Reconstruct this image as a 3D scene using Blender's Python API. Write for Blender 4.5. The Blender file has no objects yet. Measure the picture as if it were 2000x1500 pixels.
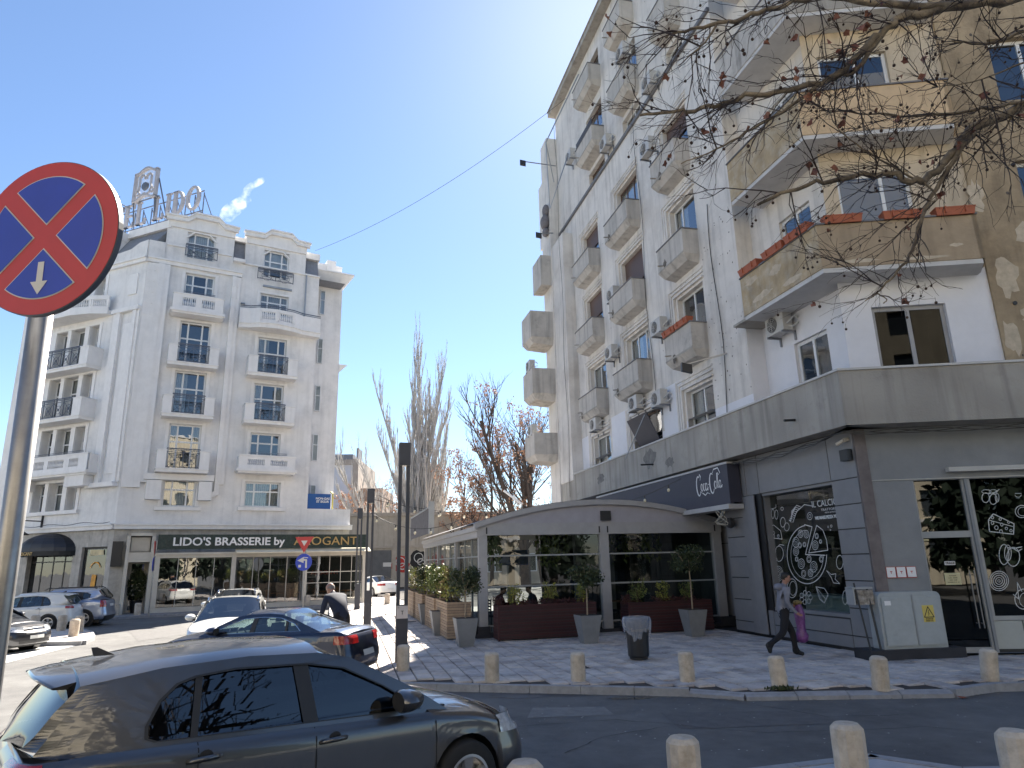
import bpy, bmesh, math, random
from math import sin, cos, radians as R, pi, sqrt
from mathutils import Vector, Matrix
from mathutils.geometry import tessellate_polygon
random.seed(7)
scn = bpy.context.scene
COL = scn.collection
# ---------------------------------------------------------------- camera (solved from the vanishing points)
CAMH, FPX, PITCH, ROLL = 2.15, 1327.0, R(14.69), R(-1.343)
_r = Vector((1, 0, 0)); _f = Vector((0, cos(PITCH), sin(PITCH))); _u = Vector((0, -sin(PITCH), cos(PITCH)))
CR = cos(ROLL)*_r + sin(ROLL)*_u; CU = -sin(ROLL)*_r + cos(ROLL)*_u; CF = _f
cam = bpy.data.objects.new('camera', bpy.data.cameras.new('camera')); COL.objects.link(cam)
cam.data.sensor_width = 36; cam.data.lens = FPX/2000*36; cam.data.clip_end = 3000; cam.data.clip_start = .05
m = Matrix(((CR.x, CU.x, -CF.x, 0), (CR.y, CU.y, -CF.y, 0), (CR.z, CU.z, -CF.z, CAMH), (0, 0, 0, 1)))
cam.matrix_world = m
scn.camera = cam
# ---------------------------------------------------------------- world, sun, exposure
SUN_AZ, SUN_EL = 12.0, 44.0
world = bpy.data.worlds.new('World'); scn.world = world; world.use_nodes = True
nt = world.node_tree; nt.nodes.clear()
sky = nt.nodes.new('ShaderNodeTexSky'); sky.sky_type = 'NISHITA'; sky.sun_disc = False
sky.sun_elevation = R(SUN_EL); sky.sun_rotation = R(SUN_AZ); sky.altitude = 80
sky.air_density = 1.0; sky.dust_density = 0.2; sky.ozone_density = 4.0
bg = nt.nodes.new('ShaderNodeBackground'); bg.inputs[1].default_value = 0.050
wo = nt.nodes.new('ShaderNodeOutputWorld')
nt.links.new(sky.outputs[0], bg.inputs[0]); nt.links.new(bg.outputs[0], wo.inputs[0])
sl = bpy.data.lights.new('sun', 'SUN'); sl.energy = 5.0; sl.angle = R(.53); sl.color = (1, .92, .80)
sun = bpy.data.objects.new('sun', sl); COL.objects.link(sun)
sd = Vector((sin(R(SUN_AZ))*cos(R(SUN_EL)), cos(R(SUN_AZ))*cos(R(SUN_EL)), sin(R(SUN_EL))))
sun.rotation_euler = (-sd).to_track_quat('-Z', 'Y').to_euler(); sun.location = sd*60
scn.view_settings.view_transform = 'Standard'; scn.view_settings.look = 'None'
scn.view_settings.exposure = 2.05; scn.view_settings.gamma = 1; scn.view_settings.use_curve_mapping = False
try:
    scn.cycles.max_bounces = 8; scn.cycles.transparent_max_bounces = 12; scn.cycles.glossy_bounces = 4
    scn.cycles.volume_bounces = 3; scn.cycles.diffuse_bounces = 3; scn.cycles.sample_clamp_indirect = 6; scn.cycles.caustics_reflective = False
except Exception: pass
# ---------------------------------------------------------------- measuring helpers: photo pixel -> point on a real plane
def ray(x, y): return (x-1000)/FPX*CR - (y-750)/FPX*CU + CF
def gnd(x, y, z=0.0):
    d = ray(x, y); t = (z-CAMH)/d.z; return Vector((t*d.x, t*d.y, z))
class Fr:                      # a vertical plane frame: s to the right, y inwards, z up
    def __init__(s, P, az):
        s.P = Vector((P[0], P[1], 0)); s.az = R(az); s.th = pi/2 - s.az
        s.a = Vector((sin(s.az), cos(s.az), 0)); s.n = Vector((-s.a.y, s.a.x, 0))
    def px(s, x, y, d=0.0):
        r = ray(x, y); q = s.P + s.n*d; n = s.n
        t = q.dot(n)/(r.x*n.x + r.y*n.y); w = r*t
        return ((w-s.P).x*s.a.x + (w-s.P).y*s.a.y, CAMH + w.z)
    def w(s, x, y, z): return s.P + s.a*x + s.n*y + Vector((0, 0, z))
    def off(s, x, y): return Fr(s.w(x, y, 0), math.degrees(s.az))
# ---------------------------------------------------------------- materials
_M = {}
def mat(name, col, rough=.7, var=.12, scale=1.5, bump=.0, bscale=40, metal=0.0, streak=0.0, coat=0.0, col2=None, c2=.5, c2scale=.6, spec=.5, soft=.12):
    if name in _M: return _M[name]
    m = bpy.data.materials.new(name); m.use_nodes = True; n = m.node_tree.nodes; l = m.node_tree.links
    b = n['Principled BSDF']; b.inputs['Roughness'].default_value = rough; b.inputs['Metallic'].default_value = metal
    b.inputs['Coat Weight'].default_value = coat; b.inputs['Coat Roughness'].default_value = .03; b.inputs['Specular IOR Level'].default_value = spec
    g = n.new('ShaderNodeNewGeometry'); c = (*col, 1)
    no = n.new('ShaderNodeTexNoise'); no.inputs['Scale'].default_value = scale; no.inputs['Detail'].default_value = 8; no.inputs['Roughness'].default_value = .65
    l.new(g.outputs['Position'], no.inputs['Vector'])
    mr = n.new('ShaderNodeMapRange'); mr.inputs[1].default_value = .3; mr.inputs[2].default_value = .7
    mr.inputs[3].default_value = 1-var; mr.inputs[4].default_value = 1+var; l.new(no.outputs[0], mr.inputs[0])
    mx = n.new('ShaderNodeMix'); mx.data_type = 'RGBA'; mx.blend_type = 'MULTIPLY'; mx.inputs[0].default_value = 1
    mx.inputs[6].default_value = c
    if col2:
        n2 = n.new('ShaderNodeTexNoise'); n2.inputs['Scale'].default_value = c2scale; n2.inputs['Detail'].default_value = 9; n2.inputs['Roughness'].default_value = .7
        l.new(g.outputs['Position'], n2.inputs['Vector'])
        cr = n.new('ShaderNodeMapRange'); cr.inputs[1].default_value = c2-soft; cr.inputs[2].default_value = c2+soft; l.new(n2.outputs[0], cr.inputs[0])
        m2 = n.new('ShaderNodeMix'); m2.data_type = 'RGBA'; m2.inputs[6].default_value = c; m2.inputs[7].default_value = (*col2, 1)
        l.new(cr.outputs[0], m2.inputs[0]); l.new(m2.outputs[2], mx.inputs[6])
    l.new(mr.outputs[0], mx.inputs[7])
    out = mx.outputs[2]
    if streak:
        mp = n.new('ShaderNodeMapping'); mp.inputs['Scale'].default_value = (2.6, 2.6, .16); l.new(g.outputs['Position'], mp.inputs[0])
        n3 = n.new('ShaderNodeTexNoise'); n3.inputs['Scale'].default_value = 1.4; n3.inputs['Detail'].default_value = 7; l.new(mp.outputs[0], n3.inputs['Vector'])
        r3 = n.new('ShaderNodeMapRange'); r3.inputs[1].default_value = .5; r3.inputs[2].default_value = .75; r3.inputs[3].default_value = 1; r3.inputs[4].default_value = 1-streak
        l.new(n3.outputs[0], r3.inputs[0])
        m3 = n.new('ShaderNodeMix'); m3.data_type = 'RGBA'; m3.blend_type = 'MULTIPLY'; m3.inputs[0].default_value = 1
        l.new(out, m3.inputs[6]); l.new(r3.outputs[0], m3.inputs[7]); out = m3.outputs[2]
    l.new(out, b.inputs['Base Color'])
    if bump:
        n4 = n.new('ShaderNodeTexNoise'); n4.inputs['Scale'].default_value = bscale; n4.inputs['Detail'].default_value = 6
        l.new(g.outputs['Position'], n4.inputs['Vector'])
        bp = n.new('ShaderNodeBump'); bp.inputs['Strength'].default_value = bump; bp.inputs['Distance'].default_value = .02
        l.new(n4.outputs[0], bp.inputs['Height']); l.new(bp.outputs[0], b.inputs['Normal'])
    _M[name] = m; return m
def glass(name, tint=(.8, .85, .85), refl=1.0, dark=.0, wav=.0):
    if name in _M: return _M[name]
    m = bpy.data.materials.new(name); m.use_nodes = True; n = m.node_tree.nodes; l = m.node_tree.links; n.clear()
    o = n.new('ShaderNodeOutputMaterial'); t = n.new('ShaderNodeBsdfTransparent'); t.inputs[0].default_value = (*tint, 1)
    g = n.new('ShaderNodeBsdfGlossy'); g.inputs['Roughness'].default_value = .015; g.inputs[0].default_value = (.95, .97, 1, 1)
    fr = n.new('ShaderNodeFresnel'); gb = n.new('ShaderNodeNewGeometry'); mi = n.new('ShaderNodeMapRange'); mi.inputs[3].default_value = 1.6; mi.inputs[4].default_value = .625; l.new(gb.outputs['Backfacing'], mi.inputs[0]); l.new(mi.outputs[0], fr.inputs[0])
    mt = n.new('ShaderNodeMath'); mt.operation = 'MULTIPLY_ADD'; mt.inputs[1].default_value = refl; mt.inputs[2].default_value = .04*refl; mt.use_clamp = True
    l.new(fr.outputs[0], mt.inputs[0]); mx = n.new('ShaderNodeMixShader'); l.new(mt.outputs[0], mx.inputs[0])
    l.new(t.outputs[0], mx.inputs[1]); l.new(g.outputs[0], mx.inputs[2]); l.new(mx.outputs[0], o.inputs[0])
    if wav:
        ge = n.new('ShaderNodeNewGeometry'); n4 = n.new('ShaderNodeTexNoise'); n4.inputs['Scale'].default_value = 1.2; l.new(ge.outputs['Position'], n4.inputs['Vector'])
        bp = n.new('ShaderNodeBump'); bp.inputs['Strength'].default_value = wav; bp.inputs['Distance'].default_value = .05
        l.new(n4.outputs[0], bp.inputs['Height']); l.new(bp.outputs[0], g.inputs['Normal'])
    _M[name] = m; return m
# ---------------------------------------------------------------- mesh builder
class MB:
    def __init__(s): s.v = []; s.f = []; s.m = []; s.sm = []; s.cm = 0; s.smooth = False
    def face(s, idx): s.f.append(tuple(idx)); s.m.append(s.cm); s.sm.append(s.smooth)
    def vs(s, pts): k = len(s.v); s.v += [tuple(p) for p in pts]; return list(range(k, k+len(pts)))
    def poly(s, pts): s.face(s.vs(pts)); return s
    def box(s, x0, x1, y0, y1, z0, z1):
        i = s.vs([(x0, y0, z0), (x1, y0, z0), (x1, y1, z0), (x0, y1, z0), (x0, y0, z1), (x1, y0, z1), (x1, y1, z1), (x0, y1, z1)])
        for f in ((0, 3, 2, 1), (4, 5, 6, 7), (0, 1, 5, 4), (1, 2, 6, 5), (2, 3, 7, 6), (3, 0, 4, 7)): s.face([i[k] for k in f])
        return s
    def hexa(s, b, t):             # eight corners: bottom ring, top ring
        i = s.vs(list(b)+list(t))
        for f in ((0, 3, 2, 1), (4, 5, 6, 7), (0, 1, 5, 4), (1, 2, 6, 5), (2, 3, 7, 6), (3, 0, 4, 7)): s.face([i[k] for k in f])
        return s
    def prism(s, pts, d0, d1, ax='y', cap=True):      # 2-D outline extruded along ax
        f = {'y': lambda a, b, d: (a, d, b), 'z': lambda a, b, d: (a, b, d), 'x': lambda a, b, d: (d, a, b)}[ax]
        n = len(pts); A = s.vs([f(a, b, d0) for a, b in pts]); B = s.vs([f(a, b, d1) for a, b in pts])
        for k in range(n): s.face([A[k], A[(k+1) % n], B[(k+1) % n], B[k]])
        if cap:
            tr = tessellate_polygon([[Vector((a, b, 0)) for a, b in pts]])
            for t in tr: s.face([A[q] for q in t]); s.face([B[q] for q in reversed(t)])
        return s
    def tube(s, pts, r, n=6, cap=True):
        pts = [Vector(p) for p in pts]; L = len(pts)
        if L < 2: return s
        rr = r if isinstance(r, (list, tuple)) else [r]*L
        prev = None; up = Vector((0, 0, 1)); 
        for k in range(L):
            d = (pts[min(k+1, L-1)]-pts[max(k-1, 0)])
            if d.length < 1e-9: d = Vector((0, 0, 1))
            d.normalize()
            if k == 0:
                a = d.orthogonal().normalized()
            else:
                a = (a - d*a.dot(d)); a = a.normalized() if a.length > 1e-6 else d.orthogonal().normalized()
            b = d.cross(a)
            ring = s.vs([pts[k]+(a*cos(2*pi*q/n)+b*sin(2*pi*q/n))*rr[k] for q in range(n)])
            if prev:
                for q in range(n): s.face([prev[q], prev[(q+1) % n], ring[(q+1) % n], ring[q]])
            elif cap: s.face(list(reversed(ring)))
            prev = ring
        if cap: s.face(prev)
        return s
    def lathe(s, prof, c=(0, 0, 0), n=16, ax='z', cap=True):
        prev = None
        f = {'z': lambda r, h, t: (c[0]+r*cos(t), c[1]+r*sin(t), c[2]+h), 'y': lambda r, h, t: (c[0]+r*cos(t), c[1]+h, c[2]+r*sin(t)), 'x': lambda r, h, t: (c[0]+h, c[1]+r*cos(t), c[2]+r*sin(t))}[ax]
        first = None
        for r, h in prof:
            ring = s.vs([f(r, h, 2*pi*q/n) for q in range(n)])
            if prev:
                for q in range(n): s.face([prev[q], prev[(q+1) % n], ring[(q+1) % n], ring[q]])
            else: first = ring
            prev = ring
        if cap: s.face(list(reversed(first))); s.face(prev)
        return s
    def ball(s, c, r, n=6, m=4, sq=(1, 1, 1)):
        prev = None
        top = s.vs([(c[0], c[1], c[2]-r*sq[2])])[0]
        for j in range(1, m):
            a = -pi/2+pi*j/m
            ring = s.vs([(c[0]+r*sq[0]*cos(a)*cos(2*pi*q/n), c[1]+r*sq[1]*cos(a)*sin(2*pi*q/n), c[2]+r*sq[2]*sin(a)) for q in range(n)])
            for q in range(n):
                if prev: s.face([prev[q], prev[(q+1) % n], ring[(q+1) % n], ring[q]])
                else: s.face([top, ring[(q+1) % n], ring[q]])
            prev = ring
        e = s.vs([(c[0], c[1], c[2]+r*sq[2])])[0]
        for q in range(n): s.face([e, prev[q], prev[(q+1) % n]])
        return s
    def grid(s, rows):             # rows of equal length of points
        I = [s.vs(r) for r in rows]
        for a, b in zip(I, I[1:]):
            for q in range(len(a)-1): s.face([a[q], a[q+1], b[q+1], b[q]])
        return s
    def stroke(s, pts, w, y, closed=False, fn=None):    # flat ribbon in the s-z plane
        P = [Vector((a, b)) for a, b in pts]; n = len(P)
        if closed: P = P+[P[0]]
        for a, b in zip(P, P[1:]):
            d = b-a
            if d.length < 1e-7: continue
            d.normalize(); o = Vector((-d.y, d.x))*w/2; a2 = a-d*w*.3; b2 = b+d*w*.3
            q = [a2+o, a2-o, b2-o, b2+o]
            s.poly([(fn(p.x, p.y) if fn else (p.x, y, p.y)) for p in q])
        return s
    def mesh(s, name, mats):
        me = bpy.data.meshes.new(name); me.from_pydata(s.v, [], s.f)
        for m_ in (mats if isinstance(mats, (list, tuple)) else [mats]): me.materials.append(m_)
        me.polygons.foreach_set('material_index', s.m); me.polygons.foreach_set('use_smooth', s.sm); me.update()
        return me
def arc(cx, cy, r, a0, a1, n=10, ry=None):
    return [(cx+r*cos(R(a0+(a1-a0)*k/n)), cy+(ry or r)*sin(R(a0+(a1-a0)*k/n))) for k in range(n+1)]
# ---------------------------------------------------------------- objects
def props(o, label=None, cat=None, group=None, kind=None):
    if label: o['label'] = label
    if cat: o['category'] = cat
    if group: o['group'] = group
    if kind: o['kind'] = kind
    return o
def thing(name, label, cat, loc=(0, 0, 0), rot=0, group=None):
    o = bpy.data.objects.new(name, None); COL.objects.link(o); o.location = loc; o.rotation_euler = (0, 0, rot); o.empty_display_size = .2
    return props(o, label, cat, group)
def part(name, mb, mats, parent=None, loc=(0, 0, 0), rot=0, fr=None, label=None):
    me = mb if isinstance(mb, bpy.types.Mesh) else mb.mesh(name, mats)
    o = bpy.data.objects.new(name, me); COL.objects.link(o)
    if parent: o.parent = parent
    if fr:
        p = fr.w(*loc); 
        if parent: p = p-parent.location
        o.location = p; o.rotation_euler = (0, 0, fr.th)
    else: o.location = loc; o.rotation_euler = (0, 0, rot)
    if label: o['label'] = label
    return o
def psplit(name, mb, mats, parent=None, **k):
    par = list(range(len(mb.v)))
    def fd(a):
        while par[a] != a: par[a] = par[par[a]]; a = par[a]
        return a
    for f in mb.f:
        for q in f[1:]: par[fd(q)] = fd(f[0])
    comp = {}
    for i, f in enumerate(mb.f): comp.setdefault(fd(f[0]), []).append(i)
    for ids in comp.values():
        b = MB(); mp = {}
        for i in ids:
            for q in mb.f[i]:
                if q not in mp: mp[q] = len(b.v); b.v.append(mb.v[q])
            b.f.append(tuple(mp[q] for q in mb.f[i])); b.m.append(mb.m[i]); b.sm.append(mb.sm[i])
        part(name, b, mats, parent, **k)
def single(name, mb, mats, label, cat, group=None, **k): return props(part(name, mb, mats, **k), label, cat, group)
def struct(name, mb, mats, **k): return props(part(name, mb, mats, **k), kind='structure')
def copy_tree(o, parent=None, loc=None, rot=None):
    c = o.copy(); COL.objects.link(c); c.parent = parent
    if loc is not None: c.location = loc
    if rot is not None: c.rotation_euler = (0, 0, rot)
    for ch in list(o.children): copy_tree(ch, c)
    return c
def text_mb(txt, size, depth=.0, ext=.01, spacing=1.0, shear=0.0, bold=0.0, align='CENTER'):
    cu = bpy.data.curves.new('text', 'FONT'); cu.body = txt; cu.size = size; cu.extrude = ext; cu.space_character = spacing; cu.shear = shear
    cu.align_x = align; cu.resolution_u = 3; cu.offset = bold
    o = bpy.data.objects.new('text', cu); COL.objects.link(o); dg = bpy.context.evaluated_depsgraph_get()
    me = o.evaluated_get(dg).to_mesh(); mb = MB()
    mb.v = [(v.co.x, -v.co.z+depth, v.co.y) for v in me.vertices]
    for p in me.polygons: mb.face(list(p.vertices))
    o.evaluated_get(dg).to_mesh_clear(); bpy.data.objects.remove(o); return mb
def merge(mb, other, ox=0, oy=0, oz=0, ci=None, k=1):
    i = len(mb.v); mb.v += [(a*k+ox, b*k+oy, c*k+oz) for a, b, c in other.v]
    for f in other.f: mb.f.append(tuple(q+i for q in f)); mb.m.append(mb.cm if ci is None else ci); mb.sm.append(False)
    return mb
def wall(mb, s0, s1, z0, z1, holes, y=0.0, rev=.25, reveal=True):
    """wall face at depth y with real openings (holes: s0,s1,z0,z1) and their reveals"""
    S = sorted({s0, s1} | {max(s0, min(s1, h[k])) for h in holes for k in (0, 1)})
    Z = sorted({z0, z1} | {max(z0, min(z1, h[k])) for h in holes for k in (2, 3)})
    for a, b in zip(S, S[1:]):
        run = None
        for c, d in zip(Z, Z[1:]):
            cs, cz = (a+b)/2, (c+d)/2
            if any(h[0] < cs < h[1] and h[2] < cz < h[3] for h in holes):
                if run: mb.poly([(a, y, run[0]), (b, y, run[0]), (b, y, run[1]), (a, y, run[1])]); run = None
            else: run = (run[0], d) if run else (c, d)
        if run: mb.poly([(a, y, run[0]), (b, y, run[0]), (b, y, run[1]), (a, y, run[1])])
    if reveal:
        for a, b, c, d in [h[:4] for h in holes]:
            e = y+rev
            mb.poly([(a, y, c), (a, y, d), (a, e, d), (a, e, c)]); mb.poly([(b, y, d), (b, y, c), (b, e, c), (b, e, d)])
            mb.poly([(a, y, d), (b, y, d), (b, e, d), (a, e, d)]); mb.poly([(b, y, c), (a, y, c), (a, e, c), (b, e, c)])
    return mb
# shared palette
WHITE_FRAME = mat('white_window_frame', (.72, .73, .74), .4, .05)
BROWN_FRAME = mat('brown_window_frame', (.12, .07, .05), .5, .1)
PANE = glass('window_glass', (.62, .68, .70), 1.6, wav=.06)
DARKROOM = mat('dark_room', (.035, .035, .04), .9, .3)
CURTAIN = mat('curtain_cloth', (.55, .53, .50), .9, .15, 8)
CURTAIN2 = mat('grey_curtain', (.22, .23, .25), .9, .2, 8)
BLACK = mat('black_plastic', (.02, .02, .022), .45, .1)
STEEL = mat('grey_metal', (.30, .31, .33), .35, .1, metal=.7)
def curtain_mb(s0, s1, z0, z1, y, amp=.03, wl=.12):
    mb = MB(); n = max(4, int((s1-s0)/wl*2)); r0 = []; r1 = []
    for k in range(n+1):
        x = s0+(s1-s0)*k/n; yy = y+(amp if k % 2 else -amp); r0.append((x, yy, z0)); r1.append((x, yy, z1))
    return mb.grid([r0, r1])
_winc = {}
def window(parent, fr, s0, s1, z0, z1, y=.18, cols=(.0,), trans=None, fmat=None, curt=None, fw=.06, arch=0, loc_frame=True, shutter=0, paneM=None):
    """cols: mullion positions as fractions; trans: transom height fraction. One part 'window' with pane and curtain sub-parts, a dark room behind"""
    w, h = s1-s0, z1-z0; key = (round(w, 2), round(h, 2), cols, trans, fmat, curt, fw, arch, shutter, paneM)
    if key not in _winc:
        mb = MB()
        def bar(a, b, c, d, t=.05): mb.box(a, b, 0, t, c, d)
        bar(0, fw, 0, h); bar(w-fw, w, 0, h); bar(fw, w-fw, 0, fw); bar(fw, w-fw, h-fw, h)
        for c in cols:
            if c > 0: bar(w*c-fw*.5, w*c+fw*.5, fw, h-fw)
        if trans:
            cs = [fw]+[x for c in cols if c > 0 for x in (w*c-fw*.5, w*c+fw*.5)]+[w-fw]
            for k in range(0, len(cs), 2): bar(cs[k], cs[k+1], h*trans-fw*.5, h*trans+fw*.5)
        if arch:                                    # chamfered upper corners
            for sx in (0, 1):
                q = [(0, h), (arch, h), (0, h-arch*.85)]; q = [(w-a if sx else a, b) for a, b in q]
                mb.prism(q, -.002, .05)
        me = mb.mesh('window', fmat or WHITE_FRAME)
        pm = MB(); pm.poly([(fw*.5, .02, fw*.5), (w-fw*.5, .02, fw*.5), (w-fw*.5, .02, h-fw*.5), (fw*.5, .02, h-fw*.5)])
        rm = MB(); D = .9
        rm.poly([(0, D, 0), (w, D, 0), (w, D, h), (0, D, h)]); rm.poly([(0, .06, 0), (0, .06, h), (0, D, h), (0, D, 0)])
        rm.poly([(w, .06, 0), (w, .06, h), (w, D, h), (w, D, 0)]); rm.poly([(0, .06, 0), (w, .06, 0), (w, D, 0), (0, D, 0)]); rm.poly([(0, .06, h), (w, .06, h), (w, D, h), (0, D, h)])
        cm = None
        if curt == 'full': cm = curtain_mb(.02, w-.02, .02, h-.02, .16)
        elif curt == 'sides':
            cm = curtain_mb(.02, w*.3, .02, h-.02, .16); o = curtain_mb(w*.7, w-.02, .02, h-.02, .16); merge(cm, o)
        elif curt == 'left': cm = curtain_mb(.02, w*.42, .02, h-.02, .16)
        elif curt == 'blind': cm = MB(); [cm.box(.04, w-.04, .07, .085, h-.06-.09*(k+1), h-.07-.09*k) for k in range(int(h*.55/.09))]
        sm = None
        if shutter:
            sm = MB(); k = 0
            while k*.055 < h*shutter-.03: sm.box(fw*.3, w-fw*.3, -.03, -.012, h-.05*1.1*(k+1), h-.055*k-.006); k += 1
        _winc[key] = (me, pm.mesh('pane', paneM or PANE), rm.mesh('room', DARKROOM), cm.mesh('curtain', CURTAIN2 if curt == 'grey' else CURTAIN) if cm else None, sm.mesh('roller_shutter', BROWN_FRAME) if sm else None)
    me, pm, rm, cm, sm = _winc[key]
    o = part('window', me, None, parent, (s0, y, z0), fr=fr)
    part('pane', pm, None, o); part('room', rm, None, o)
    if cm: part('curtain', cm, None, o)
    if sm: part('roller_shutter', sm, None, o)
    return o
# ================================================================ FRAMES
KP = gnd(203, 1200)
HA = Fr(KP, 59.7); HB = Fr(KP, 112.4)
SP = gnd(1731, 1282.5)
CC = Fr(SP, 166.1); CD = Fr(SP, 95.9)
PV = Fr(gnd(937, 1247), 75.5)
ROADZ = -.12
# ================================================================ GROUND
asph = mat('asphalt', (.15, .148, .145), .85, .18, 2.5, .6, 220, col2=(.10, .098, .098), c2=.52, c2scale=.35)
road = MB(); road.poly([(-900, -300, ROADZ), (900, -300, ROADZ), (900, 1500, ROADZ), (-900, 1500, ROADZ)])
struct('road', road, asph)
SLAB = [mat('pale_slab_a', (.53, .48, .45), .8, .22, 2.5, .3, 60, col2=(.19, .16, .145), c2=.60, c2scale=1.3),
        mat('pale_slab_b', (.48, .44, .42), .8, .2, 2.5, .3, 60, col2=(.18, .15, .14), c2=.6, c2scale=1.3),
        mat('pale_slab_c', (.59, .53, .48), .8, .2, 2.5, .3, 60, col2=(.24, .19, .16), c2=.62, c2scale=1.3)]
JOINT = mat('dark_joint', (.05, .043, .04), .9, .3, 6)
KERBM = mat('kerb_granite', (.30, .30, .31), .75, .2, 6, .2, 90)
kerbline = [(-3.6, 14.75), (-3.1, 14.0), (-.7, 13.42), (1.1, 13.0), (2.9, 12.55), (3.7, 12.1), (7.0, 11.95), (7.9, 12.35), (11, 12.45), (24, 12.6)]
plaza_poly = kerbline+[(24, 60), (-15.5, 60), (-9.4, 36)]
pv = MB(); tr = tessellate_polygon([[Vector((a, b, 0)) for a, b in plaza_poly]])
ii = pv.vs([(a, b, -.035) for a, b in plaza_poly])
for t in tr: pv.face([ii[q] for q in t] if True else 0)
pavement = struct('pavement', pv, JOINT)
def inside(p, poly):
    c = False; n = len(poly)
    for i in range(n):
        x1, y1 = poly[i]; x2, y2 = poly[i-1]
        if (y1 > p[1]) != (y2 > p[1]) and p[0] < (x2-x1)*(p[1]-y1)/(y2-y1)+x1: c = not c
    return c
def edge_dist(p, line):
    b = 9e9
    for (x1, y1), (x2, y2) in zip(line, line[1:]):
        t = max(0, min(1, ((p[0]-x1)*(x2-x1)+(p[1]-y1)*(y2-y1))/((x2-x1)**2+(y2-y1)**2)))
        b = min(b, sqrt((p[0]-x1-t*(x2-x1))**2+(p[1]-y1-t*(y2-y1))**2))
    return b
rs = random.Random(3)
PO = PV.P; ua, va = R(76.5), R(-13.5); U = Vector((sin(ua), cos(ua), 0)); Vv = Vector((sin(va), cos(va), 0))
cand = []
SL, SW = .33, .56
for i in range(-46, 76):
    for j in range(-22, 72):
        o = (.28 if i % 2 else 0)+(.07*((i*7) % 5))
        c = PO+U*(i*SL)+Vv*(j*SW+o)
        if c.y > 52 or c.x > 14: continue
        ok = all(inside((c+U*a+Vv*b)[:2], plaza_poly) for a in (-SL/2, SL/2) for b in (-SW/2, SW/2))
        if not ok: continue
        q = c-PV.P; s_, y_ = q.dot(PV.a), q.dot(PV.n)
        if s_ > .0 and y_ > .3: continue             # under the pavilion
        q = c-CC.P; 
        if q.dot(CC.n) > .1 and q.dot(CD.n) > .1: continue
        cand.append((c.x**2+c.y**2, c, (i, j)))
cand.sort(key=lambda t: t[0])
slabme = []
for k in range(9):
    w, h = SL-.013-rs.random()*.008, SW-.014-rs.random()*.010
    b = MB(); z = rs.uniform(-.006, .006); e = .007
    jz = [z+rs.uniform(-.003, .003) for _ in range(4)]
    T = [(-w/2+e, -h/2+e, jz[0]), (w/2-e, -h/2+e, jz[1]), (w/2-e, h/2-e, jz[2]), (-w/2+e, h/2-e, jz[3])]
    B = [(-w/2, -h/2, -.03), (w/2, -h/2, -.03), (w/2, h/2, -.03), (-w/2, h/2, -.03)]
    b.hexa(B, T); slabme.append((b, b.mesh('paving_slab', SLAB[k % 3])))
far = MB()
for n_, (d, c, ij) in enumerate(cand):
    if rs.random() < .006: continue
    k = rs.randrange(9)
    if n_ < 300: part('paving_slab', slabme[k][1], None, pavement, (c.x, c.y, 0), pi/2-ua)
    else:
        b = slabme[k][0]; far.cm = k % 3
        i0 = len(far.v)
        for x, y, z in b.v: p = c+U*x+Vv*y; far.v.append((p.x, p.y, z))
        for f in b.f[1:]: far.face([q+i0 for q in f])
o = part('distant_slabs', far, SLAB, pavement); o['kind'] = 'stuff'
# kerb stones, dropped at the crossing
kme = {}
kline = kerbline
for (x1, y1), (x2, y2) in zip(kline, kline[1:]):
    L = sqrt((x2-x1)**2+(y2-y1)**2); n = max(1, round(L/.9)); th = math.atan2(y2-y1, x2-x1)
    for k in range(n):
        cx, cy = x1+(x2-x1)*(k+.5)/n, y1+(y2-y1)*(k+.5)/n
        if cx > 16: continue
        drop = 3.2 < cx < 7.3; w = round(L/n-.012, 3); key = (w, drop)
        if key not in kme:
            b = MB(); zt = -.06 if drop else .006
            b.hexa([(-w/2, -.09, -.2), (w/2, -.09, -.2), (w/2, .07, -.2), (-w/2, .07, -.2)], [(-w/2, -.075, zt), (w/2, -.075, zt), (w/2, .07, zt+(.05 if drop else 0)), (-w/2, .07, zt+(.05 if drop else 0))])
            kme[key] = b.mesh('kerb_stone', KERBM)
        part('kerb_stone', kme[key], None, pavement, (cx, cy, rs.uniform(-.004, .003)), th)
# left kerb of the plaza (long stones)
kl = [(-3.6, 14.75), (-9.4, 36), (-15.5, 60)]
for (x1, y1), (x2, y2) in zip(kl, kl[1:]):
    L = sqrt((x2-x1)**2+(y2-y1)**2); n = round(L/1.2); th = math.atan2(y2-y1, x2-x1)
    for k in range(n):
        key = ('L',)
        if key not in kme:
            b = MB(); b.box(-.592, .592, -.07, .09, -.2, .006); kme[key] = b.mesh('kerb_stone', KERBM)
        part('kerb_stone', kme[key], None, pavement, (x1+(x2-x1)*(k+.5)/n, y1+(y2-y1)*(k+.5)/n, 0), th)
# damp patches and litter in the gutter
wet = mat('damp_stain', (.035, .035, .038), .12, .3, 3)
import itertools
def blob(cx, cy, rx, ry, z, name, m, seed, n=18, parent=None):
    r2 = random.Random(seed); b = MB(); b.poly([(cx+rx*cos(2*pi*k/n)*r2.uniform(.6, 1.1), cy+ry*sin(2*pi*k/n)*r2.uniform(.5, 1.1), z) for k in range(n)])
    return part(name, b, m, parent)
roadparts = [o for o in COL.objects if o.name == 'road'][0]
g = gnd(1235, 1364, ROADZ); blob(g.x, g.y, .45, .16, ROADZ+.004, 'puddle', wet, 1, parent=roadparts)
g = gnd(1050, 1360, ROADZ); blob(g.x, g.y, .9, .18, ROADZ+.004, 'puddle', mat('damp_asphalt', (.05, .05, .055), .45, .3, 3), 2, parent=roadparts)
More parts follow.
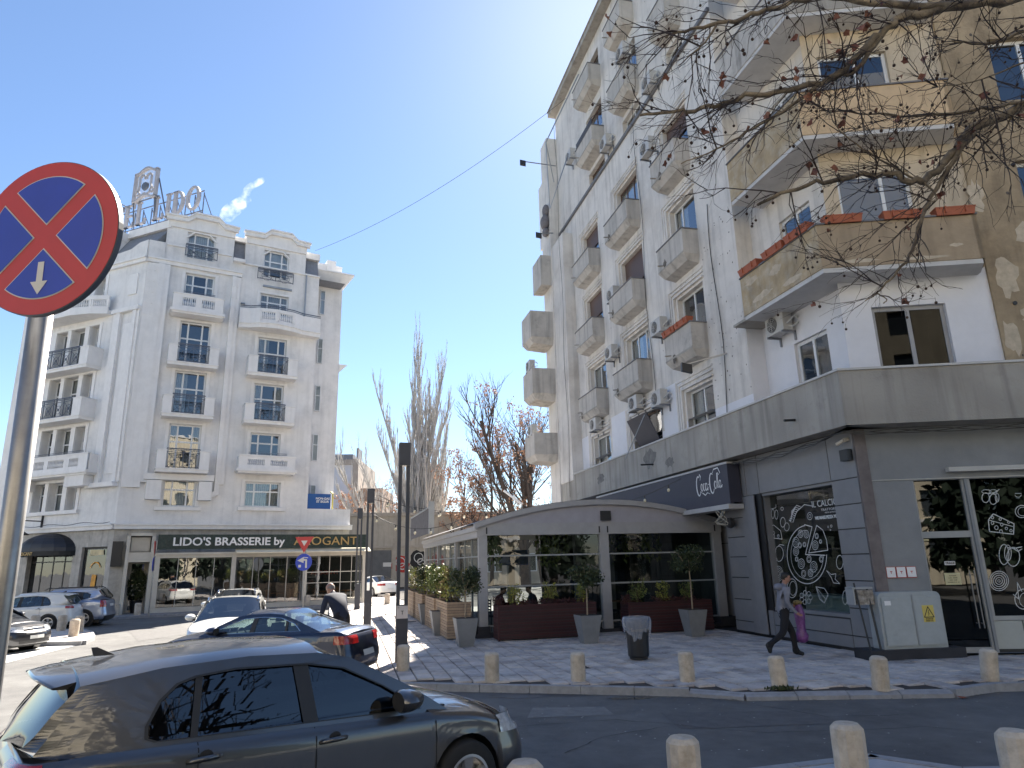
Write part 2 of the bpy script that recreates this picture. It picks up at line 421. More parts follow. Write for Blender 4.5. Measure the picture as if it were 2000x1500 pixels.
# island by the photographer (bottom right) and traffic island on the left
def island(name, pts, m, z=0.0, wk=.16):
    b = MB(); b.prism(pts, -.2, z, 'z'); o = struct(name, b, m); return o
nearpts = [gnd(*q) for q in ((1380, 1512), (1700, 1474), (1880, 1500), (2300, 1490))]
npoly = [(p.x, p.y) for p in nearpts]+[(9, -3), (-2, -3), (-.6, 4.5)]
island('near_pavement', npoly, mat('near_pale_paving', (.42, .42, .43), .8, .15, 4, .2, 80))
kb = None
for (x1, y1), (x2, y2) in zip(npoly[-1:]+npoly[:4], npoly[:4]):
    L = sqrt((x2-x1)**2+(y2-y1)**2); th = math.atan2(y2-y1, x2-x1); n = max(1, round(L/.9))
    for k in range(n):
        b = MB(); w = L/n-.012; b.box(-w/2, w/2, -.14, .0, -.15, .012)
        part('kerb_stone', b, KERBM, COL.objects['near_pavement'], (x1+(x2-x1)*(k+.5)/n, y1+(y2-y1)*(k+.5)/n, 0), th)
il = [gnd(*q) for q in ((-200, 1262), (162, 1252), (180, 1243), (176, 1234), (160, 1229), (-100, 1232))]
island('traffic_island', [(p.x, p.y) for p in il], SLAB[2])
kt = MB(); pts = [(p.x, p.y) for p in il]
for (x1, y1), (x2, y2) in zip(pts, pts[1:]):
    d = Vector((x2-x1, y2-y1, 0)).normalized(); n = Vector((d.y, -d.x, 0))*.1
    kt.hexa([(x1, y1, -.2), (x1+n.x, y1+n.y, -.2), (x2+n.x, y2+n.y, -.2), (x2, y2, -.2)], [(x1, y1, .01), (x1+n.x, y1+n.y, .01), (x2+n.x, y2+n.y, .01), (x2, y2, .01)])
part('kerb', kt, KERBM, COL.objects['traffic_island'])
# white road line
ln = MB(); q = [gnd(*p, ROADZ+.004) for p in ((-60, 1312), (-60, 1288), (163, 1251), (178, 1253))]
ln.poly([tuple(p) for p in q]); struct('road_marking', ln, mat('white_road_paint', (.7, .7, .68), .7, .2, 8))
# hotel pavement
hp = [HA.w(-.2, -2.8, 0), HA.w(16, -2.8, 0), HA.w(16, 3, 0), HA.w(0, 1, 0), HB.w(-16, 3, 0), HB.w(-16, -2.9, 0)]
b = MB(); b.prism([(p.x, p.y) for p in hp], -.2, 0, 'z'); hpave = struct('hotel_pavement', b, mat('grey_paving', (.27, .26, .26), .8, .2, 3, .2, 60))
kb = MB(); kb.box(-.1, 16, -2.95, -2.81, -.2, .012); part('kerb', kb, KERBM, hpave, fr=HA)
kb = MB(); kb.box(-16, -.1, -3.05, -2.91, -.2, .012); part('kerb', kb, KERBM, hpave, fr=HB)

# ================================================================ HOTEL
HW = mat('white_render', (.77, .76, .75), .85, .07, 1.2, .15, 30, streak=.13, col2=(.60, .60, .60), c2=.6, c2scale=.5)
HT = mat('white_trim', (.80, .79, .78), .8, .06, 2, .05, 30, streak=.08)
HS = mat('stone_cladding', (.42, .40, .37), .8, .25, 2.5, .3, 20, streak=.3)
SLATE = mat('slate_roof', (.20, .21, .235), .6, .15, 6, .3, 30)
RAILM = mat('blue_grey_iron', (.10, .115, .15), .5, .1)
hotel = thing('hotel_building', 'white art deco hotel with rows of balconies and a slate mansard roof behind the street', 'building', HA.P)
hw = MB()
HH = [(2.12, 3.8, 5.6, 7.13), (2.12, 3.8, 7.65, 10.3), (2.12, 3.8, 10.75, 13.48), (2.12, 3.8, 13.85, 16.57), (2.12, 3.76, 17.8, 19.67), (2.0, 3.62, 20.7, 22.38),
      (6.45, 8.47, 5.66, 7.13), (6.55, 8.3, 8.5, 10.1), (6.55, 8.3, 10.7, 13.2), (6.57, 8.3, 13.6, 16.21), (6.5, 8.25, 17.8, 19.15), (6.54, 8.12, 20.37, 22.2)]
wall(hw, 0, 10.15, 4.6, 20.0, [h for h in HH if h[3] < 20], 0, .28)
wall(hw, .85, 4.7, 20.0, 22.6, [HH[5]], 0, .28); wall(hw, 5.4, 9.2, 20.0, 23.0, [HH[11]], 0, .28)
hw.poly([(0, 0, 20), (.85, 0, 20), (.85, 0, 21.2), (0, 0, 21.2)]); hw.poly([(4.7, 0, 20), (5.4, 0, 20), (5.4, 0, 21.0), (4.7, 0, 21.0)]); hw.poly([(9.2, 0, 20), (10.15, 0, 20), (10.15, 0, 21.0), (9.2, 0, 21.0)])
hw.poly([(10.15, 0, 4.6), (10.15, 1.5, 4.6), (10.15, 1.5, 21), (10.15, 0, 21)])
hw.poly([(10.15, 1.5, 5.5), (12.15, 1.5, 5.5), (12.15, 1.5, 21.3), (10.15, 1.5, 21.3)]); hw.poly([(12.15, 1.5, 0), (12.15, 9, 0), (12.15, 9, 21.3), (12.15, 1.5, 21.3)])
hw.poly([(10.15, 0, 4.6), (12.85, 0, 4.6), (12.85, 0, 5.55), (10.15, 0, 5.55)]); hw.poly([(10.15, 0, 5.55), (12.85, 0, 5.55), (12.85, 6, 5.55), (10.15, 6, 5.55)])
hw.poly([(12.85, 0, 0), (12.85, 6, 0), (12.85, 6, 5.55), (12.85, 0, 5.55)])
hw.box(10.15, 12.85, 0, .2, 5.55, 5.62)
part('wall', hw, HW, hotel, fr=HA)
TRI = [(-7.1, -6.1), (-5.75, -4.55), (-4.15, -3.35)]
FB = [(5.55, 7.15), (8.0, 10.33), (11.0, 13.48), (14.1, 16.5), (17.9, 19.6)]
hb = MB(); holes = [(a, b, z0, z1) for z0, z1 in FB for a, b in TRI]
wall(hb, -10.6, 0, 4.6, 21.0, holes, 0, .5)
wall(hb, -8.1, -3.0, 21.0, 22.3, [(-6.3, -4.6, 20.9, 22.0)], 0, .28)
hb.poly([(-10.6, 0, 0), (-10.6, 12, 0), (-10.6, 12, 21), (-10.6, 0, 21)])
hb.box(-10.95, -10.6, .3, 3, 4.6, 20.2)
for z in (9.5, 13.3, 16.5, 19): hb.box(-11.1, -10.95, .3, 2.6, z, z+.25)
part('wall', hb, HW, hotel, fr=HB)
core = MB(); core.box(-.2, 12.1, 1.9, 14, 0, 20.8)
part('inner_core', core, DARKROOM, hotel, fr=HA)
# ground floor stone
gs = MB()
wall(gs, 0, 1.75, 0, 4.35, [(.95, 1.7, .05, 2.6)], 0, .4); wall(gs, 1.75, 12.85, 0, 4.35, [], 0)
part('stone_wall', gs, HS, hotel, fr=HA)
gs = MB(); wall(gs, -10.6, 0, 0, 4.35, [(-6.75, -3.0, .3, 3.35), (-2.32, -.36, .6, 3.46)], 0, .3)
part('stone_wall', gs, HS, hotel, fr=HB)
for fr, a, b in ((HA, -.05, 12.95), (HB, -10.8, .05)):
    c = MB(); c.box(a, b, -.22, 0, 4.35, 4.62); c.box(a, b, -.3, 0, 4.56, 4.64); part('cornice', c, HT, hotel, fr=fr)
c = MB(); c.box(0, 5.3, -.16, .2, 19.95, 20.25); c.box(0, 5.3, -.25, 0, 20.17, 20.27); c.box(.95, 2.0, -.1, 0, 21.25, 21.35); c.box(3.7, 4.6, -.1, 0, 21.25, 21.35)
c.box(5.3, 10.2, -.12, .2, 20.9, 21.0); c.box(4.7, 5.4, -.35, 0, 20.9, 21.1); part('cornice', c, HT, hotel, fr=HA)
c = MB(); c.box(-10.7, .05, -.16, .2, 19.95, 20.25); c.box(-10.7, .05, -.25, 0, 20.17, 20.27); part('cornice', c, HT, hotel, fr=HB)
# wing cornice and little parapets
c = MB(); c.hexa([(10.15, 1.35, 21.2), (12.3, 1.35, 21.2), (12.3, 9, 21.2), (10.15, 9, 21.2)], [(10.15, .9, 21.9), (12.75, .9, 21.9), (12.75, 9, 21.9), (10.15, 9, 21.9)])
c.box(10.15, 12.8, .85, 9, 21.9, 22.0); c.box(9.9, 12.1, 1.6, 3, 22.0, 22.75); c.box(11.0, 11.6, 1.4, 2.2, 22.0, 23.0); part('wing_cornice', c, HT, hotel, fr=HA)
c = MB(); c.hexa([(12.15, 1.5, 15.0), (12.2, 1.5, 15.0), (12.2, 5, 15.0), (12.15, 5, 15)], [(12.15, 1.4, 15.5), (12.7, 1.4, 15.5), (12.7, 5, 15.5), (12.15, 5, 15.5)]); part('bracket', c, HT, hotel, fr=HA)
# pilasters / flutes (A and B sides of the corner)
c = MB()
for a, b, d in ((.05, .3, .10), (.3, .62, .18), (.62, .95, .26)): c.box(a, b, -d, 0, 6.6, 19.9)
for a, b, d in ((.95, 1.25, .22), (4.75, 5.0, .22), (5.0, 5.25, .12)): c.box(a, b, -d, 0, 6.9, 19.9)
for k in range(5):
    z0 = 17.6-.0*k
    c.box(.12+.0, .2, -.13, -.1, 16.6+k*.7, 16.8+k*.7); c.box(.4, .5, -.21, -.18, 16.6+k*.7, 16.8+k*.7); c.box(4.8, 4.9, -.25, -.22, 16.2+k*.75, 16.4+k*.75); c.box(5.06, 5.16, -.15, -.12, 16.2+k*.75, 16.4+k*.75)
c.prism([(4.75, 6.9), (5.0, 6.9), (5.0, 6.3), (4.2, 5.95), (4.2, 6.2), (4.75, 6.5)], -.2, 0)
part('pilaster', c, HT, hotel, fr=HA)
c = MB()
for a, b, d in ((-2.15, -1.85, .12), (-1.85, -1.5, .2), (-.45, -.2, .2), (-.2, -.02, .12)): c.box(a, b, -d, 0, 6.9, 16.9)
c.box(-1.3, -.65, -.05, 0, 7.4, 16.2); c.box(-2.2, 0, -.26, 0, 16.9, 17.15); c.box(-1.25, -.55, -.08, 0, 18.0, 19.3)
c.prism([(-2.3, 6.65), (-.1, 6.65), (-.2, 6.9), (-2.2, 6.9)], -.38, 0); part('pilaster', c, HT, hotel, fr=HB)
# stepped pediments
def pediment(fr, s0, s1, z, zl=21.9):
    w = s1-s0; top = [(s0, z), (s0+w*.28, z+.05), (s0+w*.38, z+.42), (s0+w*.72, z+.42), (s0+w*.82, z+.05), (s1, z)]
    b = MB(); b.prism([(s0+.05, zl)]+[(a, c-.0) for a, c in top]+[(s1-.05, zl)][::1], -.12, .9)
    up = [(a, c) for a, c in top]; lo = [(a, c-.32) for a, c in top]
    b.prism([(s0-.12, z-.32)]+lo[1:-1]+[(s1+.12, z-.32), (s1+.12, z)]+up[1:-1][::-1]+[(s0-.12, z)], -.34, -.12)
    b.prism([(s0-.18, z-.08)]+[(a, c-.08) for a, c in top][1:-1]+[(s1+.18, z-.08), (s1+.18, z+.02)]+[(a, c+.02) for a, c in up[1:-1][::-1]]+[(s0-.18, z+.02)], -.42, -.1)
    return b
for fr, a, b_, z, zl in ((HA, .85, 4.75, 23.18, 22.52), (HA, 5.37, 9.25, 23.12, 22.4), (HB, -8.1, -2.9, 22.7, 22.15)):
    part('pediment', pediment(fr, a, b_, z, zl), HT, hotel, fr=fr)
for s0, s1 in ((.85, 4.7), (5.4, 9.2)):
    b = MB(); b.box(s0, s1, .3, 4, 20.9, 22.9); psplit('dormer', b, HW, hotel, fr=HA)
b = MB(); b.box(-8.0, -3.0, .3, 4, 20.9, 22.6); psplit('dormer', b, HW, hotel, fr=HB)
# mansard slopes
b = MB()
for s0, s1, lo_, hi_ in ((4.7, 5.4, 21.05, 22.55), (9.2, 10.1, 21.0, 22.3)):
    b.hexa([(s0, .05, lo_), (s1, .05, lo_), (s1, 5, lo_), (s0, 5, lo_)], [(s0, .55, hi_), (s1, .55, hi_), (s1, 5, hi_), (s0, 5, hi_)])
psplit('mansard_roof', b, SLATE, hotel, fr=HA)
b = MB(); b.hexa([(-2.95, .05, 21.0), (-.02, .05, 21.0), (0, 2, 21.0), (-2.95, 5, 21.0)], [(-2.95, .9, 22.4), (.55, .9, 22.4), (1.0, 3, 22.4), (-2.95, 5, 22.4)])
b.hexa([(-10.5, .05, 21.0), (-8.1, .05, 21.0), (-8.1, 5, 21.0), (-10.5, 5, 21.0)], [(-10.1, .9, 22.4), (-8.1, .9, 22.4), (-8.1, 5, 22.4), (-10.1, 5, 22.4)])
psplit('mansard_roof', b, SLATE, hotel, fr=HB)
c = MB(); c.box(4.6, 5.5, .3, 5, 22.55, 22.85); c.box(9.1, 10.2, .3, 5, 22.3, 22.75); psplit('roof_cornice', c, HT, hotel, fr=HA)
c = MB(); c.box(-2.95, .7, .7, 5, 22.4, 22.9); c.box(-10.2, -8.1, .7, 5, 22.4, 22.8); psplit('roof_cornice', c, HT, hotel, fr=HB)
rf = MB(); rf.poly([tuple(HA.w(*q, 20.95)-HA.P) for q in ((0, .3), (12, .3), (12, 14), (-6, 14))]); rf.poly([tuple(HB.w(*q, 20.96)-HA.P) for q in ((-10.5, .3), (0, .3), (4, 10), (-10.5, 12))])
part('flat_roof', rf, SLATE, hotel)
v = MB(); v.lathe([(.28, 0), (.28, .75), (.42, .8), (.42, 1.0), (.3, 1.05)], (4.55, 1.6, 22.9), 12); part('chimney', v, mat('chimney_metal', (.5, .42, .38), .5), hotel, fr=HA)
# blank curved parapet in front of the corner mansard
b = MB(); b.prism([(-3.0, 20.25), (0.0, 20.25), (0.0, 21.35), (-.7, 21.3), (-1.4, 21.0), (-3.0, 20.9)], -.1, .05); part('parapet', b, HW, hotel, fr=HB)
b = MB(); b.box(0, .85, -.1, .05, 20.25, 21.35); part('parapet', b, HW, hotel, fr=HA)
# windows
three = (0.27, .73)
cur = ['full', 'sides', 'left', None, 'sides', 'full', 'full', None, 'sides', 'left', 'full', 'sides']
for k, h in enumerate(HH):
    window(hotel, HA, *h[:4], y=.16, cols=three, trans=.62 if k not in (5, 11) else .6, curt=cur[k], fw=.09, arch=.42 if k in (5, 11) else 0)
for z0, z1 in FB:
    for q, (a, b_) in enumerate(TRI): window(hotel, HB, a, b_, z0, z1, y=.42, cols=(.5,) if q == 1 else (0.,), trans=.62, curt='sides' if q == 1 else None, fw=.08)
window(hotel, HB, -6.3, -4.6, 20.9, 22.0, y=.2, cols=three, trans=.6, fw=.08, arch=.4)
for z in (5.5, 8.8, 12.1, 15.4, 18.9): 
    wn = window(hotel, HA, 10.62, 10.98, z, z+1.75, y=1.42, cols=(0.,), trans=.6, fw=.05)
# frames round the windows, sills
for k, h in enumerate(HH):
    if k in (5, 11): 
        a, b_, z0, z1 = h[:4]; c = MB(); c.prism([(a-.1, z1-.4), (a+.38, z1+.08), (b_-.38, z1+.08), (b_+.1, z1-.4), (b_, z1-.4), (b_-.4, z1), (a+.4, z1), (a, z1-.4)], -.05, 0)
        part('window_surround', c, HT, hotel, fr=HA); continue
    a, b_, z0, z1 = h[:4]; c = MB(); c.box(a-.2, a-.02, -.05, 0, z0, z1+.14); c.box(b_+.02, b_+.2, -.05, 0, z0, z1+.14); c.box(a-.02, b_+.02, -.05, 0, z1+.02, z1+.14)
    if k in (0, 6): c.box(a-.35, b_+.35, -.16, 0, z0-.22, z0-.02)
    part('window_surround', c, HT, hotel, fr=HA)
for z0, z1 in FB:
    c = MB(); c.box(-7.5, -7.12, -.06, 0, z0, z1+.12); c.box(-3.33, -3.1, -.06, 0, z0, z1+.12); c.box(-7.12, -3.33, -.06, 0, z1+.02, z1+.14)
    for a, b_ in ((-6.08, -5.77), (-4.53, -4.17)): c.box(a, b_, -.07, 0, z0, z1)
    if z0 < 6: c.box(-7.6, -3.0, -.18, 0, z0-.22, z0-.02)
    part('window_surround', c, HT, hotel, fr=HB)
def iron_rail(s0, s1, z0, z1, y):
    b = MB(); r = .018; n = max(2, round((s1-s0)/.9))
    for z, rr in ((z1, .03), (z1-.09, .018), (z1-.2, .018), (z0+.04, .018)): b.box(s0, s1, y-rr, y+rr, z-rr, z+rr)
    w = (s1-s0)/n
    for k in range(n+1):
        x = s0+w*k; b.box(x-r, x+r, y-r, y+r, z0, z1)
    for k in range(n):
        x0, x1 = s0+w*k, s0+w*(k+1); xm = (x0+x1)/2; zz = z1-.2; zm = (z0+zz)/2
        for p, q in (((x0, z0), (xm, zm)), ((xm, zm), (x1, zz)), ((x0, zz), (xm, zm)), ((xm, zm), (x1, z0))): b.tube([(p[0], y, p[1]), (q[0], y, q[1])], .013, 4, False)
        b.tube([(a, y, c) for a, c in arc(xm, zm, w*.28, 0, 360, 10)], .013, 4, False)
        b.box(xm-.07, xm+.07, y-.02, y+.02, zm-.06, zm+.06)
    return b
def block_balcony(fr, s0, s1, z0, z1, r0, r1, d=.9):
    b = MB(); b.box(s0, s1, -d, 0, z0, z0+.22); b.box(s0-.04, s1+.04, -d-.05, 0, z0+.16, z0+.22)
    for a, c in ((s0, r0), (r1, s1)): 
        if c-a > .05: b.box(a, c, -d, 0, z0+.22, z1); b.box(a-.03, c+.03, -d-.03, 0, z1, z1+.05)
    o = part('balcony', b, HT, hotel, fr=fr)
    rr = iron_rail(r0, r1, z0+.25, z1+.12, -d+.08); q = part('railing', rr, RAILM, o)
    return o
_bal = None
def balusters(s0, s1, z0, z1, y, n):
    b = MB(); h = z1-z0
    for k in range(n):
        x = s0+(s1-s0)*(k+.5)/n; r = (s1-s0)/n*.3
        b.lathe([(r, 0), (r*.6, h*.12), (r*1.15, h*.35), (r*.5, h*.75), (r, h*.9), (r, h)], (x, y, z0), 7, cap=False)
    return b
def baluster_balcony(fr, s0, s1, z0, z1, opens, d=.9):
    b = MB(); b.box(s0-.12, s1+.12, -d-.12, 0, z0, z0+.16); b.box(s0-.02, s1+.02, -d-.03, 0, z0-.1, z0)
    oz0, oz1 = z0+.38, z1-.2
    wall(b, s0, s1, z0+.16, z1, [(a, c, oz0, oz1) for a, c in opens], -d, .12)
    b.box(s0-.03, s1+.03, -d-.04, -d+.16, z1, z1+.07)
    b.box(s0, s0+.1, -d+.12, 0, z0+.16, z1); b.box(s1-.1, s1, -d+.12, 0, z0+.16, z1)
    o = part('balcony', b, HT, hotel, fr=fr)
    q = MB()
    for a, c in opens: merge(q, balusters(a, c, oz0, oz1, -d+.06, max(4, round((c-a)/.115))))
    part('balusters', q, HT, o); rr = MB()
    for z in (z1+.12, z1+.2): rr.box(s0+.5, s1-.5, -d+.05, -d+.08, z, z+.025)
    part('railing', rr, RAILM, o); return o
for z0, z1 in ((7.43, 8.63), (10.56, 11.78), (13.6, 14.8)): block_balcony(HA, 1.6, 4.28, z0, z1, 2.07, 3.77)
for z0, z1 in ((10.52, 11.68), (13.48, 14.7)): block_balcony(HA, 5.98, 8.88, z0, z1, 6.52, 8.3)
baluster_balcony(HA, 1.55, 4.3, 16.85, 17.95, [(2.05, 2.75), (3.1, 3.8)])
baluster_balcony(HA, 5.88, 9.08, 7.65, 8.56, [(6.35, 7.3), (7.65, 8.6)])
# bowed balcony
b = MB(); plan = [(5.3, -.45), (5.9, -.6), (6.4, -.95), (7.4, -1.15), (8.5, -.95), (9.1, -.65), (10.25, -.55), (10.25, 0), (5.3, 0)]
b.prism(plan, 16.55, 16.85, 'z'); b.prism([(a, c-.08 if c else 0) for a, c in plan], 16.8, 16.88, 'z')
for (a, c), (e, f) in zip(plan[:7], plan[1:8]):
    d = Vector((e-a, f-c)).normalized(); n = Vector((-d.y, d.x))*.12
    zz = [(16.88, 17.8)]
    if 6.3 < a < 8.4:
        b.hexa([(a, c, 16.88), (e, f, 16.88), (e+n.x, f+n.y, 16.88), (a+n.x, c+n.y, 16.88)], [(a, c, 17.08), (e, f, 17.08), (e+n.x, f+n.y, 17.08), (a+n.x, c+n.y, 17.08)])
        zz = [(17.6, 17.8)]
        for k in (0, .92): 
            p = Vector((a, c)).lerp(Vector((e, f)), k); q = Vector((a, c)).lerp(Vector((e, f)), k+.14)
            b.hexa([(p.x, p.y, 17.0), (q.x, q.y, 17), (q.x+n.x, q.y+n.y, 17), (p.x+n.x, p.y+n.y, 17)], [(p.x, p.y, 17.65), (q.x, q.y, 17.65), (q.x+n.x, q.y+n.y, 17.65), (p.x+n.x, p.y+n.y, 17.65)])
        for k in range(7):
            t = .2+.7*k/6; x, y = a+(e-a)*t+n.x/2, c+(f-c)*t+n.y/2
            b.lathe([(.05, 0), (.03, .07), (.055, .2), (.025, .4), (.05, .52)], (x, y, 17.08), 6, cap=False)
    for z0, z1 in zz: b.hexa([(a, c, z0), (e, f, z0), (e+n.x, f+n.y, z0), (a+n.x, c+n.y, z0)], [(a, c, z1), (e, f, z1), (e+n.x, f+n.y, z1), (a+n.x, c+n.y, z1)])
bb = part('balcony', b, HT, hotel, fr=HA)
r_ = MB(); r_.tube([(a, c+.05, 17.98) for a, c in plan[:7]], .03, 5); r_.tube([(a, c+.05, 17.88) for a, c in plan[:7]], .02, 5); part('railing', r_, RAILM, bb)
c = MB(); c.box(5.35, 5.6, -.2, 0, 18.2, 18.26); c.box(6.6, 8.4, -.16, 0, 19.6, 19.7); c.box(9.25, 9.33, -.12, -.02, 17.0, 20.9); part('moulding', c, mat('zinc', (.3, .34, .4), .5), hotel, fr=HA)
# roof railing panels under arched windows
for a, b_, z0, z1 in ((1.95, 3.75, 20.66, 21.45), (6.2, 8.4, 20.0, 20.72)):
    part('railing', iron_rail(a, b_, z0, z1, -.3), RAILM, hotel, fr=HA)
# B side balconies
for z0, z1 in ((10.56, 11.78), (13.6, 14.85)): block_balcony(HB, -8.3, -2.8, z0, z1, -7.8, -3.5)
baluster_balcony(HB, -8.3, -1.75, 7.45, 8.5, [(-6.15, -5.35), (-5.0, -3.7), (-3.25, -2.5)], .8)
c = MB(); c.box(-3.5, -1.95, -.75, 0, 6.75, 7.35); c.box(-8.3, -7.0, -.75, 0, 6.75, 7.35); psplit('corbel', c, HT, hotel, fr=HB)
c = MB(); c.box(1.25, 2.0, -.5, 0, 5.95, 7.0); c.box(3.9, 4.6, -.5, 0, 5.95, 7.0); c.box(1.1, 4.7, -.35, 0, 7.05, 7.4); psplit('corbel', c, HT, hotel, fr=HA)
b = MB(); planb = [(-8.4, -.3), (-7.4, -.75), (-6, -1.1), (-4.6, -1.1), (-3.3, -.8), (-2.4, -.35), (-2.4, 0), (-8.4, 0)]
b.prism(planb, 16.95, 17.2, 'z')
for (a, c), (e, f) in zip(planb[:5], planb[1:6]):
    n = (Vector((e-a, f-c)).normalized()); n = Vector((-n.y, n.x))*.12
    for z0, z1 in ((17.2, 17.4), (17.85, 18.1)): b.hexa([(a, c, z0), (e, f, z0), (e+n.x, f+n.y, z0), (a+n.x, c+n.y, z0)], [(a, c, z1), (e, f, z1), (e+n.x, f+n.y, z1), (a+n.x, c+n.y, z1)])
    for k in range(9):
        t = (k+.5)/9
        if k in (0, 8): b.box(a+(e-a)*t-.07, a+(e-a)*t+.07, c+(f-c)*t, c+(f-c)*t+.12, 17.4, 17.85)
        else: b.lathe([(.05, 0), (.03, .07), (.055, .2), (.025, .35), (.05, .45)], (a+(e-a)*t, c+(f-c)*t+.06, 17.4), 6, cap=False)
part('balcony', b, HT, hotel, fr=HB)
# blue container with lettering on the terrace
bx = MB(); bx.box(10.15, 11.6, -.1+.2, 1.4, 5.62, 6.55); blue = mat('blue_paint', (.02, .10, .32), .4, .05)
o = single('blue_cabinet', bx, blue, 'blue steel box with white lettering on the terrace ledge of the white hotel', 'cabinet', fr=HA)
t = text_mb('NON-GAS\nST SIGUR', .19, ext=.004, bold=.006, align='CENTER'); part('lettering', t, mat('white_letters', (.8, .8, .8), .5, .02), o, (11.1, .085, 6.2))
yp = MB(); yp.tube([(11.75, .2, 5.62), (11.75, .2, 6.6), (11.72, .6, 6.75)], .05, 8); single('yellow_gas_pipe', yp, mat('yellow_paint', (.75, .6, .12), .5), 'yellow gas pipe rising beside the blue box on the terrace', 'pipe', fr=HA)
# entrance awning (dome) on the left facade
aw = thing('entrance_awning', 'black quarter dome awning over the hotel window on the left', 'awning', HB.w(-4.95, 0, 0), HB.th)
b = MB(); b.smooth = False; N = 8; M_ = 8; rows = []
for i in range(M_+1):
    th = pi*i/M_; rows.append([(-2.12*cos(th)*cos(pi/2*j/N), -1.15*sin(th)*cos(pi/2*j/N)**.9, 3.3+1.0*sin(pi/2*j/N)) for j in range(N+1)])
b.grid(rows); part('dome', b, mat('black_canvas', (.018, .020, .028), .55, .1), aw)
b = MB(); pts = [(-2.12*cos(pi*i/16), -1.15*sin(pi*i/16)) for i in range(17)]
for (x0, y0), (x1, y1) in zip(pts, pts[1:]): b.poly([(x0, y0, 3.05), (x1, y1, 3.05), (x1, y1, 3.3), (x0, y0, 3.3)])
part('valance', b, mat('black_canvas2', (.015, .015, .016), .7), aw)
GOLD = mat('gold_letters', (.55, .38, .16), .4, .05, metal=.4)
t = text_mb('AROGANT', .26, ext=.01); part('lettering', t, GOLD, aw, (-.25, -1.2, 3.09))
t = text_mb("LIDO'S BRASSERIE", .2, ext=.01, shear=.3); part('lettering', t, GOLD, aw, (-1.55, -.93, 3.1), -.55)
# ground floor windows left facade
window(hotel, HB, -6.75, -3.0, .3, 3.35, y=.25, cols=(.25, .5, .75), trans=.8, fmat=mat('black_frame', (.02, .02, .022), .5), curt=None, fw=.06)
window(hotel, HB, -2.32, -.36, .6, 3.46, y=.15, cols=(0.,), fmat=mat('black_frame', (.02, .02, .022), .5), curt=None, fw=.12)
f_ = MB(); f_.stroke(arc(-1.3, 2.25, .4, 20, 160, 8), .06, .13); f_.stroke([(-1.3, 1.9), (-1.35, 1.2), (-1.25, .75)], .34, .13); part('window_decal', f_, mat('orange_decal', (.75, .35, .05), .6, .3, 3), hotel, fr=HB)
f_ = MB(); f_.poly([(-1.85, .13, 3.0), (-.75, .13, 3.05), (-.8, .13, 3.3), (-1.8, .13, 3.32)]); part('window_decal', f_, mat('cream_decal', (.6, .5, .3), .6, .3, 3), hotel, fr=HB)
window(hotel, HA, .95, 1.7, .05, 2.6, y=.25, cols=(0.,), trans=.8, fmat=mat('cream_frame', (.55, .52, .46), .5), fw=.08)
# wall lantern
ltn = thing('wall_lantern', 'black wall bracket lantern with bell shade beside the awning', 'lantern', HB.w(-5.9, 0, 0), HB.th)
q = MB(); q.box(-.03, .03, -.1, 0, 4.35, 5.4); q.box(-.03, .03, -1.2, -.1, 4.98, 5.04); q.tube([(0, -1.15, 5.0), (0, -1.15, 4.6)], .03, 6); part('bracket', q, BLACK, ltn)
q = MB(); q.lathe([(.05, .3), (.12, .22), (.18, .05), (.42, -.1), (.42, -.13)], (0, -1.15, 4.35), 14, cap=False); part('lamp_shade', q, BLACK, ltn)
q = MB(); q.smooth = True; q.ball((0, -1.15, 4.15), .17, 10, 7); part('globe', q, mat('milk_glass', (.6, .58, .5), .2), ltn)
# speaker box
q = MB(); q.box(-.25, .25, -.3, -.02, 2.4, 3.7); single('loudspeaker', q, BLACK, 'tall black loudspeaker on the hotel corner wall above the door', 'loudspeaker', loc=HA.w(.25, 0, 0), rot=HA.th)
# cables on the facade
q = MB(); q.tube([tuple(HB.w(x, -.33, 4.72+.05*sin(x*2.3))) for x in [-10+.5*k for k in range(21)]], .02, 4)
single('facade_cable', q, BLACK, 'thin black cable along the cornice of the left hotel facade', 'cable')
# ---------------------------------------------------------------- brasserie
CRM = mat('cream_frame', (.55, .52, .46), .5)
br = thing('brasserie_annex', 'glazed cream framed brasserie front along the foot of the hotel', 'building', HA.w(2, 0, 0), 0)
b = MB(); b.box(2.0, 13.6, -1.4, -.02, 2.95, 3.05); b.box(2.0, 13.6, -1.25, -.02, 0, .25)
for x in (2.05, 5.86, 9.8, 13.35): b.box(x, x+.22, -1.32, -1.1, .25, 2.95)
b.box(2.27, 13.35, -1.3, -1.15, 2.78, 2.95)
part('frame', b, CRM, br, fr=HA)
BG = glass('brasserie_glass', (.5, .53, .5), 1.8, wav=.05)
for x0, x1, n in ((2.27, 5.86, 4), (6.08, 9.8, 4), (10.02, 13.35, 5)):
    w = (x1-x0)/n
    for k in range(n):
        p = MB(); p.poly([(0, 0, 0), (w-.04, 0, 0), (w-.04, 0, 2.5), (0, 0, 2.5)]); pn = part('pane', p, BG, br, (x0+w*k+.02, -1.2, .27), fr=HA)
        q = MB(); q.box(-.03, .0, -.03, .03, 0, 2.52); 
        if x0 > 9: q.box(0, w-.04, -.02, .02, 1.55, 1.6); q.box(0, w-.04, -.02, .02, .95, .99)
        part('glazing_bar', q, CRM, pn)
b = MB(); b.box(2.1, 13.3, -.02, 0, .3, 2.7); b.box(2.1, 13.5, -1.1, -.02, .1, .25); part('back_wall', b, mat('dark_interior', (.03, .032, .03), .8, .5, 2), br, fr=HA)
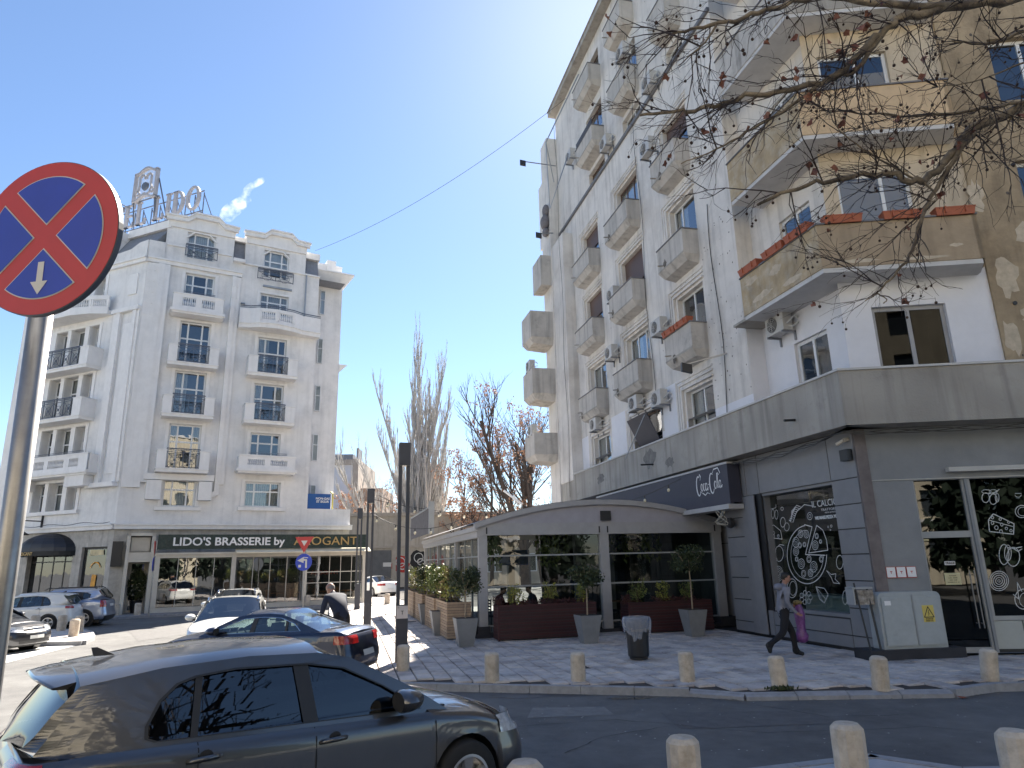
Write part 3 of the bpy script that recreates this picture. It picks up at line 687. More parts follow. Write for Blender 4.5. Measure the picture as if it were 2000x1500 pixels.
for k in range(8):
    q = MB(); x = 2.8+k*1.35; q.box(x, x+.7, -.8, -.3, .7, .75); q.box(x+.3, x+.38, -.6, -.5, .25, .7); q.box(x-.3, x-.05, -.7, -.4, .25, .95)
    part('table', q, mat('brown_wood', (.16, .07, .03), .6, .3), br, fr=HA)
cp = MB(); cp.hexa([(6.0, -1.75, 2.97), (13.7, -1.75, 2.97), (13.7, -1.3, 3.1), (6.0, -1.3, 3.1)], [(6.0, -1.75, 3.02), (13.7, -1.75, 3.02), (13.7, -1.3, 3.24), (6.0, -1.3, 3.24)])
part('canopy', cp, mat('cream_canvas', (.75, .68, .52), .7), br, fr=HA)
q = MB(); q.box(.7, 1.95, -1.15, 0, 2.6, 2.75); q.box(.65, .8, -1.2, 0, 0, 4.1); q.box(1.8, 1.98, -1.2, 0, 0, 4.1); q.box(.65, 1.98, -1.2, 0, 3.95, 4.1); q.box(.8, 1.8, -1.12, -1.05, 2.6, 3.1); part('porch', q, CRM, br, fr=HA)
q = MB(); q.box(.85, 1.75, -.6, -.55, 3.15, 3.9); part('ventilation_grille', q, STEEL, br, fr=HA)
sg = thing('brasserie_sign', "long dark leafy sign reading LIDO'S BRASSERIE by AROGANT above the glass front", 'sign', HA.w(0, -1.5, 0), HA.th)
q = MB(); q.box(2.07, 13.5, -.0, .12, 3.22, 4.0)
part('sign_board', q, mat('dark_foliage_print', (.012, .03, .026), .5, .5, 9, col2=(.05, .06, .05), c2=.6, c2scale=7), sg)
LET = mat('white_letters', (.8, .8, .8), .5, .02)
t = text_mb("LIDO'S BRASSERIE by", .60, ext=.03, bold=.012, align='LEFT'); x0, z0 = HA.px(336, 1068, -1.5); x1, z1 = HA.px(556, 1060, -1.5)
tw = max(p[0] for p in t.v); 
o = part('lettering', t, LET, sg, (x0, -.05, 3.42)); o.scale = ((x1-x0)/tw, 1, 1)
t = text_mb("AROGANT", .68, ext=.03, align='LEFT'); x0, z0 = HA.px(573, 1068, -1.5); x1, z1 = HA.px(697, 1060, -1.5); tw = max(p[0] for p in t.v)
o = part('lettering', t, GOLD, sg, (x0, -.05, 3.4)); o.scale = ((x1-x0)/tw, 1, 1)
t = text_mb("AROGANT", .34, ext=.02, align='LEFT'); part('inner_lettering', t, mat('red_neon', (.5, .1, .06), .5), br, (10.3, -1.1, 1.7), fr=HA)
# ---------------------------------------------------------------- roof sign HOTEL LIDO
SF = HB.off(0, 3.2)
PINK = mat('rooftop_letter_metal', (.36, .35, .37), .5, .1)
def serif(ch, h=1.7):
    b = MB(); w = .3; T = .09; sf = .14; d0, d1 = -.07, .07
    def bx(a, c, e, f): b.box(a, c, d0, d1, e, f)
    def stem(x): bx(x, x+w, 0, h); bx(x-sf, x+w+sf, 0, T*1.3); bx(x-sf, x+w+sf, h-T*1.3, h)
    def ring(cx, rx, a0, a1, th=w, n=18):
        o = arc(cx, h/2, rx, a0, a1, n, h/2+.02); i = arc(cx, h/2, rx-th, a0, a1, n, h/2-.13)
        for k in range(n): b.prism([o[k], o[k+1], i[k+1], i[k]], d0, d1)
    if ch == 'H': stem(.15); stem(.95); bx(.45, .95, h*.48, h*.56); W = 1.45
    if ch == 'O': ring(.72, .72, 0, 360); W = 1.5
    if ch == 'T': stem(.5); bx(.0, 1.3, h-.16, h); bx(0, .1, h-.42, h); bx(1.2, 1.3, h-.42, h); W = 1.35
    if ch == 'E': stem(.15); bx(.45, 1.1, h-.13, h); bx(.45, 1.1, 0, .13); bx(.45, .9, h*.47, h*.55); bx(1.02, 1.12, 0, .4); bx(1.02, 1.12, h-.38, h); W = 1.25
    if ch == 'L': stem(.15); bx(.45, 1.1, 0, .14); bx(1.0, 1.12, 0, .46); W = 1.25
    if ch == 'I': stem(.15); W = .65
    if ch == 'D': stem(.15); ring(.45, .82, -90, 90, .3); W = 1.4
    return b, W
xe, ze = SF.px(392, 404, 0)
rs_ = thing('rooftop_sign', 'large serif HOTEL LIDO letters on an iron lattice on the hotel roof', 'sign', SF.w(0, 0, 0), SF.th)
txt = 'HOTEL LIDO'; tot = sum((serif(c)[1]+.07 if c != ' ' else .55) for c in txt); x = xe-tot*.87-0; k_ = .87; zb = ze-.05
xs = x
for c in txt:
    if c == ' ': x += .55*k_; continue
    b, W = serif(c, 1.9); o = part('letter', b, PINK, rs_, (x, 0, zb)); o.scale = (k_, 1, .92); x += (W+.07)*k_
q = MB()
for z in (zb-.15, zb-.6, zb+1.3): q.box(xs, x, .15, .2, z, z+.06)
n = 14
for k in range(n+1):
    xx = xs+(x-xs)*k/n; q.tube([(xx, .18, zb-1.4), (xx, .18, zb+1.2)], .035, 4); q.tube([(xx, .18, zb+1.1), (xx+.1, 1.6, zb-1.4)], .03, 4)
    if k < n: q.tube([(xx, .18, zb-1.4), (xs+(x-xs)*(k+1)/n, .18, zb-.15)], .025, 4)
part('lattice', q, RAILM, rs_)
em = thing('rooftop_emblem', 'square iron lyre emblem with a curved top standing above the rooftop letters', 'emblem', SF.w(0, -.2, 0), SF.th)
(ex0, ez0), (ex1, ez1) = SF.px(260, 392, -.2), SF.px(311, 328, -.2); ez0 = SF.px(285, 388, -.2)[1]
W = ex1-ex0; Hh = SF.px(285, 332, -.2)[1]-ez0; q = MB(); T = .16
q.box(ex0, ex0+T, -.12, .12, ez0, ez0+Hh*.9); q.box(ex1-T, ex1, -.12, .12, ez0, ez0+Hh*.9)
for zz in (ez0, ez0+Hh*.9):
    pts = [(ex0+W*k/12, zz+.3*max(0, sin(pi*(k-2)/8)) if 2 <= k <= 10 else zz) for k in range(13)]
    for (a, c), (e, f) in zip(pts, pts[1:]): q.prism([(a, c-T/2), (e, f-T/2), (e, f+T/2), (a, c+T/2)], -.12, .12)
part('frame', q, PINK, em)
q = MB()
for k in range(1, 16): xx = ex0+W*k/16; q.box(xx-.012, xx+.012, .0, .03, ez0, ez0+Hh*.95)
part('bars', q, mat('pale_bars', (.6, .62, .66), .5), em)
q = MB(); cx = (ex0+ex1)/2
def ribbon(pts, w, y0=-.1, y1=.0):
    for (a, c), (e, f) in zip(pts, pts[1:]):
        d = Vector((e-a, f-c)); 
        if d.length < 1e-6: continue
        d.normalize(); o_ = Vector((-d.y, d.x))*w/2; q.prism([(a-o_.x, c-o_.y), (e-o_.x, f-o_.y), (e+o_.x, f+o_.y), (a+o_.x, c+o_.y)], y0, y1)
for s_ in (-1, 1):
    ribbon([(cx+s_*(W*.30), ez0+Hh*.28), (cx+s_*(W*.25), ez0+Hh*.45), (cx+s_*(W*.25), ez0+Hh*.7)]+[(cx+s_*p, r) for p, r in arc(W*.14, ez0+Hh*.7, W*.12, 0, 200, 8)], .13)
    ribbon([(cx+s_*p, r) for p, r in arc(W*.31, ez0+Hh*.24, W*.08, 0, 360, 10)], .09)
    ribbon([(cx+s_*W*.26, ez0+Hh*.2), (cx+s_*W*.1, ez0+Hh*.14), (cx, ez0+Hh*.2)], .1)
part('scrollwork', q, PINK, em)
q = MB(); q.lathe([(.05, -.05), (W*.13, -.02), (W*.15, .1), (.05, .15)], (cx, -.1, ez0+Hh*.42), 12, 'y'); part('boss', q, RAILM, em)
q = MB(); q.tube([(ex1, .1, ez0+Hh*.6), (ex1+.9, .6, zb-.8)], .05, 5); q.tube([(ex0-.2, .1, ez0), (ex1+.2, .1, ez0)], .05, 5); q.tube([(ex0+.1, 0, ez0), (ex0+.1, .2, zb)], .06, 5); q.tube([(ex1-.1, 0, ez0), (ex1-.1, .2, zb)], .06, 5); q.tube([(ex0-.6, -.6, ez0+.3), (ex0-.6, -.6, ez0-.2), (ex0, 0, ez0-.5)], .04, 4); part('stay', q, RAILM, em)
# ================================================================ APARTMENT BUILDING (right)
CW = mat('dirty_cream_render', (.70, .665, .62), .9, .10, .9, .4, 18, streak=.28, col2=(.54, .50, .46), c2=.62, c2scale=.5)
CWN = mat('fresh_white_render', (.74, .74, .77), .85, .05, 1.5, .1, 30)
TAN = mat('ochre_render', (.40, .31, .20), .9, .2, 1.2, .5, 14, streak=.3, col2=(.26, .20, .13), c2=.52, c2scale=.9)
CON = mat('weathered_concrete', (.40, .375, .335), .9, .2, 2.2, .5, 25, streak=.35, col2=(.26, .24, .21), c2=.56, c2scale=1.1)
CONW = mat('weathered_pale_concrete', (.50, .47, .43), .9, .14, 1.4, .5, 16, streak=.4, col2=(.24, .22, .20), c2=.68, c2scale=.9)
apt = thing('apartment_building', 'weathered cream apartment block with small balconies rising on the right of the street', 'building', CC.P)
ROWS = {0: 7.75, 1: 11.2, 2: 14.72, 3: 18.17, 4: 21.1, 5: 24.2, 6: 27.1}
def colspan(c, r):
    if r < 4:
        if c == 1 and r == 0: return (-12.3, -9.7)
        return ((-7.68, -5.85), (-12.38, -10.2), (-16.9, -14.85))[c]
    return ((-6.85, -5.6), (-11.2, -9.35), (-15.6, -13.45))[c]
WH = {}
for c in range(3):
    for r in range(7):
        s0, s1 = colspan(c, r); zt = ROWS[r]
        zb_ = {0: zt-1.9, 4: zt-.85, 5: zt-1.5, 6: zt-1.4}.get(r, zt-1.75); WH[(c, r)] = (s0, s1, zb_, zt)
w = MB(); wall(w, -20.6, -3.7, 6.75, 28.0, list(WH.values()), 0, .3); part('wall', w, CW, apt, fr=CC)
w = MB(); wall(w, -20.6, -3.7, 4.98, 6.75, [(h[0], h[1], h[2], 6.8) for k, h in WH.items() if k[1] == 0], 0, .3); part('repainted_wall', w, CWN, apt, fr=CC)
# repainted patches at first-floor height (proud 4 mm)
w = MB(); wall(w, -20.4, -17.2, 6.75, 8.05, [], -.004); wall(w, -14.6, -12.5, 6.75, 8.3, [], -.004); wall(w, -9.5, -7.9, 6.75, 8.3, [], -.004)
wall(w, -12.5, -9.5, 7.8, 8.2, [], -.004); psplit('repainted_patch', w, CWN, apt, fr=CC)
# stepped frames left of and above the windows
for (c, r), (a, b_, z0, z1) in WH.items():
    if r > 3: continue
    f_ = MB(); 
    for k, (o_, d_) in enumerate(((.12, .10), (.36, .06), (.56, .04))):
        f_.box(a-o_-.1, a-o_, -d_, 0, z0, z1+o_*.8); 
        f_.box(a-o_-.1, b_+.1, -d_+.003, 0, z1+o_*.8, z1+o_*.8+.07)
    part('window_surround', f_, CW, apt, fr=CC)
q = MB(); q.box(-20.6, -3.68, -.1, 0, 20.22, 20.36); part('string_course', q, mat('grey_flashing', (.16, .16, .17), .7), apt, fr=CC)
q = MB(); q.box(-20.6, -3.5, -.45, .3, 28.0, 28.3); q.box(-20.6, -3.5, -.5, .3, 28.3, 28.36); part('roof_cornice', q, CON, apt, fr=CC)
q = MB(); q.box(-20.6, -3.7, 1.4, 12, 0, 28.0); part('inner_core', q, DARKROOM, apt, fr=CC)
fm = [WHITE_FRAME, BROWN_FRAME]
spec = {(0, 0): ((0., .5), 0, 'sides', 0), (0, 1): ((0., .48), 0, None, 0), (0, 2): ((0., .33), 0, 'left', 0), (0, 3): ((0., .5), 1, None, .45),
        (1, 0): ((0., .3), 1, None, 0), (1, 1): ((0., .35, .7), 0, 'left', 0), (1, 2): ((0., .5), 1, None, .72), (1, 3): ((0., .33, .66), 1, 'full', 0),
        (2, 0): ((0., .5), 0, 'left', 0), (2, 1): ((0., .45), 0, 'sides', 0), (2, 2): ((0., .5), 1, None, .6), (2, 3): ((0., .5), 1, None, .5)}
for k, h in WH.items():
    cols, m_, cu, sh = spec.get(k, ((0., .5), 0 if k[0] != 2 else 1, None, 0)); window(apt, CC, *h, y=.2, cols=cols, fmat=fm[m_], curt=cu, shutter=sh, fw=.07)
# open flap window board bay 2 floor 1
q = MB(); q.hexa([(-11.55, -.02, 6.3), (-9.75, -.02, 6.3), (-9.75, .0, 6.3), (-11.55, .0, 6.3)], [(-11.55, -.6, 7.5), (-9.75, -.6, 7.5), (-9.75, -.57, 7.52), (-11.55, -.57, 7.52)])
q2 = part('shutter_board', q, mat('dark_board', (.03, .03, .045), .5), apt, fr=CC); q = MB(); q.tube([(-11.0, -1.0, 5.9), (-9.8, -.62, 7.4)], .02, 5); part('prop_rod', q, STEEL, q2, (0, 0, 0))
def box_balcony(s0, s1, z0, z1, d=.6, m=CONW, rail=False):
    b = MB(); t = .1
    b.hexa([(s0+.1, -d+.18, z0), (s1-.1, -d+.18, z0), (s1-.1, 0, z0-.08), (s0+.1, 0, z0-.08)], [(s0, -d, z0+.22), (s1, -d, z0+.22), (s1, 0, z0+.22), (s0, 0, z0+.22)])
    b.box(s0, s1, -d, -d+t, z0+.22, z1); b.box(s0, s0+t, -d+t, 0, z0+.22, z1); b.box(s1-t, s1, -d+t, 0, z0+.22, z1)
    o = part('balcony', b, m, apt, fr=CC)
    q = MB(); q.box(s0-.03, s1+.03, -d-.03, -d+t+.02, z1, z1+.04); q.box(s1-t-.02, s1+.03, -d+t+.02, 0, z1, z1+.04); part('coping', q, mat('grey_flashing', (.16, .16, .17), .7), o)
    q = MB(); q.box(s0+.0, s1-.0, -d-.012, -d, z0+.24, z0+.3); q.tube([(s0+.4, -d, z0+.4), (s0+.4, -d-.22, z0+.37)], .03, 5); psplit('drain_spout', q, CON, o)
    if rail:
        q = MB()
        for k in range(4): q.box(s0, s1, -d+.02, -d+.05, z1+.1+.09*k, z1+.13+.09*k)
        part('railing', q, RAILM, o)
for r, zt in ((1, 9.7), (2, 13.1), (3, 16.65)):
    for c, (a, b_) in enumerate(((-7.78, -5.85), (-12.62, -10.15), (-17.12, -14.75))): box_balcony(a, b_, zt-1.12, zt)
box_balcony(-11.2, -9.3, 21.4, 22.6, .65); box_balcony(-15.6, -13.3, 21.4, 22.4, .65, rail=True); box_balcony(-6.9, -5.5, 21.4, 22.6, .65); box_balcony(-15.6, -13.3, 24.8, 25.9, .65); box_balcony(-11.2, -9.3, 24.8, 25.9, .65)
# end pier and its far balconies
q = MB(); q.box(-22.2, -20.6, -.6, 6, 4.9, 20.2); q.box(-22.6, -20.6, -.6, 6, 20.2, 24.3); q.box(-21.8, -20.6, -.62, 6, 24.3, 26.6); part('pier', q, CW, apt, fr=CC)
q = MB(); q.box(-20.62, -18.6, -.55, 0, 6.0, 19.4); part('pilaster', q, CW, apt, fr=CC)
for z0, z1 in ((7.3, 8.75), (10.6, 12.3), (13.8, 15.6)):
    b = MB(); b.hexa([(-22.4, -1.7, z0), (-20.9, -1.7, z0), (-20.9, -.6, z0-.1), (-22.4, -.6, z0-.1)], [(-22.6, -1.9, z0+.3), (-20.7, -1.9, z0+.3), (-20.7, -.6, z0+.3), (-22.6, -.6, z0+.3)]); b.box(-22.6, -20.7, -1.9, -1.8, z0+.3, z1); b.box(-20.8, -20.7, -1.8, -.6, z0+.3, z1); b.box(-22.6, -22.5, -1.8, -.6, z0+.3, z1)
    part('balcony', b, CONW, apt, fr=CC)
b = MB(); b.box(-22.4, -20.7, -1.2, -.6, 17.2, 19.0); part('balcony', b, CONW, apt, fr=CC)
q = MB(); q.smooth = True
for c_, r_2, sq in (((-20.9, -.72, 21.9), .34, (1, .6, 1.2)), ((-20.95, -.78, 21.2), .42, (1, .6, 1.1)), ((-21.0, -.74, 20.6), .32, (1.1, .6, .8))): q.ball(c_, r_2, 10, 8, sq)
part('stone_relief', q, mat('dark_relief', (.17, .16, .17), .9, .3, 8), apt, fr=CC)
# first-floor terrace parapet (band) with its soffit, both sides of the corner
bo = -.51
bc = CC.w(.433, bo, 0)
DF = Fr(bc, 95.9)
b = MB(); b.box(-22.5, .433, bo, bo+.18, 4.98, 6.25); b.box(-22.5, .25, bo+.18, 1.2, 4.98, 5.2); part('terrace_parapet', b, CON, apt, fr=CC)
b = MB(); b.box(.0, 12, 0, .18, 4.98, 6.25); b.box(.1, 12, .18, 1.6, 4.98, 5.2); part('terrace_parapet', b, CON, apt, fr=DF)
cp = mat('pale_coping', (.55, .54, .52), .6)
b = MB(); b.box(-22.5, .46, bo-.04, bo+.22, 6.25, 6.30); part('coping', b, cp, apt, fr=CC)
b = MB(); b.box(-.03, 12, -.04, .22, 6.252, 6.302); part('coping', b, cp, apt, fr=DF)
b = MB(); b.tube([(-1.3, bo-.01, 5.45), (-1.3, bo-.32, 5.43)], .035, 6); b.tube([(-9.6, bo-.01, 5.5), (-9.6, bo-.5, 5.48)], .03, 6); psplit('drain_spout', b, BLACK, apt, fr=CC)
# recessed corner bay: walls behind the corner balconies
dC, dD = .55, .75
W = CC.P
bayC = MB(); wall(bayC, -3.7, -.25, 5.0, 8.9, [(-2.35, -1.0, 5.6, 7.85)], dC, .22); bayC.poly([(-3.7, 0, 5), (-3.7, dC, 5), (-3.7, dC, 8.9), (-3.7, 0, 8.9)]); part('bay_wall', bayC, CWN, apt, fr=CC)
x0, zz = DF.px(1661, 721, dD); x1 = DF.px(1962, 700, dD)[0]
bayD = MB(); wa, wt = DF.px(1701, 600, dD); wb_, _ = DF.px(1853, 712, dD)
wall(bayD, x0, x1, 5.0, 8.9, [(wa, DF.px(1840, 597, dD)[0]+.08, 5.9, wt)], dD, .2); part('bay_wall', bayD, CWN, apt, fr=DF)
window(apt, DF, wa, DF.px(1840, 597, dD)[0]+.08, 5.9, wt, y=dD+.1, cols=(0., .5), curt='grey', fw=.1, fmat=mat('grey_frame', (.33, .33, .34), .5), paneM=glass('dark_pane', (.12, .12, .12), .12))
window(apt, CC, -2.35, -1.0, 5.6, 7.85, y=dC+.1, cols=(0., .5), fw=.09)
bay2C = MB(); wall(bay2C, -3.7, -.25, 8.9, 24, [(-2.3, -.95, z-1.9, z) for z in (11.55, 15.2, 18.9)], dC, .22); bay2C.poly([(-3.7, 0, 8.9), (-3.7, dC, 8.9), (-3.7, dC, 24), (-3.7, 0, 24)]); part('bay_wall', bay2C, CW, apt, fr=CC)
bay2D = MB(); wall(bay2D, x0, x1+.1, 8.9, 24, [(.95, 2.75, z-1.9, z) for z in (11.7, 15.35, 19.0)], dD, .2); part('bay_wall', bay2D, mat('warm_cream_render', (.56, .47, .35), .9, .15, .9, .4, 18, streak=.3), apt, fr=DF)
BEIGE = mat('beige_blind', (.62, .42, .22), .8, .1)
for z in (11.55, 15.2, 18.9): window(apt, CC, -2.3, -.95, z-1.9, z, y=dC+.1, cols=(0., .5), fw=.09)
for k, z in enumerate((11.7, 15.35, 19.0)):
    o = window(apt, DF, .95, 2.75, z-1.9, z, y=dD+.1, cols=((0., .62), (0., .55), (0., .5))[k], fw=.09)
    q = MB(); q.poly([(.06, .055, .05), (1.74, .055, .05), (1.74, .055, (1.8, 1.35, 1.6)[k]), (.06, .055, (1.8, 1.35, 1.6)[k])]); part('blind', q, BEIGE, o)
# corner balconies (C side, D side, cut right corner)
OCH = mat('flaking_ochre_parapet', (.40, .31, .19), .9, .2, 2, .5, 20, streak=.25, col2=(.47, .41, .32), c2=.56, c2scale=2.2)
CRP = mat('peach_parapet', (.58, .43, .27), .9, .12, 2, .4, 20, streak=.2)
def corner_balcony(z0, z1, ms, sl=-2.95, sr=3.68):
    b = MB(); b.box(sl, .433, bo, bo+.14, z0, z1); part('balcony_parapet', b, ms[0], apt, fr=CC)
    b = MB(); b.box(0, sr, 0, .14, z0, z1); b.prism([(sr, 0), (sr+.28, .6), (sr+.16, .65), (sr-.1, .14), (sr-.1, 0)], z0, z1, 'z'); part('balcony_parapet', b, ms[1], apt, fr=DF)
    b = MB(); b.prism([tuple((DF.w(*p, 0)-DF.P).xy) for p in ((.02, .02), (sr-.04, .02), (sr+.2, .6), (sr+.2, 1.3), (.4, 2))]+[tuple((CC.w(sl+.02, dC, 0)-DF.P).xy), tuple((CC.w(sl+.02, bo+.02, 0)-DF.P).xy)], z0-.12, z0-.003, 'z')
    part('soffit', b, mat('white_soffit', (.55, .54, .53), .85, .12, 2), apt, DF.P-apt.location)
    b = MB(); b.box(-.02, sr+.02, -.04, .18, z1, z1+.04); part('coping', b, mat('grey_flashing', (.16, .16, .17), .7), apt, fr=DF)
    b = MB(); b.box(sl, .45, bo-.04, bo+.18, z1+.001, z1+.041); part('coping', b, mat('grey_flashing', (.16, .16, .17), .7), apt, fr=CC)
corner_balcony(8.82, 9.95, (OCH, mat('brown_parapet', (.36, .28, .19), .9, .15, 2, .4, 20, streak=.2)))
corner_balcony(12.48, 13.72, (OCH, CRP)); corner_balcony(16.2, 17.4, (CONW, CON)); corner_balcony(20.0, 21.1, (CONW, CON))
q = MB(); q.box(-3.7, -2.95, bo+.1, dC, 8.75, 8.82); part('ledge', q, CON, apt, fr=CC)
# right part of the street facade, ochre
b = MB(); TD = Fr(DF.w(0, dD, 0), 95.9)
wall(b, x1, 14, 5.0, 26, [(5.3, 7.0, z-1.9, z) for z in (7.9, 11.7, 15.35, 19.0)], -.06, .25); b.poly([(x1, -.06, 5), (x1, .3, 5), (x1, .3, 26), (x1, -.06, 26)]); part('ochre_wall', b, TAN, apt, fr=TD)
for z in (7.9, 11.7, 15.35, 19.0): window(apt, TD, 5.3, 7.0, z-1.9, z, y=.12, cols=(0., .5), fw=.09)
b = MB(); b.box(1.6, 13, 2.4, 12, 5.2, 26); part('inner_core', b, DARKROOM, apt, fr=DF)
for z, (px_, py_) in ((0, (1982, 592)), (0, (1978, 322))):
    s_, zz = TD.px(px_, py_, -.06); q = MB(); q.lathe([(.05, 0), (.05, .02)], (s_, -.085, zz), 12, 'y'); part('vent_hole', q, BLACK, apt, fr=TD)
# ---------------------------------------------------------------- ground floor cladding
CLAD = [mat('grey_cladding', (.215, .215, .225), .45, .08, 3, .05, 200), mat('grey_cladding_b', (.20, .20, .21), .45, .08, 3, .05, 200)]
bk = MB(); wall(bk, -5.9, 0, 0, 4.98, [(-3.95, -.95, .72, 3.87)], .03, .05, True); wall(bk, -22, -5.9, 0, 4.98, [], 1.03); bk.poly([(-5.9, .03, 0), (-5.9, 1.03, 0), (-5.9, 1.03, 4.98), (-5.9, .03, 4.98)]); part('backing_wall', bk, BLACK, apt, fr=CC)
def panel(fr, s0, s1, z0, z1, y=-.0, m=None, parent=apt, t=.03):
    b = MB(); e = .013; b.hexa([(s0+e, y, z0+e), (s1-e, y, z0+e), (s1-e, y+t, z0+e), (s0+e, y+t, z0+e)], [(s0+e, y, z1-e), (s1-e, y, z1-e), (s1-e, y+t, z1-e), (s0+e, y+t, z1-e)])
    return part('cladding_panel', b, m or CLAD[rs.randrange(2)], parent, fr=fr)
zz = [.06, .34, .95, 1.56, 2.15, 2.72, 3.28, 3.87]
for a, b_ in zip(zz, zz[1:]): panel(CC, -.95, -.03, a, b_)
panel(CC, -.95, -.03, 3.87, 4.97); panel(CC, -3.95, -.95, 3.87, 4.97); panel(CC, -4.6, -3.95, 3.87, 4.97)
for a, b_ in zip(zz, zz[1:]): panel(CC, -5.9, -4.9, a, b_); 
panel(CC, -5.9, -4.6, 3.87, 4.97)
panel(CC, -4.9, -4.6, .06, 3.87, -.04); panel(CC, -4.6, -4.18, .06, 3.87, -.06); panel(CC, -3.95, -.95, .34, .70); panel(CC, -3.95, -.95, .06, .34)
panel(CC, -4.18, -3.95, .06, .72)
for k in range(9): panel(CC, -5.9-1.6*(k+1), -5.9-1.6*k, .06, 2.6, 1.0); panel(CC, -5.9-1.6*(k+1), -5.9-1.6*k, 2.6, 4.97, 1.0)
# shop window and its white drawings
SH = thing('shop_window', 'pizzeria window with white chalk style food drawings and lettering on the glass', 'shop window', CC.w(-2.4, 0, 0), CC.th)
q = MB(); ox = 2.4
def sx(x): return x+ox
SG = glass('shop_glass', (.62, .68, .64), 1.1, wav=.02)
y_ = .28
q.box(sx(-4.0), sx(-3.93), .1, y_+.05, .72, 3.87); q.box(sx(-.97), sx(-.92), .05, y_+.05, .72, 3.87); q.box(sx(-3.93), sx(-.97), .05, y_+.05, .72, .8); q.box(sx(-3.93), sx(-.97), .05, y_+.05, 3.8, 3.87)
part('frame', q, CLAD[0], SH)
q = MB(); q.poly([(sx(-3.93), y_, .8), (sx(-.97), y_, .8), (sx(-.97), y_, 3.8), (sx(-3.93), y_, 3.8)]); part('pane', q, SG, SH)
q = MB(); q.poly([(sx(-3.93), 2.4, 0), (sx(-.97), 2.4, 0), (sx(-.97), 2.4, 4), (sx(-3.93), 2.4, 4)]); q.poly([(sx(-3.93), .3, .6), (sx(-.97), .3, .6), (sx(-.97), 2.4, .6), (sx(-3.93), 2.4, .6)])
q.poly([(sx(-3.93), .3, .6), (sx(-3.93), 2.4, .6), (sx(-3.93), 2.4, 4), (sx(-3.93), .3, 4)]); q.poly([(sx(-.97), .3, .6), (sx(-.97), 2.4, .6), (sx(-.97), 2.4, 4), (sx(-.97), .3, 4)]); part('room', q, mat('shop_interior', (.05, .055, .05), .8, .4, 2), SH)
q = MB(); q.poly([(sx(-3.93), .35, 3.5), (sx(-.97), .35, 3.5), (sx(-.97), 2.3, 3.7), (sx(-3.93), 2.3, 3.7)]); part('ceiling', q, mat('shop_ceiling', (.45, .43, .33), .8), SH)
q = MB(); q.box(sx(-3.9), sx(-1), .9, 1.6, 1.05, 1.12); q.box(sx(-3.9), sx(-1), 1.0, 1.5, .6, 1.05); part('counter', q, mat('steel_counter', (.35, .4, .42), .3), SH)
for k in range(3):
    q = MB(); q.tube([(sx(-3.3+k*.9), 1.2, 3.6), (sx(-3.3+k*.9), 1.2, 3.4)], .01, 4); q.lathe([(.03, .12), (.14, 0)], (sx(-3.3+k*.9), 1.2, 3.3), 10, cap=False); part('pendant_lamp', q, BLACK, SH)
ART = mat('white_decal', (.62, .63, .62), .6, .12, 20)
def sxz(px_, py_): s_, z = CC.px(px_, py_, y_-.006); return (s_+ox, z)
def zp(x, y): return sxz(1400+x/3.333, 900+y/3.333)
a = MB(); Y = y_-.006
def ell(cx, cy, rx, ry, a0=0, a1=360, w=.018, n=18): a.stroke([zp(cx+rx*cos(R(t)), cy+ry*sin(R(t))) for t in [a0+(a1-a0)*k/n for k in range(n+1)]], w, Y)
def pl(pts, w=.018): a.stroke([zp(*p) for p in pts], w, Y)
# pizza
ell(590, 610, 132, 190, 90, 262, .022, 24); ell(590, 610, 108, 160, 90, 262, .012, 24); pl([(570, 415), (620, 430), (577, 610), (705, 615)], .022); ell(590, 612, 125, 188, 0, 92, .022); ell(590, 612, 105, 160, 0, 92, .012)
pl([(650, 420), (598, 600), (722, 582), (715, 520), (690, 450), (650, 420)], .02)
r9 = random.Random(5)
for cx, cy, r_2 in ((515, 530, 26), (545, 475, 20), (583, 478, 20), (515, 590, 22), (540, 550, 14), (570, 545, 12), (550, 670, 26), (600, 640, 18), (630, 690, 28), (565, 735, 18), (680, 640, 16), (640, 550, 24), (650, 490, 14), (675, 525, 10), (610, 730, 20), (520, 640, 12)):
    ell(cx, cy, r_2*.8, r_2*1.25, w=.014, n=12); ell(cx, cy, r_2*.5, r_2*.75, w=.010, n=10)
    if r_2 > 18: ell(cx, cy, r_2*.2, r_2*.3, w=.010, n=6)
# vegetables
for rr in (14, 26, 38, 50): ell(400, 735, rr*.6, rr, w=.012, n=14)
ell(405, 605, 28, 50, w=.016); pl([(395, 560), (410, 545), (437, 550)], .014); ell(395, 600, 12, 42, 90, 270, w=.012)
pl([(345, 430), (370, 418), (415, 455), (425, 510), (350, 500), (345, 430)], .016); ell(370, 470, 7, 10, w=.012, n=8); ell(400, 490, 6, 9, w=.012, n=8); ell(372, 490, 5, 8, w=.012, n=8)
ell(430, 400, 16, 32, w=.016); ell(455, 430, 16, 26, w=.014); ell(365, 345, 10, 30, w=.014); ell(388, 350, 10, 30, w=.014); pl([(350, 315), (385, 305), (385, 285)], .012); ell(425, 312, 9, 11, w=.014, n=8)
for k in range(9): t = k/8; pl([(545-60*t, 300+90*t), (520-50*t, 290+95*t), (485-0*t, 330+70*t)], .016)
pl([(625, 295), (570, 285), (520, 330), (495, 400)], .02); ell(605, 360, 17, 24, w=.014, n=12); ell(605, 360, 8, 11, w=.012, n=8)
ell(490, 830, 32, 62, w=.016); ell(495, 830, 22, 46, w=.01); pl([(645, 820), (700, 830), (725, 870), (700, 925), (670, 900), (645, 820)], .016); pl([(645, 820), (690, 920)], .01); pl([(645, 820), (712, 905)], .01)
for k in range(7): ell(580+30*cos(k*.9), 880+30*sin(k*.9)+10, 12, 16, w=.012, n=8)
pl([(580, 820), (580, 935)], .012)
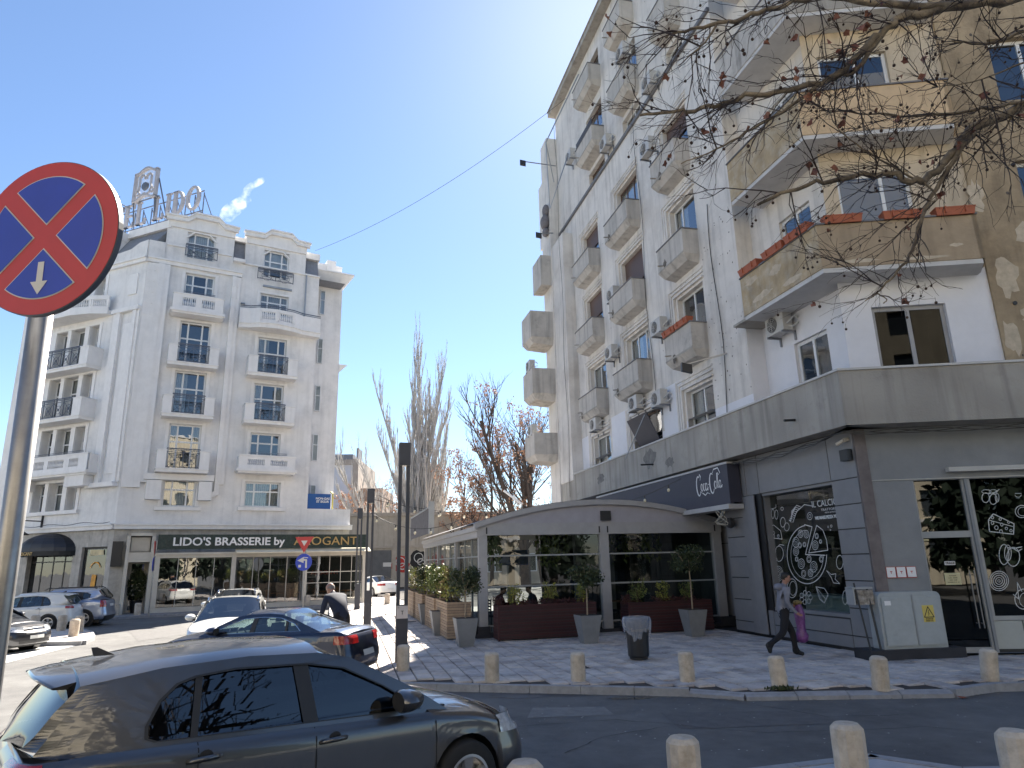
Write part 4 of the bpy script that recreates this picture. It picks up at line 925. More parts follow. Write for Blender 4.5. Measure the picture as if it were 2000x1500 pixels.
pl([(715, 715), (745, 740), (775, 735), (770, 770), (800, 800), (760, 795), (745, 760), (715, 715)], .014); ell(800, 660, 22, 45, w=.014); ell(835, 890, 16, 45, w=.014); ell(745, 425, 6, 8, w=.012, n=6); ell(725, 430, 4, 5, w=.012, n=6); ell(740, 450, 3, 4, w=.012, n=6)
part('window_drawing', a, ART, SH)
for txt_, (p0, p1), sz, b_ in (('IL CALCIO', ((620, 305), (790, 290)), .23, .0), ('TRATTORIA', ((680, 328), (790, 318)), .085, 0), ('PIZZA & PASTA', ((705, 342), (780, 335)), .05, 0), ('WE MAKE PIZZA YOU', ((642, 383), (800, 372)), .105, .006)):
    (xa, za), (xb, zb2) = zp(*p0), zp(*p1); t = text_mb(txt_, sz, ext=.003, bold=b_, align='LEFT'); tw = max(v[0] for v in t.v)
    # lettering runs behind the right jamb, so it is cut there
    o = part('lettering', t, ART, SH, (xa, Y-.004, za)); sc_ = min((xb-xa)/tw, (sx(-.99)-xa)/tw) if txt_ != 'x' else 1; o.scale = (sc_, 1, 1)
# D side of the shop: pillar, wall, door, window
D0 = CD
q = MB(); q.box(0.0, .26, -.02, .6, .05, 4.97); part('pillar', q, mat('brown_grey_pillar', (.15, .13, .13), .6, .3, 3), apt, fr=D0)
GW = mat('grey_shop_render', (.24, .25, .26), .7, .12, 1.5, .2, 60)
q = MB(); wall(q, .26, 14, .05, 4.97, [(1.15, 2.26, .05, 3.74), (2.32, 6.6, .05, 3.74)], .02, .2); part('shop_wall', q, GW, apt, fr=D0)
q = MB(); q.box(.26, 14, .0, .02, 3.76, 3.78); q.box(1.9, 7.5, -.14, .02, 3.9, 4.0); part('lintel_strip', q, mat('white_strip', (.5, .49, .46), .6), apt, fr=D0)
drr = thing('shop_door', 'dark glass shop door with tall steel pull handles behind the electrical cabinet', 'door', D0.w(1.15, .1, 0), D0.th)
GF = mat('pale_metal_frame', (.33, .34, .34), .4, .1); DG = glass('door_glass', (.10, .12, .10), .6, wav=.02)
q = MB(); q.box(0, .05, -.03, .05, .05, 3.74); q.box(1.06, 1.14, -.03, .05, .05, 3.74); q.box(.05, 1.06, -.03, .05, 2.46, 2.6); q.box(.05, 1.06, -.02, .05, .05, .16); part('frame', q, GF, drr)
q = MB(); q.poly([(.05, .02, .16), (1.06, .02, .16), (1.06, .02, 2.46), (.05, .02, 2.46)]); part('pane', q, DG, drr)
q = MB(); q.poly([(.05, .02, 2.6), (1.06, .02, 2.6), (1.06, .02, 3.72), (.05, .02, 3.72)]); part('transom_pane', q, DG, drr)
for dx in (.86, .96):
    q = MB(); q.tube([(dx, -.08, .55), (dx, -.08, 1.75)], .014, 6); q.tube([(dx, -.08, .65), (dx, .02, .65)], .01, 5); q.tube([(dx, -.08, 1.65), (dx, .02, 1.65)], .01, 5); part('handle', q, STEEL, drr)
q = MB(); q.box(.42, .64, -.0, .012, 1.87, 1.95); q1 = part('notice', q, LET, drr); t = text_mb('TRAGE', .065, ext=.002, bold=.002); part('lettering', t, BLACK, q1, (.53, -.004, 1.89))
q = MB(); q.box(.37, .70, -.0, .012, 1.45, 1.7); q1 = part('notice', q, mat('yellow_paper', (.62, .56, .33), .7), drr)
for k in range(4): t = text_mb(('PROGRAM', 'LUNI - VINERI', '10:00 - 23:00', 'DUMINICA 12 - 22')[k], .03, ext=.002); part('lettering', t, BLACK, q1, (.535, -.004, 1.63-.045*k))
q = MB(); q.box(.02, .17, -.0, .012, 2.4, 2.44); part('sticker', q, mat('yellow_paper', (.62, .56, .33), .7), drr)
sw = thing('shop_front', 'right shop window with white drawings of cheese, olives and peppers beside the glass door', 'shop window', D0.w(2.32, .1, 0), D0.th)
q = MB(); q.box(0, .07, -.04, .05, .7, 3.74); q.box(.07, 4.28, -.02, .05, .7, .79); q.box(1.9, 1.97, -.02, .05, .79, 3.74); part('frame', q, GF, sw)
for k in range(3): q = MB(); q.box(.0+k*.62+.01, .6+k*.62, -.01, .04, .12, .69); part('base_panel', q, mat('pale_base_panel', (.38, .40, .38), .5, .1), sw)
q = MB(); q.box(0, 4.28, -.0, .05, .05, .12); part('plinth', q, BLACK, sw)
for a_, b_ in ((.07, 1.9), (1.97, 4.28)): q = MB(); q.poly([(a_, .02, .79), (b_, .02, .79), (b_, .02, 3.74), (a_, .02, 3.74)]); part('pane', q, DG, sw)
q = MB(); q.box(-1.2, 4.4, .8, .85, .05, 3.9); part('room', q, mat('shop_interior', (.05, .055, .05), .8, .4, 2), sw)
a = MB(); Y = .012
def zp(x, y): s_, z = D0.px(1400+x/3.333, 900+y/3.333, .112); return (s_-2.32, z)
for rr in (8, 22, 36, 50, 62): ell(1837, 782, rr, rr*1.03, w=.014, n=20)
ell(1750, 240, 24, 32, w=.016); ell(1800, 250, 24, 34, w=.016); ell(1825, 240, 12, 28, w=.014); ell(1755, 200, 30, 12, w=.014); pl([(1770, 215), (1810, 205), (1840, 185)], .014); ell(1800, 200, 26, 12, w=.012)
pl([(1768, 385), (1800, 345), (1935, 410), (1932, 478), (1775, 460), (1768, 385)], .018); pl([(1768, 385), (1935, 430)], .014)
for cx, cy, r_2 in ((1795, 405, 9), (1820, 435, 12), (1855, 415, 9), (1885, 440, 8), (1850, 460, 10), (1915, 455, 8), (1900, 400, 7), (1795, 370, 8), (1845, 380, 8)): ell(cx, cy, r_2, r_2*1.1, w=.013, n=8)
ell(1870, 610, 32, 66, w=.016); ell(1930, 625, 42, 62, w=.016); ell(1895, 600, 22, 52, w=.013); pl([(1890, 565), (1935, 570), (1985, 560)], .018); pl([(1930, 570), (1960, 590), (1985, 575)], .016)
ell(1962, 222, 20, 14, 0, 180, w=.014); pl([(1942, 212), (1982, 212)], .012); ell(1985, 330, 42, 40, w=.016); ell(1990, 330, 30, 28, w=.01)
ell(2000, 900, 60, 66, w=.016); pl([(1930, 870), (1965, 900), (1955, 790), (1985, 850)], .016); ell(2010, 905, 40, 46, w=.01)
for k, (cx, cy) in enumerate(((2080, 250), (2120, 420), (2060, 560), (2150, 640), (2090, 760))): ell(cx, cy, 32, 42, w=.016); ell(cx, cy, 18, 26, w=.012)
part('window_drawing', a, ART, sw)
# three small gas valve covers
gm = thing('gas_valve_covers', 'row of three red framed white utility plates on the grey shop wall', 'utility plates', D0.w(.57, 0, 0), D0.th)
for k in range(3):
    q = MB(); q.box(-.30+k*.215, -.10+k*.215, -.005, .02, 1.62, 1.86); f_ = part('plate', q, mat('red_frame', (.45, .05, .04), .5), gm)
    q = MB(); q.box(-.29+k*.215, -.11+k*.215, -.012, -.005, 1.635, 1.85); part('cover', q, LET, f_)
    q = MB(); q.box(-.225+k*.215, -.175+k*.215, -.016, -.012, 1.75, 1.765); q.box(-.205+k*.215, -.195+k*.215, -.016, -.012, 1.71, 1.75); part('mark', q, mat('red_frame', (.45, .05, .04), .5), f_)
# electrical cabinet on its plinth
A0 = gnd(1705, 1292); A1 = gnd(1890, 1284); Lc = (A1-A0).length; cf = Fr(A0, math.degrees(math.atan2(A1.x-A0.x, A1.y-A0.y)))
cab = thing('electrical_cabinet', 'grey rounded electrical cabinet with warning sticker on a dark plinth', 'cabinet', cf.w(0, 0, 0), cf.th)
q = MB(); q.box(0, Lc, 0, .62, 0, .2); part('plinth', q, mat('dark_plinth', (.03, .03, .035), .8, .3), cab)
xa, za = cf.px(1728, 1256, .1); xb, zb2 = cf.px(1853, 1256, .1); zt = cf.px(1780, 1156, .1)[1]
GC = mat('cabinet_grey', (.36, .39, .40), .5, .08, 5, .05, 90, col2=(.22, .23, .22), c2=.72, c2scale=3)
q = MB(); r_2 = .12
prof = [(xa, .2), (xb, .2), (xb, zt-r_2)]+[(xb-r_2+r_2*sin(R(t)), zt-r_2+r_2*cos(R(t))) for t in (75, 50, 25, 0)]+[(xa+r_2-r_2*sin(R(t)), zt-r_2+r_2*cos(R(t))) for t in (0, 25, 50, 75)]+[(xa, zt-r_2)]
q.prism(prof, .12, .5); part('body', q, GC, cab)
xm = xa+(xb-xa)*.53
for a_, b_ in ((xa+.06, xm-.01), (xm+.01, xb-.06)): 
    q = MB(); q.box(a_, b_, .09, .12, .26, zt-.1); d_ = part('door', q, GC, cab)
    q = MB(); q.box(a_+.015, b_-.015, .085, .09, .275, zt-.115); part('door_skin', q, GC, d_)
q = MB(); q.box(xm-.015, xm+.015, .075, .085, .26, zt-.05); part('latch_rail', q, STEEL, cab)
sx0 = xm+(xb-xm)*.28; q = MB(); q.box(sx0, sx0+.26, .078, .085, zt-.62, zt-.28); st = part('warning_sticker', q, mat('yellow_sticker', (.65, .52, .12), .5), cab)
q = MB(); q.stroke([(sx0+.02, zt-.52), (sx0+.24, zt-.52), (sx0+.13, zt-.31)], .018, .074, True); q.stroke([(sx0+.14, zt-.38), (sx0+.12, zt-.44), (sx0+.14, zt-.44), (sx0+.12, zt-.49)], .012, .074); part('symbol', q, BLACK, st)
for k in range(2): t = text_mb(('ATENTIE', 'PERICOL'), .05) if False else text_mb(('ATENTIE', 'PERICOL')[k], .045, ext=.002); part('lettering', t, BLACK, st, (sx0+.13, .074, zt-.57-.04*k))
q = MB(); q.box(xa+.12, xa+.26, .078, .085, zt-.26, zt-.17); part('sticker', q, LET, cab)
# pillar-mounted meter on two black posts left of the cabinet
mt_ = thing('meter_post', 'rusty junction box on two black posts left of the grey cabinet', 'junction box', cf.w(0, 0, 0), cf.th)
q = MB(); q.tube([(.05, .1, .2), (-.02, .25, 1.55)], .02, 5); part('post', q, BLACK, mt_); q = MB(); q.tube([(.28, .1, .2), (.26, .25, 1.45)], .025, 5); part('post', q, BLACK, mt_)
q = MB(); q.box(-.08, .38, .22, .5, 1.42, 1.46); q.box(-.08, -.05, .22, .5, 1.1, 1.44); part('bracket', q, GF, mt_)
q = MB(); q.hexa([(.02, .2, 1.1), (.36, .2, 1.1), (.36, .42, 1.1), (.02, .42, 1.1)], [(-.0, .2, 1.4), (.36, .2, 1.4), (.36, .42, 1.4), (.0, .42, 1.4)]); part('box', q, mat('rusty_box', (.16, .13, .10), .8, .5, 12, col2=(.35, .32, .28), c2=.5, c2scale=9), mt_)
# soft-drink canopy fascia
cs0, cz0 = CC.px(1427, 984, -.45); cs1, cz1 = CC.px(1420, 905, -.45); cl = CC.px(1165, 973, -.45)[0]
fs = thing('drinks_fascia', 'dark grey awning fascia with white flowing Coca-Cola script beside the pavilion', 'sign', CC.w(cs0, -.45, 0), CC.th)
q = MB(); q.box(cl-cs0, 0, 0, .12, cz0, cz1); q.box(-.12, 0, .12, .4, cz0+.05, cz1); part('fascia', q, mat('graphite_canvas', (.045, .045, .065), .6, .1), fs)
q = MB(); q.box(cl-cs0, .05, -.10, .4, cz0-.14, cz0-.0); q.box(cl-cs0, 0.02, -.02, .4, cz1, cz1+.06); part('cassette', q, mat('pale_awning_case', (.45, .44, .43), .5), fs)
cc = MB()
def scr(pts, w0=.05): 
    for i in range(len(pts)-1): cc.stroke(pts[i:i+2], w0*(1.2-.7*abs(2*i/(max(1, len(pts)-2))-1)), -.012)
def C_(x, z, r, ry): return [(x+r*cos(R(t)), z+ry*sin(R(t))) for t in range(60, 325, 22)]
def o_(x, z, r, ry): return [(x+r*cos(R(t)), z+ry*sin(R(t))) for t in range(0, 361, 30)]
scr(C_(.0, .3, .16, .36), .07); scr([(.08, .62), (.13, .72), (.2, .62), (.14, .5)], .04); scr([(.13, .06), (.3, .0), (.45, -.08), (.62, .0), (.8, -.06)], .04)
scr(o_(.24, .22, .07, .13), .05); scr(C_(.42, .22, .07, .13), .05); scr(o_(.57, .22, .07, .13), .05); scr([(.64, .34), (.63, .16), (.68, .1), (.72, .2)], .05)
scr([(.72, .28), (.82, .3)], .05)
scr(C_(1.0, .3, .16, .36), .07); scr([(1.06, .62), (1.2, .78), (1.5, .8), (1.62, .62), (1.5, .55)], .04)
scr(o_(1.24, .22, .07, .13), .05); scr([(1.36, .1), (1.42, .4), (1.46, .62), (1.4, .6), (1.37, .3), (1.42, .1), (1.48, .14)], .045)
scr(o_(1.56, .22, .07, .13), .05); scr([(1.63, .34), (1.62, .16), (1.67, .1), (1.73, .18)], .05)
l0 = CC.px(1366, 958, -.45); l1 = CC.px(1408, 940, -.45)
o = part('logo_script', cc, mat('white_letters', (.8, .8, .8), .5, .02), fs, (l0[0]-cs0, 0, l0[1]-.12)); k_ = (l1[0]-l0[0])/1.62; o.scale = (k_, 1, .85)
# ---------------------------------------------------------------- air conditioners
ACW = mat('ac_casing', (.50, .49, .47), .5, .08, 6)
acm = None
def acunit():
    t = thing('air_conditioner', 'x', 'air conditioner', (0, 0, 0), 0, 'air conditioner units on the apartment facade')
    b = MB(); b.box(-.4, .4, -.42, -.12, -.28, .28); part('casing', b, ACW, t)
    b = MB(); b.lathe([(.22, 0), (.22, -.012), (.19, -.02)], (-.1, -.42, 0), 20, 'y'); part('fan_grille', b, mat('ac_grille', (.05, .05, .055), .6), t)
    b = MB(); 
    for r_2 in (.07, .12, .17, .215): b.tube([(-.1+r_2*cos(2*pi*k/16), -.445, r_2*sin(2*pi*k/16)) for k in range(17)], .006, 3, False)
    for k in range(8): b.box(-.105+.0, -.095, -.448, -.442, -.2, .2) if k == 0 else b.tube([(-.1, -.445, 0), (-.1+.21*cos(k*pi/4), -.445, .21*sin(k*pi/4))], .006, 3, False)
    part('grille_wire', b, ACW, t)
    b = MB(); b.box(-.35, -.31, -.45, 0, -.34, -.28); b.box(.31, .35, -.45, 0, -.34, -.28); b.box(-.35, -.31, -.06, 0, -.55, -.28); b.box(.31, .35, -.06, 0, -.55, -.28); part('bracket', b, STEEL, t)
    b = MB(); b.tube([(.4, -.3, -.1), (.55, -.3, -.05), (.6, -.15, .1), (.5, 0, .05)], .025, 6); b.tube([(.4, -.25, -.18), (.52, -.22, -.22), (.55, -.05, -.1), (.5, 0, -.1)], .02, 6); part('pipe', b, mat('pipe_wrap', (.55, .55, .53), .7), t)
    return t
a0 = acunit(); first = True
ACS = [((-11.3, -.0, 8.2), CC, 'air conditioner left of and above the dark open shutter on the white patch'),
 ((-9.2, 0, 7.9), CC, 'air conditioner with a tall cable beside it, right above the dark open shutter'),
 ((-8.75, 0, 10.55), CC, 'air conditioner left of the orange flower boxes on the third column balcony'),
 ((-12.9, 0, 13.5), CC, 'air conditioner against the balcony under the closed brown roller shutter'),
 ((-13.5, 0, 11.0), CC, 'air conditioner beside the second floor window in the middle column'),
 ((-15.9, 0, 8.25), CC, 'air conditioner under the lowest balcony nearest the far end of the facade'),
 ((-12.6, 0, 20.95), CC, 'air conditioner just under the dark horizontal ledge high on the facade'),
 ((-9.5, -.3, 23.3), CC, 'large air conditioner fixed over the upper balcony parapet near the roof'),
 ((-7.9, 0, 20.6), CC, 'air conditioner between the upper right windows behind the branches'),
 ((-7.4, -.55, 17.2), CC, 'air conditioner standing on the stained balcony half hidden by branches'),
 ((-17.2, -.1, 23.2), CC, 'air conditioner beside the tubular bracket at the far upper corner'),
 ((-21.5, -1.5, 12.6), CC, 'air conditioner on the middle one of the far end balconies'),
 ((-21.5, -1.5, 9.0), CC, 'air conditioner on the lowest of the far end balconies')]
cs_, cz_ = CC.px(1522, 634, dC-.25)
ACS.append(((cs_, dC-.0, cz_), CC, 'air conditioner with curled white pipe under the lowest ochre corner balcony'))
for k, (loc, fr, lab) in enumerate(ACS):
    o = a0 if k == 0 else copy_tree(a0); o.location = fr.w(*loc); o.rotation_euler = (0, 0, fr.th); o['label'] = lab
# flower boxes
TER = mat('terracotta_plastic', (.36, .10, .045), .6, .12, 6)
def fbox(w=.9):
    b = MB(); b.hexa([(-w/2+.03, -.1, 0), (w/2-.03, -.1, 0), (w/2-.03, .1, 0), (-w/2+.03, .1, 0)], [(-w/2, -.13, .17), (w/2, -.13, .17), (w/2, .13, .17), (-w/2, .13, .17)]); b.box(-w/2-.01, w/2+.01, -.14, .14, .17, .2)
    for x in (-w/4, w/4): b.box(x-.015, x+.015, -.15, .16, .05, .215)
    return b.mesh('flower_box', TER)
fbm = fbox()
FB_ = [(DF, 0.62, 'leftmost of three orange flower boxes on the right side of the corner balcony'), (DF, 2.0, 'orange plastic flower box in the middle of the right side of the corner balcony'), (DF, 3.2, 'orange plastic flower box at the right end of the corner balcony')]
for fr, s_, lab in FB_: single('flower_box', fbm, None, lab, 'flower box', 'orange flower boxes on balconies', loc=fr.w(s_, .02, 9.95), rot=fr.th)
for s_, lab in ((-.25, 'orange flower box nearest the corner on the left side of the corner balcony'), (-1.25, 'middle orange flower box on the left side of the corner balcony'), (-2.4, 'orange flower box furthest left on the corner balcony')):
    single('flower_box', fbm, None, lab, 'flower box', 'orange flower boxes on balconies', loc=CC.w(s_, bo+.02, 9.97), rot=CC.th)
for s_, lab in ((-7.3, 'left one of the two orange flower boxes on the small third column balcony'), (-6.35, 'right one of the two orange flower boxes on the small third column balcony')):
    single('flower_box', fbm, None, lab, 'flower box', 'orange flower boxes on balconies', loc=CC.w(s_, -.58, 9.72), rot=CC.th)
# floodlights on arms, tubular frame at the far corner
def flood(px0, px1, d0, d1, lab):
    s0_, z0_ = CC.px(*px0, d0); s1_, z1_ = CC.px(*px1, d1); p0 = CC.w(s0_, d0, z0_); p1 = CC.w(s1_, d1, z1_)
    t = thing('floodlight', lab, 'floodlight', p0); b = MB(); b.tube([(0, 0, 0), tuple(p1-p0)], .03, 5); part('arm', b, STEEL, t)
    b = MB(); e = p1-p0; b.hexa([(e.x-.16, e.y-.1, e.z-.22), (e.x+.16, e.y-.1, e.z-.3), (e.x+.16, e.y+.06, e.z-.3), (e.x-.16, e.y+.06, e.z-.22)], [(e.x-.16, e.y-.1, e.z+.05), (e.x+.16, e.y-.1, e.z-.03), (e.x+.16, e.y+.06, e.z-.03), (e.x-.16, e.y+.06, e.z+.05)]); part('lamp_head', b, BLACK, t)
flood((1085, 324), (1021, 315), -.6, -2.6, 'upper floodlight on a long arm sticking into the sky at the far corner')
flood((1080, 455), (1052, 456), -.6, -1.6, 'small floodlight on a short arm, lower of the two at the far corner')
flood((1420, 690), (1340, 712), -.05, -1.1, 'black floodlight on a rusty pipe arm beside the big pilaster')
tf = thing('tubular_bracket', 'thin tubular metal frame standing out from the far upper corner of the apartment block', 'bracket', CC.P); b = MB()
P_ = [CC.w(CC.px(x, y, d)[0], d, CC.px(x, y, d)[1])-CC.P for x, y, d in ((1130, 145, -.4), (1066, 278, -1.9), (1074, 408, -1.6), (1110, 300, -.6))]
b.tube([P_[0], P_[1], P_[2], P_[3]], .035, 5); b.tube([P_[1], CC.w(-19.5, -.6, 23)-CC.P], .03, 5); part('tube', b, STEEL, tf)
# camera, small black speaker, cables
q = MB(); s_, z_ = CC.px(1650, 858, -.1); q.tube([(0, 0, 0), (-.02, -.12, -.02)], .05, 8); q.tube([(-.02, -.12, -.02), (-.18, -.2, -.1)], .045, 8); single('security_camera', q, mat('camera_white', (.55, .5, .42), .5), 'white security camera under the terrace near the shop corner', 'camera', loc=CC.w(s_, -.0, z_), rot=CC.th)
s_, z_ = CC.px(1652, 889, -.1); q = MB(); q.box(-.14, .12, -.16, -.02, -.13, .13); single('small_floodlight', q, BLACK, 'small black square floodlight on the grey panels below the camera', 'floodlight', loc=CC.w(s_, -.0, z_), rot=CC.th)
for k in range(3):
    b = MB(); n = 16; s0_ = CC.px(1410, 905, -.3)[0]
    b.tube([tuple(CC.w(s0_+(0-s0_)*t/n, -.25-.03*k, 4.9-.1*sin(pi*t/n)*(1+.5*k)+.03*sin(t*1.7+k))) for t in range(n+1)]+[tuple(DF.w(5.5*t/10, .2+.02*k, 4.9-.12*abs(sin(t*.6+k)))) for t in range(1, 11)], .014, 4)
    single('cable_bundle', b, BLACK, ('upper drooping black cable under the terrace above the shop', 'middle black cable in the bundle under the terrace', 'lowest and most sagging black cable under the terrace')[k], 'cable', 'cables under the terrace')
for x, d, lab in ((-5.1, -.04, 'long black cable hanging down the big pilaster'), (-10.0, -.05, 'thin cable running down between the first and second balconies columns'), (-18.9, -.62, 'cables running down the far end pier')):
    b = MB(); b.tube([tuple(CC.w(x+.12*sin(z*.9)+.015*(z-5)*(1 if x > -6 else 0), d, z)) for z in [5.2+.6*k for k in range(int((9 if x > -6 else 22)/.6))]], .015 if x > -6 else .012, 4); single('hanging_cable', b, BLACK, lab, 'cable')
# ================================================================ GLASS PAVILION
PVW = mat('grey_aluminium', (.36, .36, .37), .45, .08, 4, .03, 90)
PVP = mat('pale_pvc_sheet', (.36, .355, .40), .55, .08, 3)
PG = glass('pavilion_glass', (.58, .64, .64), .6, wav=.08)
pav = thing('glass_pavilion', 'glazed restaurant pavilion with a shallow vaulted grey roof on the paved square', 'pavilion', PV.P, PV.th)
WD, DP = 8.25, 13.5
def P(name, mb, m, parent=None, loc=(0, 0, 0)): return part(name, mb, m, parent or pav, loc)
for x, n_ in ((0, .26), (3.93, .3), (7.95, .3)):
    b = MB(); b.box(x, x+n_, 0, .2, .08, 2.96); P('post', b, PVW)
for y in (4.3, 8.8, 13.2): b = MB(); b.box(0, .16, y, y+.2, .08, 3.0); P('post', b, PVW)
b = MB(); b.box(-.02, 8.27, -.03, .17, 2.96, 3.32); P('front_beam', b, PVW)
for x in (.22, 3.9, 4.18, 8.0): b = MB(); b.box(x, x+.04, -.045, -.03, 3.0, 3.2); P('clip', b, BLACK)
b = MB(); b.box(-.05, .15, -.02, DP, 2.9, 3.22); b.box(-.12, -.05, -.1, DP, 3.1, 3.24); P('side_beam', b, PVW)
b = MB(); b.box(-.1, 8.5, -.06, .5, 0, .1); b.box(-.06, .3, -.02, DP, 0, .1); b.box(-.05, .32, -.04, .3, 0, .32); b.box(7.9, 8.6, -.1, .3, 0, .3); P('plinth', b, mat('dark_plinth', (.03, .03, .035), .8, .3))
# floor
b = MB(); b.poly([(0, .1, .09), (8.3, .1, .09), (8.3, DP, .09), (0, DP, .09)]); P('floor', b, mat('pavilion_floor', (.13, .12, .11), .6))
def archz(x): t = (x+.15)/8.9; return 3.30+.78*(1-(2*t-1)**2)-.12*t
ax = [-.15+8.9*k/24 for k in range(25)]
b = MB(); b.prism([(-.05, 3.3)]+[(x, archz(x)-.12) for x in ax[1:-1]]+[(8.6, 3.3-.1)], .0, .04); P('gable_sheet', b, PVP)
b = MB(); b.smooth = False
for a, c in zip(ax, ax[1:]): b.hexa([(a, -.12, archz(a)-.14), (c, -.12, archz(c)-.14), (c, .06, archz(c)-.14), (a, .06, archz(a)-.14)], [(a, -.12, archz(a)+.02), (c, -.12, archz(c)+.02), (c, .06, archz(c)+.02), (a, .06, archz(a)+.02)])
P('roof_edge', b, PVW)
b = MB(); b.smooth = True; b.grid([[(x, -.08, archz(x)+.03) for x in ax], [(x, DP, archz(x)+.03) for x in ax]]); P('vaulted_roof', b, mat('roof_membrane', (.50, .50, .52), .5, .1))
b = MB(); b.box(3.98, 4.32, -.1, -.02, 3.38, 3.68); P('black_box', b, BLACK)
for x0, x1 in ((.28, 3.92), (4.24, 7.94)):
    for z0, z1 in ((.34, 1.42), (1.46, 2.32), (2.36, 2.95)):
        q = MB(); q.poly([(x0, .1, z0), (x1, .1, z0), (x1, .1, z1), (x0, .1, z1)]); P('pane', q, PG)
    for z in (.3, 1.42, 2.32): q = MB(); q.box(x0-.02, x1+.02, .07, .13, z, z+.045); P('rail', q, GF)
for k, (y0, y1) in enumerate(((.3, 1.5), (1.5, 2.8), (2.8, 4.2), (4.5, 5.9), (5.9, 7.3), (7.3, 8.7), (9.0, 10.4), (10.4, 11.8), (11.8, 13.1))):
    for z0, z1 in ((.34, 1.42), (1.46, 2.32), (2.36, 2.9)):
        q = MB(); q.poly([(.08, y1-.03, z0), (.08, y0+.03, z0), (.08, y0+.03, z1), (.08, y1-.03, z1)]); P('pane', q, PG)
    q = MB(); q.box(.05, .11, y0-.02, y0+.02, .3, 2.9); P('glazing_bar', q, GF)
    q = MB(); q.box(.05, .11, y0+.02, y1, 1.42, 1.46); q.box(.05, .11, y0+.02, y1, 2.32, 2.36); P('rail', q, GF)
for x in (1.2, 2.4, 5.2, 6.6): q = MB(); q.box(x, x+.25, 6, 6.3, .09, 3.2); P('inner_column', q, mat('inner_column_grey', (.25, .25, .26), .7))
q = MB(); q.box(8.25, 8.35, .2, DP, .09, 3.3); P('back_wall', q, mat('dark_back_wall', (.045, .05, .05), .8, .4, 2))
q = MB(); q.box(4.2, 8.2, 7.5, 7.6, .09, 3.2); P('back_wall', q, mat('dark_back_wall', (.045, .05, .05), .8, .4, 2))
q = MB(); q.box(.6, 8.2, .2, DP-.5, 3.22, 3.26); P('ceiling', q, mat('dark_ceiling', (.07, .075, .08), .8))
# furniture inside: tables and chairs
def dtable(x, y):
    t = thing('dining_table', 'x', 'table', tuple(PV.w(x, y, .09)), PV.th, 'dining tables inside the glass pavilion')
    b = MB(); b.box(-.4, .4, -.35, .35, .71, .75); part('tabletop', b, mat('brown_wood', (.16, .07, .03), .6, .3), t); b = MB(); b.tube([(0, 0, 0), (0, 0, .71)], .035, 8); b.box(-.22, .22, -.22, .22, 0, .03); part('leg', b, BLACK, t); return t
def dchair(x, y, r):
    t = thing('dining_chair', 'x', 'chair', tuple(PV.w(x, y, .09)), PV.th+r, 'dark wicker chairs inside the glass pavilion')
    W_ = mat('dark_wicker', (.05, .055, .07), .7, .3, 20); b = MB(); b.box(-.22, .22, -.22, .22, .42, .47); part('seat', b, W_, t)
    b = MB(); [b.box(-.22, .22, .19, .22, .52+.09*k, .57+.09*k) for k in range(5)]; b.box(-.23, -.19, .19, .22, .47, .95); b.box(.19, .23, .19, .22, .47, .95); part('backrest', b, W_, t)
    for a in (-.2, .2):
        for c in (-.2, .2): b = MB(); b.box(a-.015, a+.015, c-.015, c+.015, 0, .42); part('leg', b, W_, t)
    return t
tl = dtable(1.35, 1.1); tl['label'] = 'dining table with two seated men near the left front corner of the pavilion'
for k, (x, y, lab) in enumerate(((2.9, 1.3, 'dining table behind the left row of shrubs beside the middle post'), (5.2, 1.2, 'dining table just right of the middle post of the pavilion'), (6.9, 1.4, 'dining table near the right end post of the pavilion'))): c = copy_tree(tl, None, PV.w(x, y, .09)); c['label'] = lab
ch = dchair(.75, 1.1, pi/2); ch['label'] = 'wicker chair under the man in the dark red shirt'
for x, y, r, lab in ((2.1, 1.1, -pi/2, 'wicker chair under the man in the dark tee shirt'), (3.4, 1.3, -pi/2, 'wicker chair left of the middle post inside the pavilion'), (4.65, 1.2, pi/2, 'wicker chair just right of the middle post'), (5.9, 1.2, -pi/2, 'wicker chair in the centre of the right front pane'), (6.3, 1.4, pi/2, 'wicker chair with woven back behind the right shrubs'), (7.5, 1.4, -pi/2, 'wicker chair nearest the right end post')):
    c = copy_tree(ch, None, PV.w(x, y, .09), PV.th+r); c['label'] = lab
# television and hanging greenery inside
q = MB(); q.box(1.2, 2.2, 2.4, 2.46, 2.05, 2.55); single('television', q, mat('tv_screen', (.02, .04, .12), .2, .6, 3), 'dark blue television hanging inside the pavilion above the diners', 'television', loc=tuple(PV.P), rot=PV.th)
LEAFM = {}
def leafmat(name, a, b_, tr=.25):
    if name in LEAFM: return LEAFM[name]
    m = mat(name, a, .55, .35, 14, col2=b_, c2=.5, c2scale=5); LEAFM[name] = m; return m
GREEN = leafmat('green_leaves', (.08, .12, .03), (.16, .18, .04)); DGREEN = leafmat('dark_green_leaves', (.025, .04, .015), (.05, .065, .02)); YEL = leafmat('yellow_green_leaves', (.30, .28, .05), (.15, .19, .04)); RED = leafmat('dark_red_leaves', (.09, .02, .02), (.05, .03, .03)); OLIVE = leafmat('olive_leaves', (.16, .13, .05), (.26, .17, .06))
def leaves(b, rnd, n, fn, size=.05, drop=0.0):
    for _ in range(n):
        p = fn(); a = Vector((rnd.uniform(-1, 1), rnd.uniform(-1, 1), rnd.uniform(-1, 1)-drop)).normalized(); c = a.cross(Vector((rnd.uniform(-1, 1), rnd.uniform(-1, 1), rnd.uniform(-1, 1)))).normalized()
        s_ = size*rnd.uniform(.6, 1.4); p = Vector(p)
        b.poly([p, p+a*s_*.5+c*s_*.28, p+a*s_, p+a*s_*.5-c*s_*.28])
